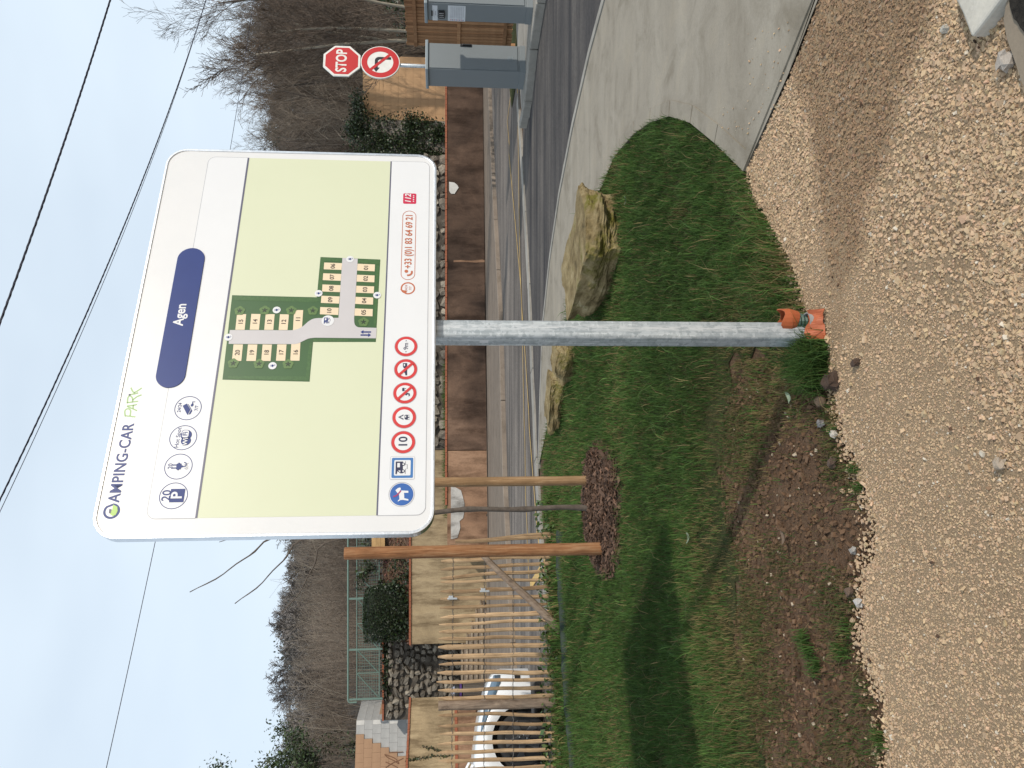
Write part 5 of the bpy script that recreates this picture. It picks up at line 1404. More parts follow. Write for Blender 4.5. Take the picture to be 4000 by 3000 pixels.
# ================================================================ overhead cables
def cable(label, pts, z, r, twist=True, lo=-25, hi=40, sag=.0):
    P = [G(*p, z) for p in pts]; a, b = np.array(P[0]), np.array(P[-1]); d = (b - a) / np.linalg.norm(b - a)
    X = np.array([q[0] for q in P]); co = np.polyfit([(q - a) @ d for q in P], [float(np.cross(d[:2], (q - a)[:2])) for q in P], 2)
    t0 = thing('overhead_cable', label, 'cable', (float(a[0]), float(a[1]), z))
    n2 = np.array([-d[1], d[0], 0])
    L = np.linalg.norm(b - a)
    S = np.linspace(-14, L + 6, 260)
    base = [a + d * s + n2 * (co[0] * s * s + co[1] * s + co[2] if 0 <= s <= L else (co[2] + co[1] * s if s < 0 else co[0] * L * L + co[1] * L + co[2] + (2 * co[0] * L + co[1]) * (s - L))) for s in S]
    if not twist:
        mb = MB(t0.location); mb.tube([tuple(p) for p in base], r, 5); mb.build('strand', M['cable'], t0)
    else:
        for k in range(3):
            mb = MB(t0.location)
            mb.tube([tuple(p + n2 * (r * .55 * math.cos(s * 14 + 2.094 * k)) + np.array([0, 0, r * .55 * math.sin(s * 14 + 2.094 * k)])) for p, s in zip(base, S)], r * .55, 5); mb.build('strand', M['cable'], t0)
c6 = lambda a, b: (a / 1.382, b / 1.382)
c7 = lambda a, b: (a / 1.1058, 1500 + b / 1.1058)
cable('thickest twisted black overhead cable, highest across the sky', [c6(595, 0), c6(510, 270), c6(445, 470), c6(350, 760), c6(275, 980), c6(170, 1260), c6(35, 1650)], 7.0, .0155)
cable('twisted black overhead cable passing close above the board', [c6(1112, 0), c6(1050, 190), c6(985, 400), c6(855, 750), c6(740, 1040), c6(640, 1280), c6(485, 1659), c7(240, 0), c7(120, 255), c7(0, 490)], 6.6, .0115)
cable('thin black wire hanging just under the twisted cable', [c6(1112, 0), c6(1052, 190), c6(988, 400), c6(862, 750), c6(752, 1040), c6(656, 1280), c6(505, 1659), c7(257, 0), c7(140, 255), c7(0, 545)], 6.5, .0045, False)
cable('thin lone wire running behind the board towards the left', [c6(1335, 230), c6(1245, 790), c7(673, 670), c7(605, 990), c7(540, 1300), c7(458, 1659)], 6.4, .006, False)

# ================================================================ litter bin by the steps
bp = D(*z8(1390, 450), 26.3)
lb_ = thing('litter_bin', 'dark brown litter bin with purple band and shiny bag beside the stone steps', 'bin', (float(bp[0]), float(bp[1]), .088))
rb = .23
mb = MB(); mb.tube([(0, 0, 0), (0, 0, .04), (0, 0, .80), (0, 0, .82)], [rb * .9, rb, rb, rb * .96], 20); body = mb.build('bin_body', M['bin_brown'], lb_, smooth=False)
for k in range(20):
    a = 2 * math.pi * k / 20; mb = MB(); mb.obox([rb * 1.02 * math.cos(a), rb * 1.02 * math.sin(a), .42], [.012 * -math.sin(a), .012 * math.cos(a), 0], [.008 * math.cos(a), .008 * math.sin(a), 0], [0, 0, .36]); mb.build('slat', M['bin_brown'], body)
mb = MB(); mb.tube([(0, 0, .86), (0, 0, .93)], rb * 1.03, 20); mb.build('band', M['purple'], lb_)
mb = MB(); mb.tube([(0, 0, .80), (0, 0, .98), (0, 0, 1.10)], [rb * .97, rb * .95, rb * .85], 20); mb.build('dark_bag', M['black_plastic'], lb_, smooth=True)
mb = MB(); mb.tube([(0, 0, 1.08), (0, 0, 1.14), (.02, 0, 1.2), (.02, .02, 1.24)], [rb * .8, rb * .75, rb * .5, rb * .2], 9); mb.build('clear_bag', M['foil'], lb_)

# ================================================================ white car behind the paling fence
cy = 25.0
cw = D(*z5(1745, 1440), 11.12)
cw = D(*z5(1750, 1470), 11.3)
car = thing('white_car', 'white car parked behind the paling fence, front wheel and headlight in view', 'car', (float(cw[0]), float(cw[1]), -.02), R(cy))
car.scale = (1.13, 1.13, 1.13)
# local frame: x forward, y left; the origin stands under the outer face of the right front wheel
WR, AR, HALF = .335, .405, .88
OX = 0.0
def yl(v): return v + HALF                           # centre line at y = +HALF
xs = [.90, .86, .78, .66, .52] + [AR * math.cos(R(a)) for a in range(0, 181, 15)] + [-.55, -.8, -1.1, -1.4, -1.7, -2.0] + [-2.6 + AR * math.cos(R(a)) for a in range(0, 181, 20)] + [-3.1, -3.3, -3.42, -3.48]
def arch(x):
    for c in (0, -2.6):
        if abs(x - c) < AR - 1e-6: return WR + math.sqrt(AR * AR - (x - c) ** 2)
    return .20 if -2.2 < x < -.4 else (.22 if x < 0 else .20)
def interp(x, tab):
    tab = sorted(tab); 
    return float(np.interp(x, [a for a, b in tab], [b for a, b in tab]))
belt = lambda x: interp(x, [(.90, .62), (.80, .70), (.55, .80), (.2, .88), (-.25, .945), (-.7, .97), (-1.6, .98), (-2.6, 1.0), (-3.2, .98), (-3.48, .90)])
crown = lambda x: interp(x, [(.90, .64), (.84, .73), (.6, .83), (.2, .92), (-.25, .985), (-.55, 1.03), (-1.6, 1.03), (-2.9, 1.04), (-3.48, .95)])
halfw = lambda x: interp(x, [(.90, .52), (.86, .64), (.78, .76), (.66, .825), (.5, .86), (.2, .88), (-2.6, .88), (-3.1, .85), (-3.35, .78), (-3.48, .66)])
rows = [0, .12, .35, .62, .85, 1.0]
mb = MB(); ring_n = None; vs = []
for x in xs:
    zb, zt, hw = arch(x), belt(x), halfw(x)
    sec = []
    for r_ in rows:
        z = zb + (zt - zb) * r_
        bul = .022 * math.sin(math.pi * r_) - .05 * max(0, r_ - .7) / .3
        if x > .5: bul -= .05 * max(0, .3 - r_)
        sec.append((x, -(hw + bul), z))
    sec += [(x, -(hw - .10), zt + (crown(x) - zt) * .55), (x, -(hw * .55), crown(x) - .004), (x, 0, crown(x))]
    sec += [(a, -b, c) for a, b, c in sec[-2::-1]]
    vs += [(a, yl(b), c) for a, b, c in sec]; ring_n = len(sec)
fs = [(i * ring_n + k, i * ring_n + k + 1, (i + 1) * ring_n + k + 1, (i + 1) * ring_n + k) for i in range(len(xs) - 1) for k in range(ring_n - 1)]
fs += [tuple(range(ring_n - 1, -1, -1)), tuple((len(xs) - 1) * ring_n + k for k in range(ring_n))]
mb.add(vs, fs); body = mb.build('body', M['car_white'], car, smooth=True)
es = body.modifiers.new('edges', 'EDGE_SPLIT'); es.split_angle = R(42)
# dark underside and wheel wells
mb = MB(); mb.box(-3.3, .72, yl(-.70), yl(.70), .19, .62); mb.build('underbody', M['car_black'], car)
for c in (0, -2.6):
    for sg in (-1, 1):
        mb = MB(); pts = [(c + AR * .985 * math.cos(R(a)), WR + AR * .985 * math.sin(R(a))) for a in range(-20, 201, 10)]
        mb.add([(x, yl(sg * .865), z) for x, z in pts] + [(x, yl(sg * .60), z) for x, z in pts], [(i, i + 1, len(pts) + i + 1, len(pts) + i) for i in range(len(pts) - 1)] + [tuple(range(len(pts), 2 * len(pts)))])
        mb.build('wheel_arch', M['car_black'], car)
# greenhouse
gh = [(-.28, .985, .74), (-.95, 1.38, .62), (-1.25, 1.46, .58), (-2.2, 1.47, .57), (-2.9, 1.36, .56), (-3.35, 1.02, .66)]
mb = MB(); vs = []
for x, z, hw in gh: vs += [(x, yl(-.78 if z < 1.1 else -(hw + .0)), z), (x, yl(-hw * .55), z + .015), (x, yl(hw * .55), z + .015), (x, yl(.78 if z < 1.1 else hw), z)]
mb.add(vs, [(i * 4 + k, i * 4 + k + 1, i * 4 + k + 5, i * 4 + k + 4) for i in (1, 2, 3) for k in range(3)]); mb.build('roof', M['car_white'], car, smooth=True)
mb = MB(); mb.add([vs[0], vs[1], vs[2], vs[3], vs[7], vs[6], vs[5], vs[4]], [(0, 1, 6, 7), (1, 2, 5, 6), (2, 3, 4, 5)]); mb.build('windscreen', M['car_glass'], car, smooth=True)
mb = MB(); mb.add(vs[16:24], [(0, 1, 5, 4), (1, 2, 6, 5), (2, 3, 7, 6)]); mb.build('rear_window', M['car_glass'], car, smooth=True)
for sg in (-1, 1):
    k = 0 if sg < 0 else 3
    P = [vs[i * 4 + k] for i in range(6)]; base = [(x, yl(sg * .815), belt(x) + .0) for x in (-.40, -.95, -1.25, -2.2, -2.9, -3.3)]
    mb = MB(); mb.add(P + base, [(i, i + 1, 7 + i, 6 + i) for i in range(5)]); mb.build('side_window', M['car_glass'], car)
    mb = MB(); pts = [P[0], P[1], P[2]]; mb.tube([(p[0], p[1] + sg * .006, p[2]) for p in pts], .028, 5); mb.build('window_pillar', M['car_white'], car)
    mb = MB(); mb.tube([(-1.62, yl(sg * .825), .97), (-1.62, yl(sg * .60), 1.45)], .03, 5); mb.build('window_pillar', M['car_black'], car)
    mb = MB(); mb.obox((-.62, yl(sg * .98), 1.03), (.06, 0, 0), (0, .09, 0), (0, 0, .065)); mb.build('mirror', M['car_white'], car, bevel=.03)
    # headlight following the corner of the body
    mb = MB(); v2 = []
    for x in (.80, .70, .56, .40, .22, .10):
        t = (.80 - x) / .70; zt = belt(x) - .012; zl = zt - interp(x, [(.10, .01), (.22, .045), (.45, .105), (.7, .125), (.8, .09)])
        f = lambda z: halfw(x) + .022 * math.sin(math.pi * (z - arch(x)) / (belt(x) - arch(x))) - .05 * max(0, (z - arch(x)) / (belt(x) - arch(x)) - .7) / .3 + .006
        v2 += [(x + .004, yl(sg * f(zl)), zl), (x + .004, yl(sg * f(zt)), zt)]
    mb.add(v2, [(2 * i, 2 * i + 1, 2 * i + 3, 2 * i + 2) for i in range(5)]); o = mb.build('headlight', M['lamp_glass'], car, smooth=True)
    m_ = o.modifiers.new('thick', 'SOLIDIFY'); m_.thickness = .012; m_.offset = 0
    mb = MB(); v3 = []
    for x in (.835, .77, .70): v3 += [(x + .012, yl(sg * (halfw(x) + .006)), .33), (x + .012, yl(sg * (halfw(x) + .012)), .41)]
    mb.add(v3, [(0, 1, 3, 2), (2, 3, 5, 4)]); o = mb.build('fog_lamp_recess', M['car_black'], car); m_ = o.modifiers.new('thick', 'SOLIDIFY'); m_.thickness = .012; m_.offset = 0
mb = MB(); mb.box(.80, .912, yl(-.42), yl(.42), .34, .46); mb.box(.80, .915, yl(-.5), yl(.5), .26, .31); mb.build('grille', M['car_black'], car, bevel=.02)
mb = MB(); mb.box(.9, .922, yl(-.26), yl(.26), .47, .57); mb.build('number_plate', M['paper'], car)
for x0 in (-.62, -1.62):
    mb = MB(); mb.tube([(x0, yl(-.905), .32), (x0 - .03, yl(-.905), .6), (x0, yl(-.86), .95)], .004, 4); mb.build('door_gap', M['car_black'], car)
def wheel(x, sg):
    w = empty('wheel', (x, yl(sg * .79), WR), 0, car)
    prof = [(.0, WR * .62), (-.0, WR * .70), (.012, WR * .74), (.02, WR * .90), (.0, WR * .985), (-.03, WR), (-.17, WR), (-.20, WR * .97), (-.20, WR * .6)]
    n = 36; mb = MB(); vs = []
    for k in range(n):
        a = 2 * math.pi * k / n; vs += [(r_ * math.cos(a), sg * (.085 + dy), r_ * math.sin(a)) for dy, r_ in prof]
    m_ = len(prof); mb.add(vs, [(k * m_ + j, k * m_ + j + 1, ((k + 1) % n) * m_ + j + 1, ((k + 1) % n) * m_ + j) for k in range(n) for j in range(m_ - 1)]); mb.build('tyre', M['tyre'], w, smooth=True)
    mb = MB(); mb.tube([(0, sg * .088, 0), (0, sg * .02, 0)], WR * .70, 36); mb.build('rim_dish', M['car_black'], w)
    for j in range(5):
        a = R(90 + 72 * j + 10); d = np.array([math.cos(a), 0, math.sin(a)]); tt = np.array([-math.sin(a), 0, math.cos(a)])
        mb = MB(); pts = []
        for t, hw in ((.04, .055), (.10, .038), (.17, .036), (.228, .062)): pts.append((t, hw))
        poly = [tuple(d * t + tt * hw) for t, hw in pts] + [tuple(d * t - tt * hw) for t, hw in pts[::-1]]
        mb.add([(p[0], sg * .104, p[2]) for p in poly] + [(p[0], sg * .086, p[2]) for p in poly], [tuple(range(8)), tuple(range(15, 7, -1))] + [((i + 1) % 8, i, 8 + i, 8 + (i + 1) % 8) for i in range(8)]); mb.build('spoke', M['rim'], w, bevel=.006)
        mb = MB(); p = d * .055 + 0; a2 = R(90 + 72 * j + 46); mb.tube([(.052 * math.cos(a2), sg * .112, .052 * math.sin(a2)), (.052 * math.cos(a2), sg * .09, .052 * math.sin(a2))], .009, 8); mb.build('wheel_nut', M['zinc'], w)
    mb = MB(); mb.tube([(0, sg * .116, 0), (0, sg * .09, 0)], .034, 16); mb.build('hub_cap', M['rim'], w)
for x in (0, -2.6):
    for sg in (-1, 1): wheel(x, sg)


# ================================================================ bare trees
def grow(mbs, p, d, L, r, lvl, P, rnd):
    nseg = P['seg'][lvl]; pts, rad = [p.copy()], [r]; dd = d.copy(); q = p.copy(); step = L / nseg
    tip = P['tip'] if lvl == P['levels'] else r * P['taper'][lvl]
    for k in range(nseg):
        w = P['wob'][lvl]
        dd = (dd + Vector((rnd.uniform(-w, w), rnd.uniform(-w, w), rnd.uniform(-w, w) * .6 + P['up'][lvl]))).normalized()
        q = q + dd * step; pts.append(q.copy()); rad.append(max(P['tip'], r + (tip - r) * (k + 1) / nseg))
    mbs[0 if lvl == 0 else 1].tube(pts, rad, P['sides'][lvl], cap=False)
    if lvl >= P['levels']: return
    nc = P['kids'][lvl]
    for c in range(nc):
        t = P['from'][lvl] + (1 - P['from'][lvl]) * (c + rnd.random()) / nc
        i = min(nseg - 1, int(t * nseg)); f = t * nseg - i
        a = pts[i].lerp(pts[i + 1], f); axis = (pts[i + 1] - pts[i]).normalized()
        perp = axis.orthogonal().normalized(); perp.rotate(Matrix.Rotation(rnd.uniform(0, 6.283), 3, axis))
        sp_ = P['ang'][lvl] * rnd.uniform(.7, 1.25)
        nd = (axis * math.cos(sp_) + perp * math.sin(sp_)).normalized()
        rr = max(P['tip'], (rad[i] + (rad[i + 1] - rad[i]) * f) * P['rr'][lvl])
        grow(mbs, a, nd, L * P['len'][lvl] * rnd.uniform(.6, 1.15) * (1.15 - .55 * t if lvl == 0 else 1), rr, lvl + 1, P, rnd)

def tree_meshes(seed, h, r, P):
    rnd = random.Random(seed); mbs = [MB(), MB()]
    grow(mbs, Vector((0, 0, -.2)), Vector((rnd.uniform(-.06, .06), rnd.uniform(-.06, .06), 1)).normalized(), h, r, 0, P, rnd)
    return mbs[0].mesh('trunk', True), mbs[1].mesh('crown')
UPR = dict(levels=4, seg=(9, 6, 5, 4, 3), taper=(.25, .35, .4, .5, .5), tip=.0045, wob=(.07, .12, .16, .2, .22), up=(.05, .10, .09, .07, .04), sides=(7, 5, 4, 3, 3),
           kids=(11, 8, 6, 4), ang=(.55, .6, .6, .6), rr=(.45, .5, .55, .6), len=(.42, .45, .5, .55))
UPR['from'] = (.28, .15, .15, .1)
FAR = dict(levels=3, seg=(6, 4, 3, 2), taper=(.3, .4, .5, .5), tip=.022, wob=(.1, .16, .2, .25), up=(.05, .08, .05, .02), sides=(4, 3, 3, 3),
           kids=(13, 10, 8), ang=(.65, .7, .75), rr=(.5, .5, .6), len=(.45, .5, .5))
FAR['from'] = (.22, .15, .1)
near_var = [tree_meshes(s, 1.0 * h, r, UPR) for s, h, r in ((1, 10.0, .11), (2, 9.0, .10), (3, 10.5, .12), (4, 8.0, .09))]
for a, b in near_var:
    a.materials.append(M['bark']); b.materials.append(M['twig'])
pale_var = []
for s, h in ((11, 6.1), (12, 5.7)):
    a, b = tree_meshes(s, h, .055, dict(UPR, taper=(.35, .35, .4, .5, .5), up=(.03, .12, .10, .07, .04), kids=(9, 7, 6, 4), **{'from': (.30, .2, .15, .1)})); a.materials.append(M['pale_trunk']); b.materials.append(M['twig']); pale_var.append((a, b))
pale_crowns = []
for a, b in near_var:
    c = b.copy(); c.materials.clear(); c.materials.append(M['twig_pale']); pale_crowns.append((a, c))
far_var = []
for s, h in ((21, 6.0), (22, 7.0), (23, 5.0), (24, 6.5)):
    a, b = tree_meshes(s, h, .13, FAR); a.materials.append(M['far_twig']); b.materials.append(M['far_twig']); far_var.append((a, b))
def place_tree(name, var, x, y, z, sc, label, cat='tree', group=None, rz=None, sxy=None):
    t = thing(name, label, cat, (x, y, z), random.uniform(0, 6.28) if rz is None else rz, group)
    t.scale = (sxy or sc, sxy or sc, sc)
    link('trunk', var[0], t); link('crown', var[1], t)
    return t
# four pale trunks behind the slatted fence
for i, (x, y, zx, zy, lab) in enumerate(((850, 215, 0, 70, 'pale slender tree trunk behind the slat fence, nearest the right edge'), (855, 283, 0, 235, 'pale slender tree trunk behind the slat fence, second from the right edge'),
                                (858, 335, 100, 300, 'pale slender tree trunk behind the slat fence, third from the right edge'), (862, 402, 0, 410, 'pale slender tree trunk behind the slat fence, beside the stop sign'))):
    q = D(*z4(x, y), 20.0 + .3 * i); t = place_tree('bare_tree', pale_var[i % 2], float(q[0]), float(q[1]), 0, 1.0 + .06 * (i % 3), lab, group='pale trunks behind the slat fence')
    t.rotation_mode = 'ZYX'; t.rotation_euler = (R(random.uniform(-2, 2)), math.atan((zy - y) / (zx - x)) * .9, random.uniform(0, 6.28))
TG = 'bare trees crowding behind the ochre block gable'
spots = [(2380, 34, 960), (2420, 40, 930), (2455, 35, 935), (2490, 33, 1010), (2515, 43, 985), (2545, 36, 965), (2580, 34, 900), (2610, 42, 870), (2640, 34, 855), (2665, 39, 840), (2700, 33.5, 850), (2730, 44, 835), (2760, 36, 850),
         (2790, 33, 880), (2820, 41, 845), (2850, 35, 890), (2880, 44, 870), (2905, 34, 880), (2935, 40, 860), (2965, 33.5, 885), (2990, 38, 850), (3030, 34, 860), (3080, 42, 840), (3140, 36, 850), (2330, 37, 960), (2250, 40, 950),
         (2400, 52, 1030), (2470, 56, 1040), (2530, 50, 1040), (2590, 58, 1000), (2650, 52, 980), (2710, 56, 970), (2770, 50, 970), (2830, 57, 960), (2890, 52, 960), (2950, 58, 950), (3010, 51, 950)]
for i, (u, y, vt) in enumerate(spots):
    x = (u - 1500) / FPX * y; z0 = hill_z(x, y) - .1; v_ = (pale_crowns if i % 5 in (1, 3) else near_var)[i % 4]
    top = max(q.co.z for q in v_[1].vertices); sc = (EYE + (HORIZON - vt) / FPX * y - z0) / top
    place_tree('bare_tree', v_, x, y, z0, sc, 'bare brown winter tree in the thicket behind the ochre block gable', group=TG, sxy=min(1.15, max(.75, sc * 1.05)))
place_tree('bare_tree', near_var[0], 14.0, 27.7, .3, .95, 'bare tree at the far right whose branch shadows fall on the ochre gable')
place_tree('bare_tree', near_var[2], 15.2, 26.6, 0, .9, 'bare tree beyond the right edge, behind the slat fence')
for i, (u, y, vt) in enumerate(((20, 44, 1215), (120, 52, 1235), (215, 40, 1290), (330, 48, 1250), (430, 38, 1300), (520, 50, 1225), (610, 42, 1270), (700, 36, 1290), (790, 46, 1210), (860, 40, 1255), (930, 50, 1190), (-80, 48, 1220))):
    x = (u - 1500) / FPX * y; z0 = hill_z(x, y) - .1; v_ = pale_crowns[(i * 3 + 1) % 4]
    top = max(q.co.z for q in v_[1].vertices); sc = (EYE + (HORIZON - vt) / FPX * y - z0) / top
    place_tree('bare_tree', v_, x, y, z0, sc, 'bare brown bushy tree on the hill foot behind the green railing', group='bare trees behind the green railing', sxy=sc * 1.5)
# trees on the far hillside
HG = 'bare trees on the far wooded hillside'
hill_spots = []
rh = random.Random(5)
tries = 0
while len(hill_spots) < 262 and tries < 12000:
    tries += 1
    y = 148 - 105 * rh.random() ** 1.5; u = rh.choice((rh.uniform(-250, 1000), rh.uniform(-250, 1000), rh.uniform(-250, 1000), rh.uniform(2330, 3150), rh.uniform(1000, 2330)))
    if u > 2000 and y < 52: continue
    x = (u - 1500) / FPX * y
    if all((x - a) ** 2 + (y - b) ** 2 > (y * .018) ** 2 * 4 for a, b in hill_spots): hill_spots.append((x, y))
for i, (x, y) in enumerate(hill_spots):
    crest = y > 128
    place_tree('hillside_tree', far_var[i % 4], x, y, hill_z(x, y) - .2, (.70 if crest else .68) * random.uniform(.7, 1.2) * (y / 130) ** .4,
               'bare grey tree on the skyline of the far wooded hill' if crest else 'bare grey brown tree on the slope of the far wooded hill', group=HG, sxy=random.uniform(.75, 1.1))

def leaf_quads(C, size, rngl, aspect=.7, updir=0.35):
    n = len(C); a = rngl.normal(size=(n, 3)); a[:, 2] += updir * 0; a /= np.linalg.norm(a, axis=1)[:, None]
    b = rngl.normal(size=(n, 3)); b -= (b * a).sum(1)[:, None] * a; b /= np.linalg.norm(b, axis=1)[:, None]
    s = (size if np.ndim(size) else np.full(n, size))[:, None]
    V = np.stack([C - a * s, C - b * s * aspect, C + a * s, C + b * s * aspect], 1).reshape(-1, 3)
    return V, np.arange(4 * n).reshape(n, 4)
def tint4(n, base, var, rngl, k=4):
    c = np.array(base)[None] * (1 + var * rngl.normal(size=(n, 1))) * (1 + .12 * rngl.normal(size=(n, 3)))
    return np.repeat(np.clip(c, .003, 1), k, 0)
# dark evergreens on the hill: clumped crowns
eg_var = []
for s in range(3):
    r_ = np.random.default_rng(40 + s); cl = r_.normal(size=(26, 3)) * np.array([.9, .9, 1.3]); cl[:, 2] = np.abs(cl[:, 2]) * .9 + .9
    C = (cl[r_.integers(0, 26, 1500)] + r_.normal(size=(1500, 3)) * .42); V, F = leaf_quads(C, r_.uniform(.07, .15, 1500), r_)
    o = np_mesh('crown', V, F, M['leaf'], None, tint4(1500, (.028, .040, .024), .35, r_)); me = o.data; bpy.data.objects.remove(o)
    mb = MB(); mb.tube([(0, 0, -.3), (0, 0, 2.2)], [.16, .05], 6); tm = mb.mesh('trunk'); tm.materials.append(M['bark']); eg_var.append((tm, me))
rh = random.Random(9)
for i in range(26):
    u = rh.choice((rh.uniform(-100, 950), rh.uniform(0, 700), rh.uniform(0, 600), rh.uniform(2400, 2950))); y = rh.choice((138, 132, 120, 105, 90, 75)) + rh.uniform(-5, 5); x = (u - 1500) / FPX * y
    place_tree('evergreen_tree', eg_var[i % 3], x, y, hill_z(x, y) - .2, rh.uniform(.8, 1.5) * (y / 110) ** .5, 'dark evergreen among the bare trees of the far hill', group='dark evergreens on the far hill')
for i, (u, y, sc) in enumerate(((330, 138, 1.9), (385, 134, 2.2), (440, 138, 1.8), (480, 130, 2.0), (545, 136, 1.7), (600, 140, 1.6), (250, 136, 1.5), (820, 138, 1.7), (860, 132, 1.9), (700, 128, 1.5), (760, 120, 1.4), (420, 120, 1.7), (350, 112, 1.5))):
    x = (u - 1500) / FPX * y; place_tree('evergreen_tree', eg_var[i % 3], x, y, hill_z(x, y) - 1.2, sc, 'dark evergreen among the bare trees of the far hill', group='dark evergreens on the far hill', sxy=sc * 1.25)
# brushwood covering the hill foot: one mass
def brush(name, label, n, region, hmin, hmax, rad, mat, seed, zf, lean=.35):
    r_ = random.Random(seed); mb = MB()
    for k in range(n):
        x, y = region(r_); z = zf(x, y); h = r_.uniform(hmin, hmax); dx, dy = r_.gauss(0, lean) * h, r_.gauss(0, lean) * h
        p0 = Vector((x, y, z - .1)); p1 = Vector((x + dx * .45, y + dy * .45, z + h * .6)); p2 = Vector((x + dx, y + dy, z + h))
        mb.tube([p0, p1, p2], [rad, rad * .8, rad * .45], 3, cap=False)
        for j in range(3):
            t = r_.uniform(.35, .95); a = p1.lerp(p2, (t - .5) * 2) if t > .5 else p0.lerp(p1, t * 2); e = a + Vector((r_.gauss(0, .3), r_.gauss(0, .3), r_.uniform(.1, .5))) * h * .45
            mb.tube([a, e], [rad * .55, rad * .35], 3, cap=False)
    o = mb.build(name, mat); tag(o, label, None, None, 'stuff'); return o
M['brush_brown'] = plain('brush_brown', (0.125, 0.094, 0.07), .95, c2=(.26, .205, .155), scale=.16)
brush('brushwood', 'brown brushwood behind the green railing', 5200, lambda r_: ((lambda y: ((r_.uniform(-150, 1050) - 1500) / FPX * y, y))(31.5 + 50 * r_.random() ** 1.6)), .9, 2.8, .013, M['brush_brown'], 3, hill_z, .16)
brush('brushwood', 'brown thicket of brushwood behind the ochre gable', 4200, lambda r_: ((lambda y: ((r_.uniform(2280, 3100) - 1500) / FPX * y, y))(31.8 + 26 * r_.random() ** 1.4)), 1.2, 4.4, .010, M['brush_brown'], 4, hill_z, .2)
brush('brushwood', 'grey brown brushwood on the upper hill slope', 5000, lambda r_: ((lambda y: ((r_.uniform(-300, 3200) - 1500) / FPX * y, y))(r_.uniform(55, 135))), 1.4, 3.2, .030, M['far_twig'], 6, hill_z, .14)

M['brush_pale'] = plain('brush_pale', (0.22, 0.18, 0.135), .95, c2=(.34, .285, .22), scale=.3)
brush('brushwood', 'pale twigs standing out of the thicket behind the ochre gable', 520, lambda r_: ((lambda y: ((r_.uniform(2330, 3080) - 1500) / FPX * y, y))(31.8 + 10 * r_.random())), 2.0, 5.5, .012, M['brush_pale'], 14, hill_z, .3)
brush('brushwood', 'pale twigs standing out of the brushwood behind the green railing', 520, lambda r_: ((lambda y: ((r_.uniform(-100, 1000) - 1500) / FPX * y, y))(33 + 22 * r_.random())), 1.5, 3.6, .013, M['brush_pale'], 15, hill_z, .25)
brush('brushwood', 'brown brushwood above the long rubble wall', 3400, lambda r_: ((lambda y: ((r_.uniform(1000, 2330) - 1500) / FPX * y, y))(31.5 + 50 * r_.random() ** 1.4)), 1.0, 3.2, .013, M['brush_brown'], 16, hill_z, .18)
# ---------------------------------------------------------------- ivy, clipped conifer, laurel
def ivy(label, n, sampler, size, base, seed, cat='ivy', name='ivy', stems=None):
    r_ = np.random.default_rng(seed); C = sampler(r_, n); c0 = C.mean(0); V, F = leaf_quads(C - c0, r_.uniform(size * .6, size * 1.3, len(C)), r_, .8)
    t = thing(name, label, cat, tuple(float(v) for v in c0))
    tag(np_mesh('foliage', V, F, M['leaf'], t, tint4(len(C), base, .35, r_)), None, None, None, 'stuff')
    return t
def clumped(r_, n, k, lo, hi, sig):
    lo, hi = np.array(lo), np.array(hi); c = lo + (hi - lo) * r_.random((k, 3)); return c[r_.integers(0, k, n)] + r_.normal(size=(n, 3)) * np.array(sig)
ivy('dark ivy hanging over the ruined plastered wall beside the ochre gable', 8200, lambda r_, n: np.concatenate([clumped(r_, n * 2 // 3, 30, (8.6, 29.56, 1.6), (10.15, 29.6, 4.4), (.16, .05, .2)), clumped(r_, n // 3, 16, (7.6, 29.55, 1.6), (8.9, 29.6, 2.8), (.18, .05, .14))]), .040, (.032, .050, .017), 51)
ivy('heap of ivy on top of the ruined wall left of the ochre gable', 5200, lambda r_, n: np.concatenate([clumped(r_, n // 2, 16, (8.3, 29.6, 3.4), (9.9, 30.2, 5.0), (.2, .2, .2)), clumped(r_, n // 2, 10, (9.6, 29.7, 4.5), (11.0, 30.4, 5.1), (.22, .2, .16))]), .042, (.026, .040, .014), 52)
ivy('dark ivy hedge behind the slat fence below the pale trunks', 8000, lambda r_, n: clumped(r_, n, 60, (9.45, 20.6, .3), (13.8, 22.2, 3.3), (.16, .25, .22)), .042, (.026, .043, .017), 53, 'hedge', 'ivy_hedge')
ivy('ivy creeping over the bark bank below the clipped conifer', 1500, lambda r_, n: clumped(r_, n, 26, (-9.3, 28.35, 2.8), (-6.3, 28.7, 3.5), (.14, .1, .12)), .05, (.03, .045, .018), 54)
ivy('ivy climbing the green railing above the bark bank', 520, lambda r_, n: clumped(r_, n, 14, (-7.7, 29.58, 3.9), (-5.6, 29.64, 4.9), (.13, .04, .12)), .055, (.04, .055, .022), 55)
ivy('dark ivy fringe trailing along the top of the dark rubble wall', 900, lambda r_, n: clumped(r_, n, 34, (-12.6, 29.9, 3.68), (-9.4, 29.96, 3.86), (.09, .03, .07)), .045, (.03, .042, .016), 56)
# clipped conifer on the bank
ccx, ccy, ccz = float(D(*z5(850, 650), 28.9)[0]), 28.95, 3.62
ct = thing('clipped_conifer', 'dark green conifer clipped to a rounded block above the beige wall', 'hedge', (ccx, ccy, 2.6))
r_ = np.random.default_rng(61); n = 11000
d = r_.normal(size=(n, 3)); d /= np.abs(d).max(1)[:, None] ** .75 * np.linalg.norm(d, axis=1)[:, None] ** .25
C = d * np.array([1.02, .62, .94]) * (1 - .16 * r_.random((n, 1)) ** 2) + np.array([0, 0, ccz - 2.6]); C[:, 0] += .10 * (C[:, 2] - 1.0) * -1
V, F = leaf_quads(C, r_.uniform(.025, .06, n), r_, .35)
tag(np_mesh('foliage', V, F, M['leaf'], ct, tint4(n, (.018, .032, .010), .4, r_)), None, None, None, 'stuff')
bm = bmesh.new(); bmesh.ops.create_icosphere(bm, subdivisions=3, radius=1)
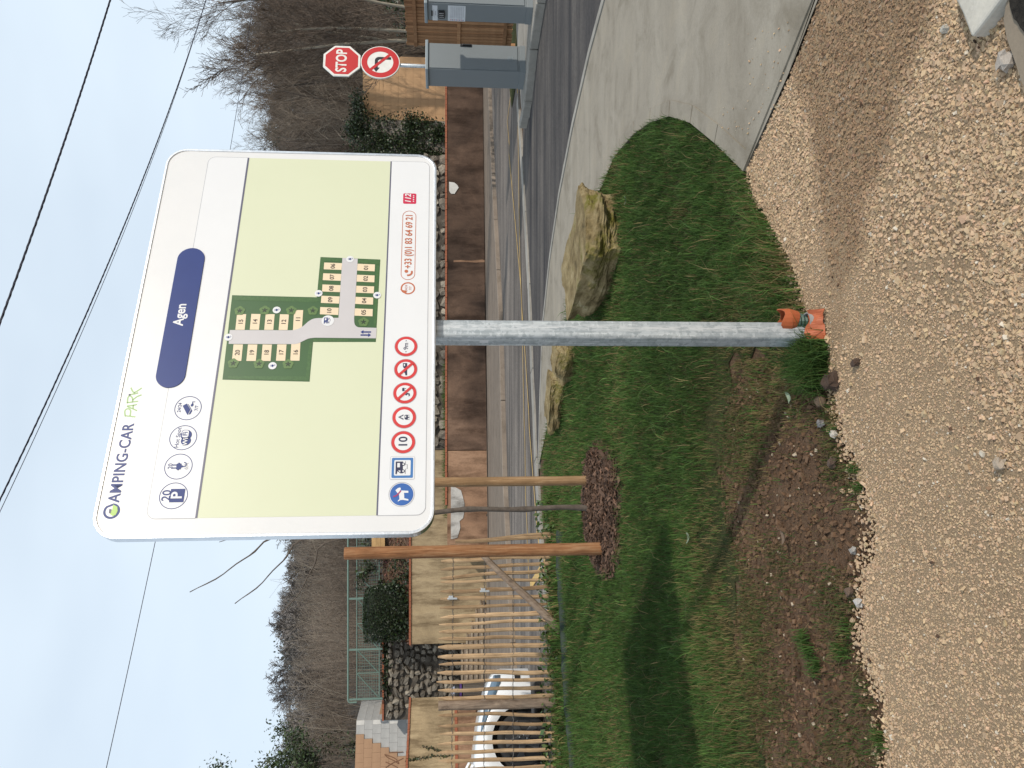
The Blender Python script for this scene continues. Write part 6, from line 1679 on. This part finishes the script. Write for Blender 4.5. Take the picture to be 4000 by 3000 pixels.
for v in bm.verts:
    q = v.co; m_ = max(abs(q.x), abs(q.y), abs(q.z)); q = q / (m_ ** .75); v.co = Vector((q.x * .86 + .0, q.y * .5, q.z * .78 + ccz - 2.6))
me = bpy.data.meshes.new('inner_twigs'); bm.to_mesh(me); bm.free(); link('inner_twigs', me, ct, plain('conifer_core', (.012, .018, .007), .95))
# evergreen tree at the left edge beyond the unfinished building
q = D(1120, 2965, 37.0)
et = thing('laurel_tree', 'glossy evergreen tree rising behind the unfinished building at the left edge', 'tree', (float(q[0]), float(q[1]), 3.0))
r_ = np.random.default_rng(62); k = 34; cl = r_.normal(size=(k, 3)) * np.array([1.1, .8, 1.2]) + np.array([-.6, 0, 5.2]); n = 6500
C = cl[r_.integers(0, k, n)] + r_.normal(size=(n, 3)) * .30; V, F = leaf_quads(C, r_.uniform(.05, .12, n), r_, .4)
tag(np_mesh('crown', V, F, M['leaf'], et, tint4(n, (.045, .065, .024), .4, r_)), None, None, None, 'stuff')
mb = MB(); mb.tube([(0, 0, -.5), (-.1, 0, 2.5), (-.4, 0, 5.5)], [.16, .12, .04], 7); mb.build('trunk', M['bark'], et)
# two vines on the left beige wall
for line, lab in (([(1080, 1050), (1000, 1056), (920, 1054), (860, 1062), (800, 1075), (740, 1085), (672, 1100)], 'long thin leafy vine climbing the beige wall behind the car'), ([(972, 1006), (930, 996), (880, 982), (812, 970)], 'short leafy vine sprig on the beige wall behind the car')):
    P = [PV(z8(*p), LP + Ln3 * .03, Ln3) for p in line]; t = thing('vine', lab, 'plant', tuple(float(v) for v in P[0])); mb = MB(t.location); mb.tube([tuple(p) for p in P], .008, 4); mb.build('stem', M['bark'], t)
    C = np.array([P[i] + (P[i + 1] - P[i]) * f for i in range(len(P) - 1) for f in r_.random(26)]) + r_.normal(size=((len(P) - 1) * 26, 3)) * .03 - P[0]
    V, F = leaf_quads(C, r_.uniform(.025, .05, len(C)), r_, .6); tag(np_mesh('foliage', V, F, M['leaf'], t, tint4(len(C), (.055, .07, .03), .3, r_)), None, None, None, 'stuff')

# ================================================================ grass, weeds
def inside(poly, X, Y):
    poly = np.array(poly); c = np.zeros(len(X), bool); j = len(poly) - 1
    for i in range(len(poly)):
        xi, yi, xj, yj = *poly[i], *poly[j]
        m = ((yi > Y) != (yj > Y)) & (X < (xj - xi) * (Y - yi) / (yj - yi + 1e-12) + xi); c ^= m; j = i
    return c
def dist_line(line, X, Y):
    P = np.array(line); d = np.full(len(X), 1e9)
    for i in range(len(P) - 1):
        a, b = P[i], P[i + 1]; ab = b - a; t = np.clip(((X - a[0]) * ab[0] + (Y - a[1]) * ab[1]) / (ab @ ab + 1e-12), 0, 1)
        d = np.minimum(d, np.hypot(X - a[0] - ab[0] * t, Y - a[1] - ab[1] * t))
    return d
def vnoise(X, Y, s, seed=0):
    """smooth value noise, vectorised"""
    g = np.random.default_rng(seed).random((64, 64)); x = X * s + 100; y = Y * s + 100; i = np.floor(x).astype(int); j = np.floor(y).astype(int); fx = x - i; fy = y - j
    fx = fx * fx * (3 - 2 * fx); fy = fy * fy * (3 - 2 * fy); i0, i1, j0, j1 = i % 64, (i + 1) % 64, j % 64, (j + 1) % 64
    return (g[i0, j0] * (1 - fx) + g[i1, j0] * fx) * (1 - fy) + (g[i0, j1] * (1 - fx) + g[i1, j1] * fx) * fy
def blades(name, label, P, h, w, col, r_, mat=None, lean=.45):
    n = len(P); a = r_.uniform(0, 2 * np.pi, n); la = r_.uniform(0, 2 * np.pi, n); ln = np.abs(r_.normal(0, lean, n))
    side = np.stack([np.cos(a), np.sin(a), np.zeros(n)], 1) * (w / 2)[:, None]; ld = np.stack([np.cos(la), np.sin(la), np.zeros(n)], 1)
    up = np.array([0, 0, 1.0]); H = h[:, None]; L = ln[:, None]
    m1 = P + up * H * .55 + ld * H * L * .30; tp_ = P + up * H * (1 - .25 * np.minimum(L, 1.2)) + ld * H * L * .95
    V = np.stack([P - side, P + side, m1 + side * .8, m1 - side * .8, tp_], 1).reshape(-1, 3); b = np.arange(n) * 5
    F = np.concatenate([np.stack([b, b + 1, b + 2], 1), np.stack([b, b + 2, b + 3], 1), np.stack([b + 3, b + 2, b + 4], 1)])
    return tag(np_mesh(name, V, F, mat or M['blade'], None, np.repeat(col, 5, 0)), label, None, None, 'stuff')
def gcol(n, r_, dry):
    """blade colours: fresh green, yellow green, straw"""
    k = r_.random(n)[:, None]; d = dry[:, None] if np.ndim(dry) else dry
    base = np.array([.050, .108, .026]) * (1 - k) + np.array([.085, .145, .034]) * k
    straw = np.array([.19, .145, .065]) * (.6 + .7 * r_.random((n, 1)))
    pick = (r_.random((n, 1)) < d)
    return np.where(pick, straw, base * (.75 + .5 * r_.random((n, 1))))
lawn_np = np.array(lawn_poly); near_edge = g22([(1752, 720), (1680, 770), (1580, 780), (1560, 880), (1545, 1020), (1560, 1150), (1590, 1250), (1575, 1350), (1600, 1500), (1640, 1640), (1660, 1800)])
gravel_np = np.array(gravel_poly)
soil_poly = [*near_edge[::-1], *[tuple(p) for p in soil_edge[::-1]]]
mul_c = np.array(G(1303 * S22, 1095 * S22)[:2])
def mulch_r(X, Y):                                   # below 1 inside the mulch mound
    dx, dy = X - mul_c[0] + .02, Y - mul_c[1] - .1
    return np.sqrt((dx / .62) ** 2 + (dy / .74) ** 2) + .22 * (vnoise(X, Y, 4, 3) - .5)
r_ = np.random.default_rng(71)
N = 520000
Y = 2.4 + 9.4 * r_.random(N) ** 1.12; X = r_.uniform(-1, 1, N) * (Y * .56 + .5)
ins = inside(lawn_np, X, Y); dn = dist_line(near_edge, X, Y); sd = np.where(ins, dn, -dn)
pn = vnoise(X, Y, 2.2, 1) * .6 + vnoise(X, Y, 6.5, 2) * .4
prob = np.clip(.50 + sd / .75 + (pn - .5) * 1.7, 0, 1)
keep = (((ins | inside(soil_poly, X, Y)) & (r_.random(N) < prob * np.clip(.30 + .075 * (11 - Y) , .35, 1))) ) & (mulch_r(X, Y) > 1.0)
X_, Y_, sd_, pn_ = X[keep], Y[keep], sd[keep], pn[keep]
n = len(X_)
big = vnoise(X_, Y_, .9, 8)
dge = np.array(dist_line(g22([(1740, 690), (1715, 600), (1690, 540), (1660, 480)]), X_, Y_))
clump = vnoise(X_, Y_, 13, 21); clump2 = vnoise(X_, Y_, 5.5, 22)
h = (.030 + .055 * r_.random(n) ** 1.4) * (.70 + .6 * pn_) * (.55 + .9 * clump) * np.where(dge < .28, 1.9, 1) * np.clip(.6 + sd_ * .8, .55, 1) * (1 + .25 * (Y_ > 7))
w = np.where(dge < .3, .0045, .0042) * (.7 + .6 * r_.random(n)) * np.clip(Y_ / 5, .8, 1.7)
dry = np.clip(.05 + .5 * (1 - np.clip(sd_ / .6, 0, 1)) + .6 * np.clip(big - .48, 0, 1) + .55 * np.clip(clump2 - .72, 0, 1) * 2, 0, .8)
col = gcol(n, r_, dry) * (.42 + .62 * big + .42 * clump)[:, None]
blades('lawn_grass', 'short green lawn grass', np.stack([X_, Y_, np.full(n, -.024)], 1), h, w, col, r_)
# straggling longer blades, brighter in colour
k_ = r_.random(len(X_)) < .035; n = int(k_.sum())
blades('long_grass_blades', 'straggling longer blades over the lawn', np.stack([X_[k_], Y_[k_], np.full(n, -.02)], 1), h[k_] * r_.uniform(1.4, 2.3, n), w[k_] * 1.1, gcol(n, r_, np.full(n, .22)) * r_.uniform(.95, 1.45, (n, 1)), r_, lean=.9)
# thin dry grass on the bare soil
N = 120000; Y = r_.uniform(2.2, 4.4, N); X = r_.uniform(-2.4, .4, N); ins = inside(soil_poly, X, Y); pn = vnoise(X, Y, 3.5, 5)
keep = ins & (r_.random(N) < np.clip((pn - .35) * 1.1, .03, .6)) & (dist_line(soil_edge, X, Y) > .05); X_, Y_ = X[keep], Y[keep]; n = len(X_)
blades('sparse_grass', 'thin dry grass on the bare earth', np.stack([X_, Y_, np.full(n, -.03)], 1), .018 + .035 * r_.random(n), np.full(n, .003), gcol(n, r_, np.full(n, .55)) * .8, r_, lean=.9)
# long tufts: at the post's foot and on the bare soil
def tuft(label, pts, n, rad, hmin, hmax, dry, seed, shade=1.0):
    rr = np.random.default_rng(seed); c = np.array([G(*p)[:2] for p in pts]); idx = rr.integers(0, len(c), n); P = c[idx] + rr.normal(size=(n, 2)) * rad
    P3 = np.concatenate([P, np.full((n, 1), -.02)], 1); x0 = P.mean(0); o = blades('grass_tuft', None, P3 - np.array([x0[0], x0[1], 0]), rr.uniform(hmin, hmax, n), rr.uniform(.0030, .0050, n), gcol(n, rr, np.full(n, dry)) * shade, rr, lean=.55)
    o.location = (x0[0], x0[1], 0); o['kind'] = 'thing'; tag(o, label, 'grass tuft', 'long grass tufts at the edge of the gravel'); return o
z9 = lambda a, b: (2600 + a / 1.659, 1200 + b / 1.659)
z10 = lambda a, b: (3000 + a / 1.659, 2000 + b / 1.659)
tuft('long dark green grass tuft leaning against the left side of the board post', [z9(960, 235), z9(930, 300), z9(1000, 380), z9(950, 440), z9(880, 380), z9(1000, 300), z9(985, 470)], 1500, .028, .07, .17, .05, 81, .85)
tuft('long green grass tuft right of the board post behind the orange sleeve', [(3020, 1200), (2990, 1160), (2960, 1120), (3060, 1215), (2930, 1080), (2900, 1020)], 1500, .05, .06, .13, .08, 82, .85)
tuft('small fresh green grass tuft on the bare soil, farther one near the left edge', [z10(250, 900), z10(290, 1000), z10(220, 830)], 260, .022, .03, .075, .1, 83)
tuft('small yellowish grass tuft beside the gravel edge near the left edge', [z10(470, 900), z10(490, 760), z10(440, 890)], 240, .020, .03, .06, .35, 84)
tuft('tiny grass tuft at the soil and gravel border in the bottom corner', [z10(700, 1470)], 110, .018, .025, .05, .3, 85)
tuft('tiny green grass tuft sprouting between soil and gravel', [z9(1200, 1040), z9(1230, 1170)], 130, .015, .02, .05, .25, 86)
# weeds along the fence
n = 9000; t = r_.random(n); q = fA[None, :2] + (fB - fA)[None, :2] * (t * 1.35 - .15)[:, None]; off = r_.normal(.0, .12, n)
Pn2 = np.array([PNf[0], PNf[1]]); P = q + Pn2 * off[:, None]; dens = vnoise(P[:, 0], P[:, 1], 2.5, 9); k_ = r_.random(n) < dens + .15; P = P[k_]; n = len(P)
blades('weeds', 'rank grass and weeds along the foot of the paling fence', np.concatenate([P, np.full((n, 1), -.02)], 1), r_.uniform(.07, .24, n) * (.6 + .7 * vnoise(P[:, 0], P[:, 1], 3, 10)), r_.uniform(.006, .014, n), gcol(n, r_, np.full(n, .25)) * (.8 + 1.1 * r_.random((n, 1))), r_, lean=.6)
n = 700; q = fA[None, :2] + (fB - fA)[None, :2] * (r_.random(n) * 1.3 - .15)[:, None] + Pn2 * r_.normal(.0, .1, n)[:, None]; V, F = leaf_quads(np.concatenate([q, r_.uniform(.03, .26, (n, 1))], 1), r_.uniform(.02, .05, n), r_, .6)
tag(np_mesh('weed_leaves', V, F, M['leaf'], None, tint4(n, (.06, .10, .025), .3, r_)), 'broad weed leaves along the paling fence', None, None, 'stuff')
# grass fringe on the terrace above the brown wall, far lawn fringe
n = 2600; xs_ = r_.uniform(-5.2, 1.0, n); k_ = r_.random(n) < np.clip((vnoise(xs_, xs_ * 0, 1.6, 4) - .35) * 2.2, 0, 1); xs_ = xs_[k_]; n = len(xs_)
ys_ = 25.8 + .2 * (xs_ + 5.5) + .38 + np.abs(r_.normal(0, .18, n))
blades('terrace_grass', 'grass fringe on the terrace above the brown wall', np.stack([xs_, ys_, np.full(n, 1.38)], 1), r_.uniform(.12, .34, n), r_.uniform(.012, .022, n), gcol(n, r_, np.full(n, .2)), r_, lean=.5)
n = 2600; C = clumped(r_, n, 120, (-6.5, 28.5, 0), (-3.5, 29.3, 0), (.1, .1, 0)); xs_ = r_.uniform(-9.6, -2.4, n); yy = r_.uniform(28.35, 29.9, n); zz = 2.55 + np.clip((yy - 28.26) / 1.5, 0, 1) * 1.35 + .04
V, F = leaf_quads(np.stack([xs_, yy, zz + .05 * r_.random(n)], 1), r_.uniform(.04, .12, n), r_, .25)
tag(np_mesh('bark_mulch', V, F, M['chip'], None, tint4(n, (.13, .075, .05), .4, r_)), 'red brown bark chips on the bank', None, None, 'stuff')

# ================================================================ loose ground: gravel, clods, mulch
CUBE = np.array([(-1, -1, -1), (1, -1, -1), (1, 1, -1), (-1, 1, -1), (-1, -1, 1), (1, -1, 1), (1, 1, 1), (-1, 1, 1)], float)
CF = np.array([(0, 3, 2, 1), (4, 5, 6, 7), (0, 1, 5, 4), (1, 2, 6, 5), (2, 3, 7, 6), (3, 0, 4, 7)])
def stones(name, label, P, size, col, r_, mat, flat=.6, jit=.42, kind='stuff'):
    n = len(P); v = CUBE[None] * (1 + jit * r_.uniform(-1, 1, (n, 8, 3))) * r_.uniform(.65, 1.2, (n, 1, 3)); v[:, :, 2] *= flat
    a = r_.uniform(0, 2 * np.pi, n); b = r_.normal(0, .45, n); c = r_.normal(0, .45, n)
    def rot(v, i, j, t):
        ct_, st_ = np.cos(t)[:, None], np.sin(t)[:, None]; x, y = v[:, :, i].copy(), v[:, :, j].copy(); v[:, :, i] = x * ct_ - y * st_; v[:, :, j] = x * st_ + y * ct_
    rot(v, 1, 2, b); rot(v, 0, 2, c); rot(v, 0, 1, a)
    V = (v * (size * .5)[:, None, None] + P[:, None, :]).reshape(-1, 3); F = (CF[None] + (np.arange(n) * 8)[:, None, None]).reshape(-1, 4)
    return tag(np_mesh(name, V, F, mat, None, np.repeat(col, 8, 0)), label, None, None, kind)
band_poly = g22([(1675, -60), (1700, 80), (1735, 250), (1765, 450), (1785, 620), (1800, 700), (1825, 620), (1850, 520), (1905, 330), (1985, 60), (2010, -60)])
slab_all = [g22(slab), g22(slab2)]
def gravel_cols(X, Y, r_, n):
    base = np.array([.47, .335, .212])[None] * (1 + .10 * r_.normal(size=(n, 1))) * (1 + .022 * r_.normal(size=(n, 3)))
    k = r_.random(n)[:, None]; base = np.where(k < .02, np.array([.56, .49, .39]), base); base = np.where(k > .994, np.array([.24, .15, .09]), base)
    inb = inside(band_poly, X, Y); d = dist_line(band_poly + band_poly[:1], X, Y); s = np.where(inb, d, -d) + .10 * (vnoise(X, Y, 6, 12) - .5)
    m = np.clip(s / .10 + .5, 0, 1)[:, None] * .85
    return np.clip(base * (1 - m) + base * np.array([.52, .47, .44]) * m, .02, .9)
def scatter_gravel(N, x0, x1, y0, y1, smin, smax, label, cond, layer=0.0):
    X = r_.uniform(x0, x1, N); Y = y0 + (y1 - y0) * r_.random(N) ** 1.1
    ok = inside(gravel_np, X, Y) & cond(X, Y) & (np.abs(X) < Y * .56 + .22)
    for s in slab_all: ok &= ~inside(s, X, Y)
    X, Y = X[ok], Y[ok]; n = len(X); sz = smin + (smax - smin) * r_.random(n) ** 1.8
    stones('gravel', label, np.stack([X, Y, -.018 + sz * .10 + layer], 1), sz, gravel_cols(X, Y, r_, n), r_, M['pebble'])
coarse = lambda X, Y: r_.random(len(X)) < np.clip((X - .35 - .6 * (Y - 2.55) + .5 * (vnoise(X, Y, 2.4, 14) - .5)) / .35 + .5, .05, 1)
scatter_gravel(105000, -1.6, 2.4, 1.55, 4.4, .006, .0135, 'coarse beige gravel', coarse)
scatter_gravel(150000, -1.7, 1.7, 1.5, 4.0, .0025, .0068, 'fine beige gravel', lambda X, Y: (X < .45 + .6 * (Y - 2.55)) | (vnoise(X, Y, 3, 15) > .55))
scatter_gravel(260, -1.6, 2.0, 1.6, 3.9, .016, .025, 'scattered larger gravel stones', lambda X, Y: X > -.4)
# gravel strewn into the soil and grass edge
N = 3600; i_ = r_.integers(0, len(gravel_poly) // 2, N); eg = np.array([p for p in gravel_poly if abs(p[0]) < 1.8 and 2 < p[1] < 4]); P = eg[r_.integers(0, len(eg), N)] + r_.normal(0, .05, (N, 2)); sz = .004 + .010 * r_.random(N) ** 2
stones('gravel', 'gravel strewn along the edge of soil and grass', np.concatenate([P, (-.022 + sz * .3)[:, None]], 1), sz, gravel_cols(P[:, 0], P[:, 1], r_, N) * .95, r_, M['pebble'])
# grit on the concrete near the gravel
N = 70; P = np.array(g22([(1640, 300), (1690, 180), (1740, 40)])); i_ = r_.integers(0, 2, N); t_ = r_.random(N)[:, None]; P = P[i_] * (1 - t_) + P[i_ + 1] * t_ + np.abs(r_.normal(0, .35, (N, 1))) * np.array([.35, .9]); sz = r_.uniform(.003, .008, N)
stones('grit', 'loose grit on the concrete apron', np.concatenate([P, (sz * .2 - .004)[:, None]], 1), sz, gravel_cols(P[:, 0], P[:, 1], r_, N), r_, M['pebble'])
# clods
N = 26000; Y = r_.uniform(2.2, 4.4, N); X = r_.uniform(-2.5, .4, N); ok = inside(soil_poly, X, Y); X, Y = X[ok], Y[ok]; n = len(X); sz = .004 + .018 * r_.random(n) ** 4
stones('clods', 'crumbled brown earth', np.stack([X, Y, -.03 + sz * .2], 1), sz, np.array([.125, .075, .045])[None] * (1 + .22 * r_.normal(size=(n, 1))).clip(.4, 2), r_, M['clod'], .7)
N = 260; Y = r_.uniform(2.2, 4.2, N); X = r_.uniform(-2.5, .4, N); ok = inside(soil_poly, X, Y); X, Y = X[ok], Y[ok]; n = len(X); sz = r_.uniform(.005, .014, n)
stones('pebbles', 'pale pebbles in the brown earth', np.stack([X, Y, -.026 + sz * .3], 1), sz, np.array([.36, .29, .21])[None] * (1 + .25 * r_.normal(size=(n, 1))).clip(.4, 1.8), r_, M['pebble'])
N = 500; X = r_.uniform(-1.2, 1.6, N); Y = r_.uniform(1.7, 3.4, N); ok = inside(gravel_np, X, Y); X, Y = X[ok], Y[ok]; n = len(X); sz = r_.uniform(.006, .02, n); k_ = r_.random(n) < .07; sz = sz * .55; X, Y, sz = X[k_], Y[k_], sz[k_]; n = len(X)
stones('clods', 'dark crumbs of earth on the gravel', np.stack([X, Y, -.012 + sz * .3], 1), sz, np.array([.085, .052, .035])[None] * (1 + .25 * r_.normal(size=(n, 1))).clip(.4, 2), r_, M['clod'])
# single larger stones and clods
for (p, s, colr, nm, lab) in (((3923, 236), .042, (.56, .49, .42), 'stone', 'large pale stone beside the grey slab in the gravel corner'), ((3251, 1694), .030, (.62, .56, .48), 'stone', 'white angular stone at the border of soil and gravel'),
                              ((3200, 1653), .030, (.30, .28, .27), 'stone', 'grey crumpled stone on the brown soil'), ((3204, 1566), .040, (.17, .115, .07), 'clod', 'tan clod of earth below the grass tuft'),
                              ((3245, 1489), .058, (.085, .052, .035), 'clod', 'big dark clod of earth left of the grass tuft'), ((3346, 2356), .026, (.60, .57, .53), 'stone', 'white stone on the soil close to the gravel, near the left edge'),
                              ((3325, 2151), .026, (.42, .39, .35), 'stone', 'rounded grey stone on the soil by the gravel'), ((3310, 2313), .030, (.17, .11, .075), 'stone', 'rounded brown stone on the soil by the gravel'),
                              ((3336, 1414), .030, (.10, .06, .04), 'clod', 'dark clod of earth lying on the gravel'), ((3898, 1810), .028, (.52, .42, .32), 'stone', 'pale stone lying on the fine gravel in the foreground'),
                              ((3245, 1808), .034, (.13, .085, .06), 'clod', 'reddish clod of earth half sunk at the gravel border'), ((3680, 112), .022, (.62, .58, .50), 'stone', 'small white stone left of the concrete slab')):
    q = G(*p); rr = np.random.default_rng(int(p[0])); me = jitter_stone(int(p[1]) % 17, 1 if nm == 'stone' else 2, .85, None, 'body')
    o = link(nm, me, None, plain(nm + '_colour', colr, .95, c2=tuple(v * .7 for v in colr), scale=30, bmp=.6, bscale=90)); o.location = (float(q[0]), float(q[1]), s * .25 - .012); o.scale = (s * .55, s * .45, s * .38); o.rotation_euler = (0, .2, random.uniform(0, 3))
    tag(o, lab, 'stone' if nm == 'stone' else 'earth clod')
# fallen leaves
for p, lab in ((z9(180, 1495), 'pale grey green leaf lying on the lawn near the soil'), ((2708, 2103), 'pale curled leaf on the lawn, farther one'), (z9(845, 595), 'pale green leaf on the soil below the post'), (z9(805, 1500), 'dry brown curled leaf on the soil'), (z6(1425, 305), 'pale leaf on the grass beside the largest boulder')):
    q = G(*p); mb = MB(); c = random.uniform(0, 3); L, W = .036, .010
    vs = []
    for t in np.linspace(-1, 1, 7):
        w = W * math.sqrt(max(0, 1 - t * t)) + .001; vs += [(t * L, -w, .02 + .012 * t * t), (t * L, 0, .014 + .014 * t * t), (t * L, w, .02 + .012 * t * t)]
    mb.add(vs, [(3 * i + k, 3 * i + k + 1, 3 * i + k + 4, 3 * i + k + 3) for i in range(6) for k in range(2)])
    dry_ = 'dry' in lab; o = mb.build('fallen_leaf', plain('dry_leaf' if dry_ else 'pale_leaf', (.12, .08, .05) if dry_ else (.20, .25, .17), .6)); o.location = (float(q[0]), float(q[1]), .012); o.rotation_euler = (.2, .1, c); tag(o, lab, 'leaf')
# mulch mound round the sapling
mt = thing('mulch_mound', 'mound of dark brown bark mulch round the sapling', 'mulch', (mul_c[0], mul_c[1], 0))
gx, gy = np.meshgrid(np.linspace(-.95, .95, 40), np.linspace(-1.05, 1.25, 46)); rr = mulch_r(gx.ravel() + mul_c[0], gy.ravel() + mul_c[1])
zz = np.where(rr < 1.15, .10 * np.clip(1.08 - rr, 0, 1) ** .6 - .01, -.06) + .012 * (vnoise(gx.ravel(), gy.ravel(), 14, 6) - .5)
idx = np.arange(40 * 46).reshape(46, 40); F = np.stack([idx[:-1, :-1], idx[:-1, 1:], idx[1:, 1:], idx[1:, :-1]], -1).reshape(-1, 4)
np_mesh('mound', np.stack([gx.ravel(), gy.ravel(), zz], 1), F, plain('mulch_base', (.045, .026, .018), .97, c2=(.075, .045, .032), scale=22, bmp=.9, bscale=80), mt)
N = 9000; X = r_.uniform(-.95, .95, N); Y = r_.uniform(-1.05, 1.25, N); rr = mulch_r(X + mul_c[0], Y + mul_c[1]); ok = rr < 1.06 + .1 * r_.random(N); X, Y, rr = X[ok], Y[ok], rr[ok]; n = len(X)
zc_ = .10 * np.clip(1.08 - rr, 0, 1) ** .6; L = r_.uniform(.012, .045, n) * np.where(r_.random(n) < .04, 1.9, 1); a = r_.uniform(0, 6.28, n); tl = r_.normal(0, .35, n)
dx = np.stack([np.cos(a) * np.cos(tl), np.sin(a) * np.cos(tl), np.sin(tl)], 1) * L[:, None]; dy = np.stack([-np.sin(a), np.cos(a), r_.normal(0, .4, n)], 1) * (L * r_.uniform(.12, .3, n))[:, None]; up_ = np.array([0, 0, .004])
c = np.stack([X, Y, zc_ + .008], 1); V = np.stack([c - dx - dy, c + dx - dy, c + dx + dy, c - dx + dy, c - dx - dy + up_, c + dx - dy + up_, c + dx + dy + up_, c - dx + dy + up_], 1).reshape(-1, 3)
F = (CF[None] + (np.arange(n) * 8)[:, None, None]).reshape(-1, 4); col = np.array([.092, .055, .037])[None] * (1 + .4 * r_.normal(size=(n, 1))).clip(.35, 2.6); col = np.where(r_.random((n, 1)) < .04, np.array([.20, .11, .07]), col)
tag(np_mesh('bark_chips', V, F, M['chip'], mt, np.repeat(col, 8, 0)), None, None, None, 'stuff')

# ================================================================ lettering to meshes
bpy.context.view_layer.update()
dg = bpy.context.evaluated_depsgraph_get()
for t in TEXTS:
    me = bpy.data.meshes.new_from_object(t.evaluated_get(dg)); me.name = 'lettering'
    o = bpy.data.objects.new('lettering', me); COL.objects.link(o); o.parent = t.parent; o.location = t.location; o.rotation_euler = t.rotation_euler; o.scale = t.scale
    t.name = 'old'; bpy.data.objects.remove(t)
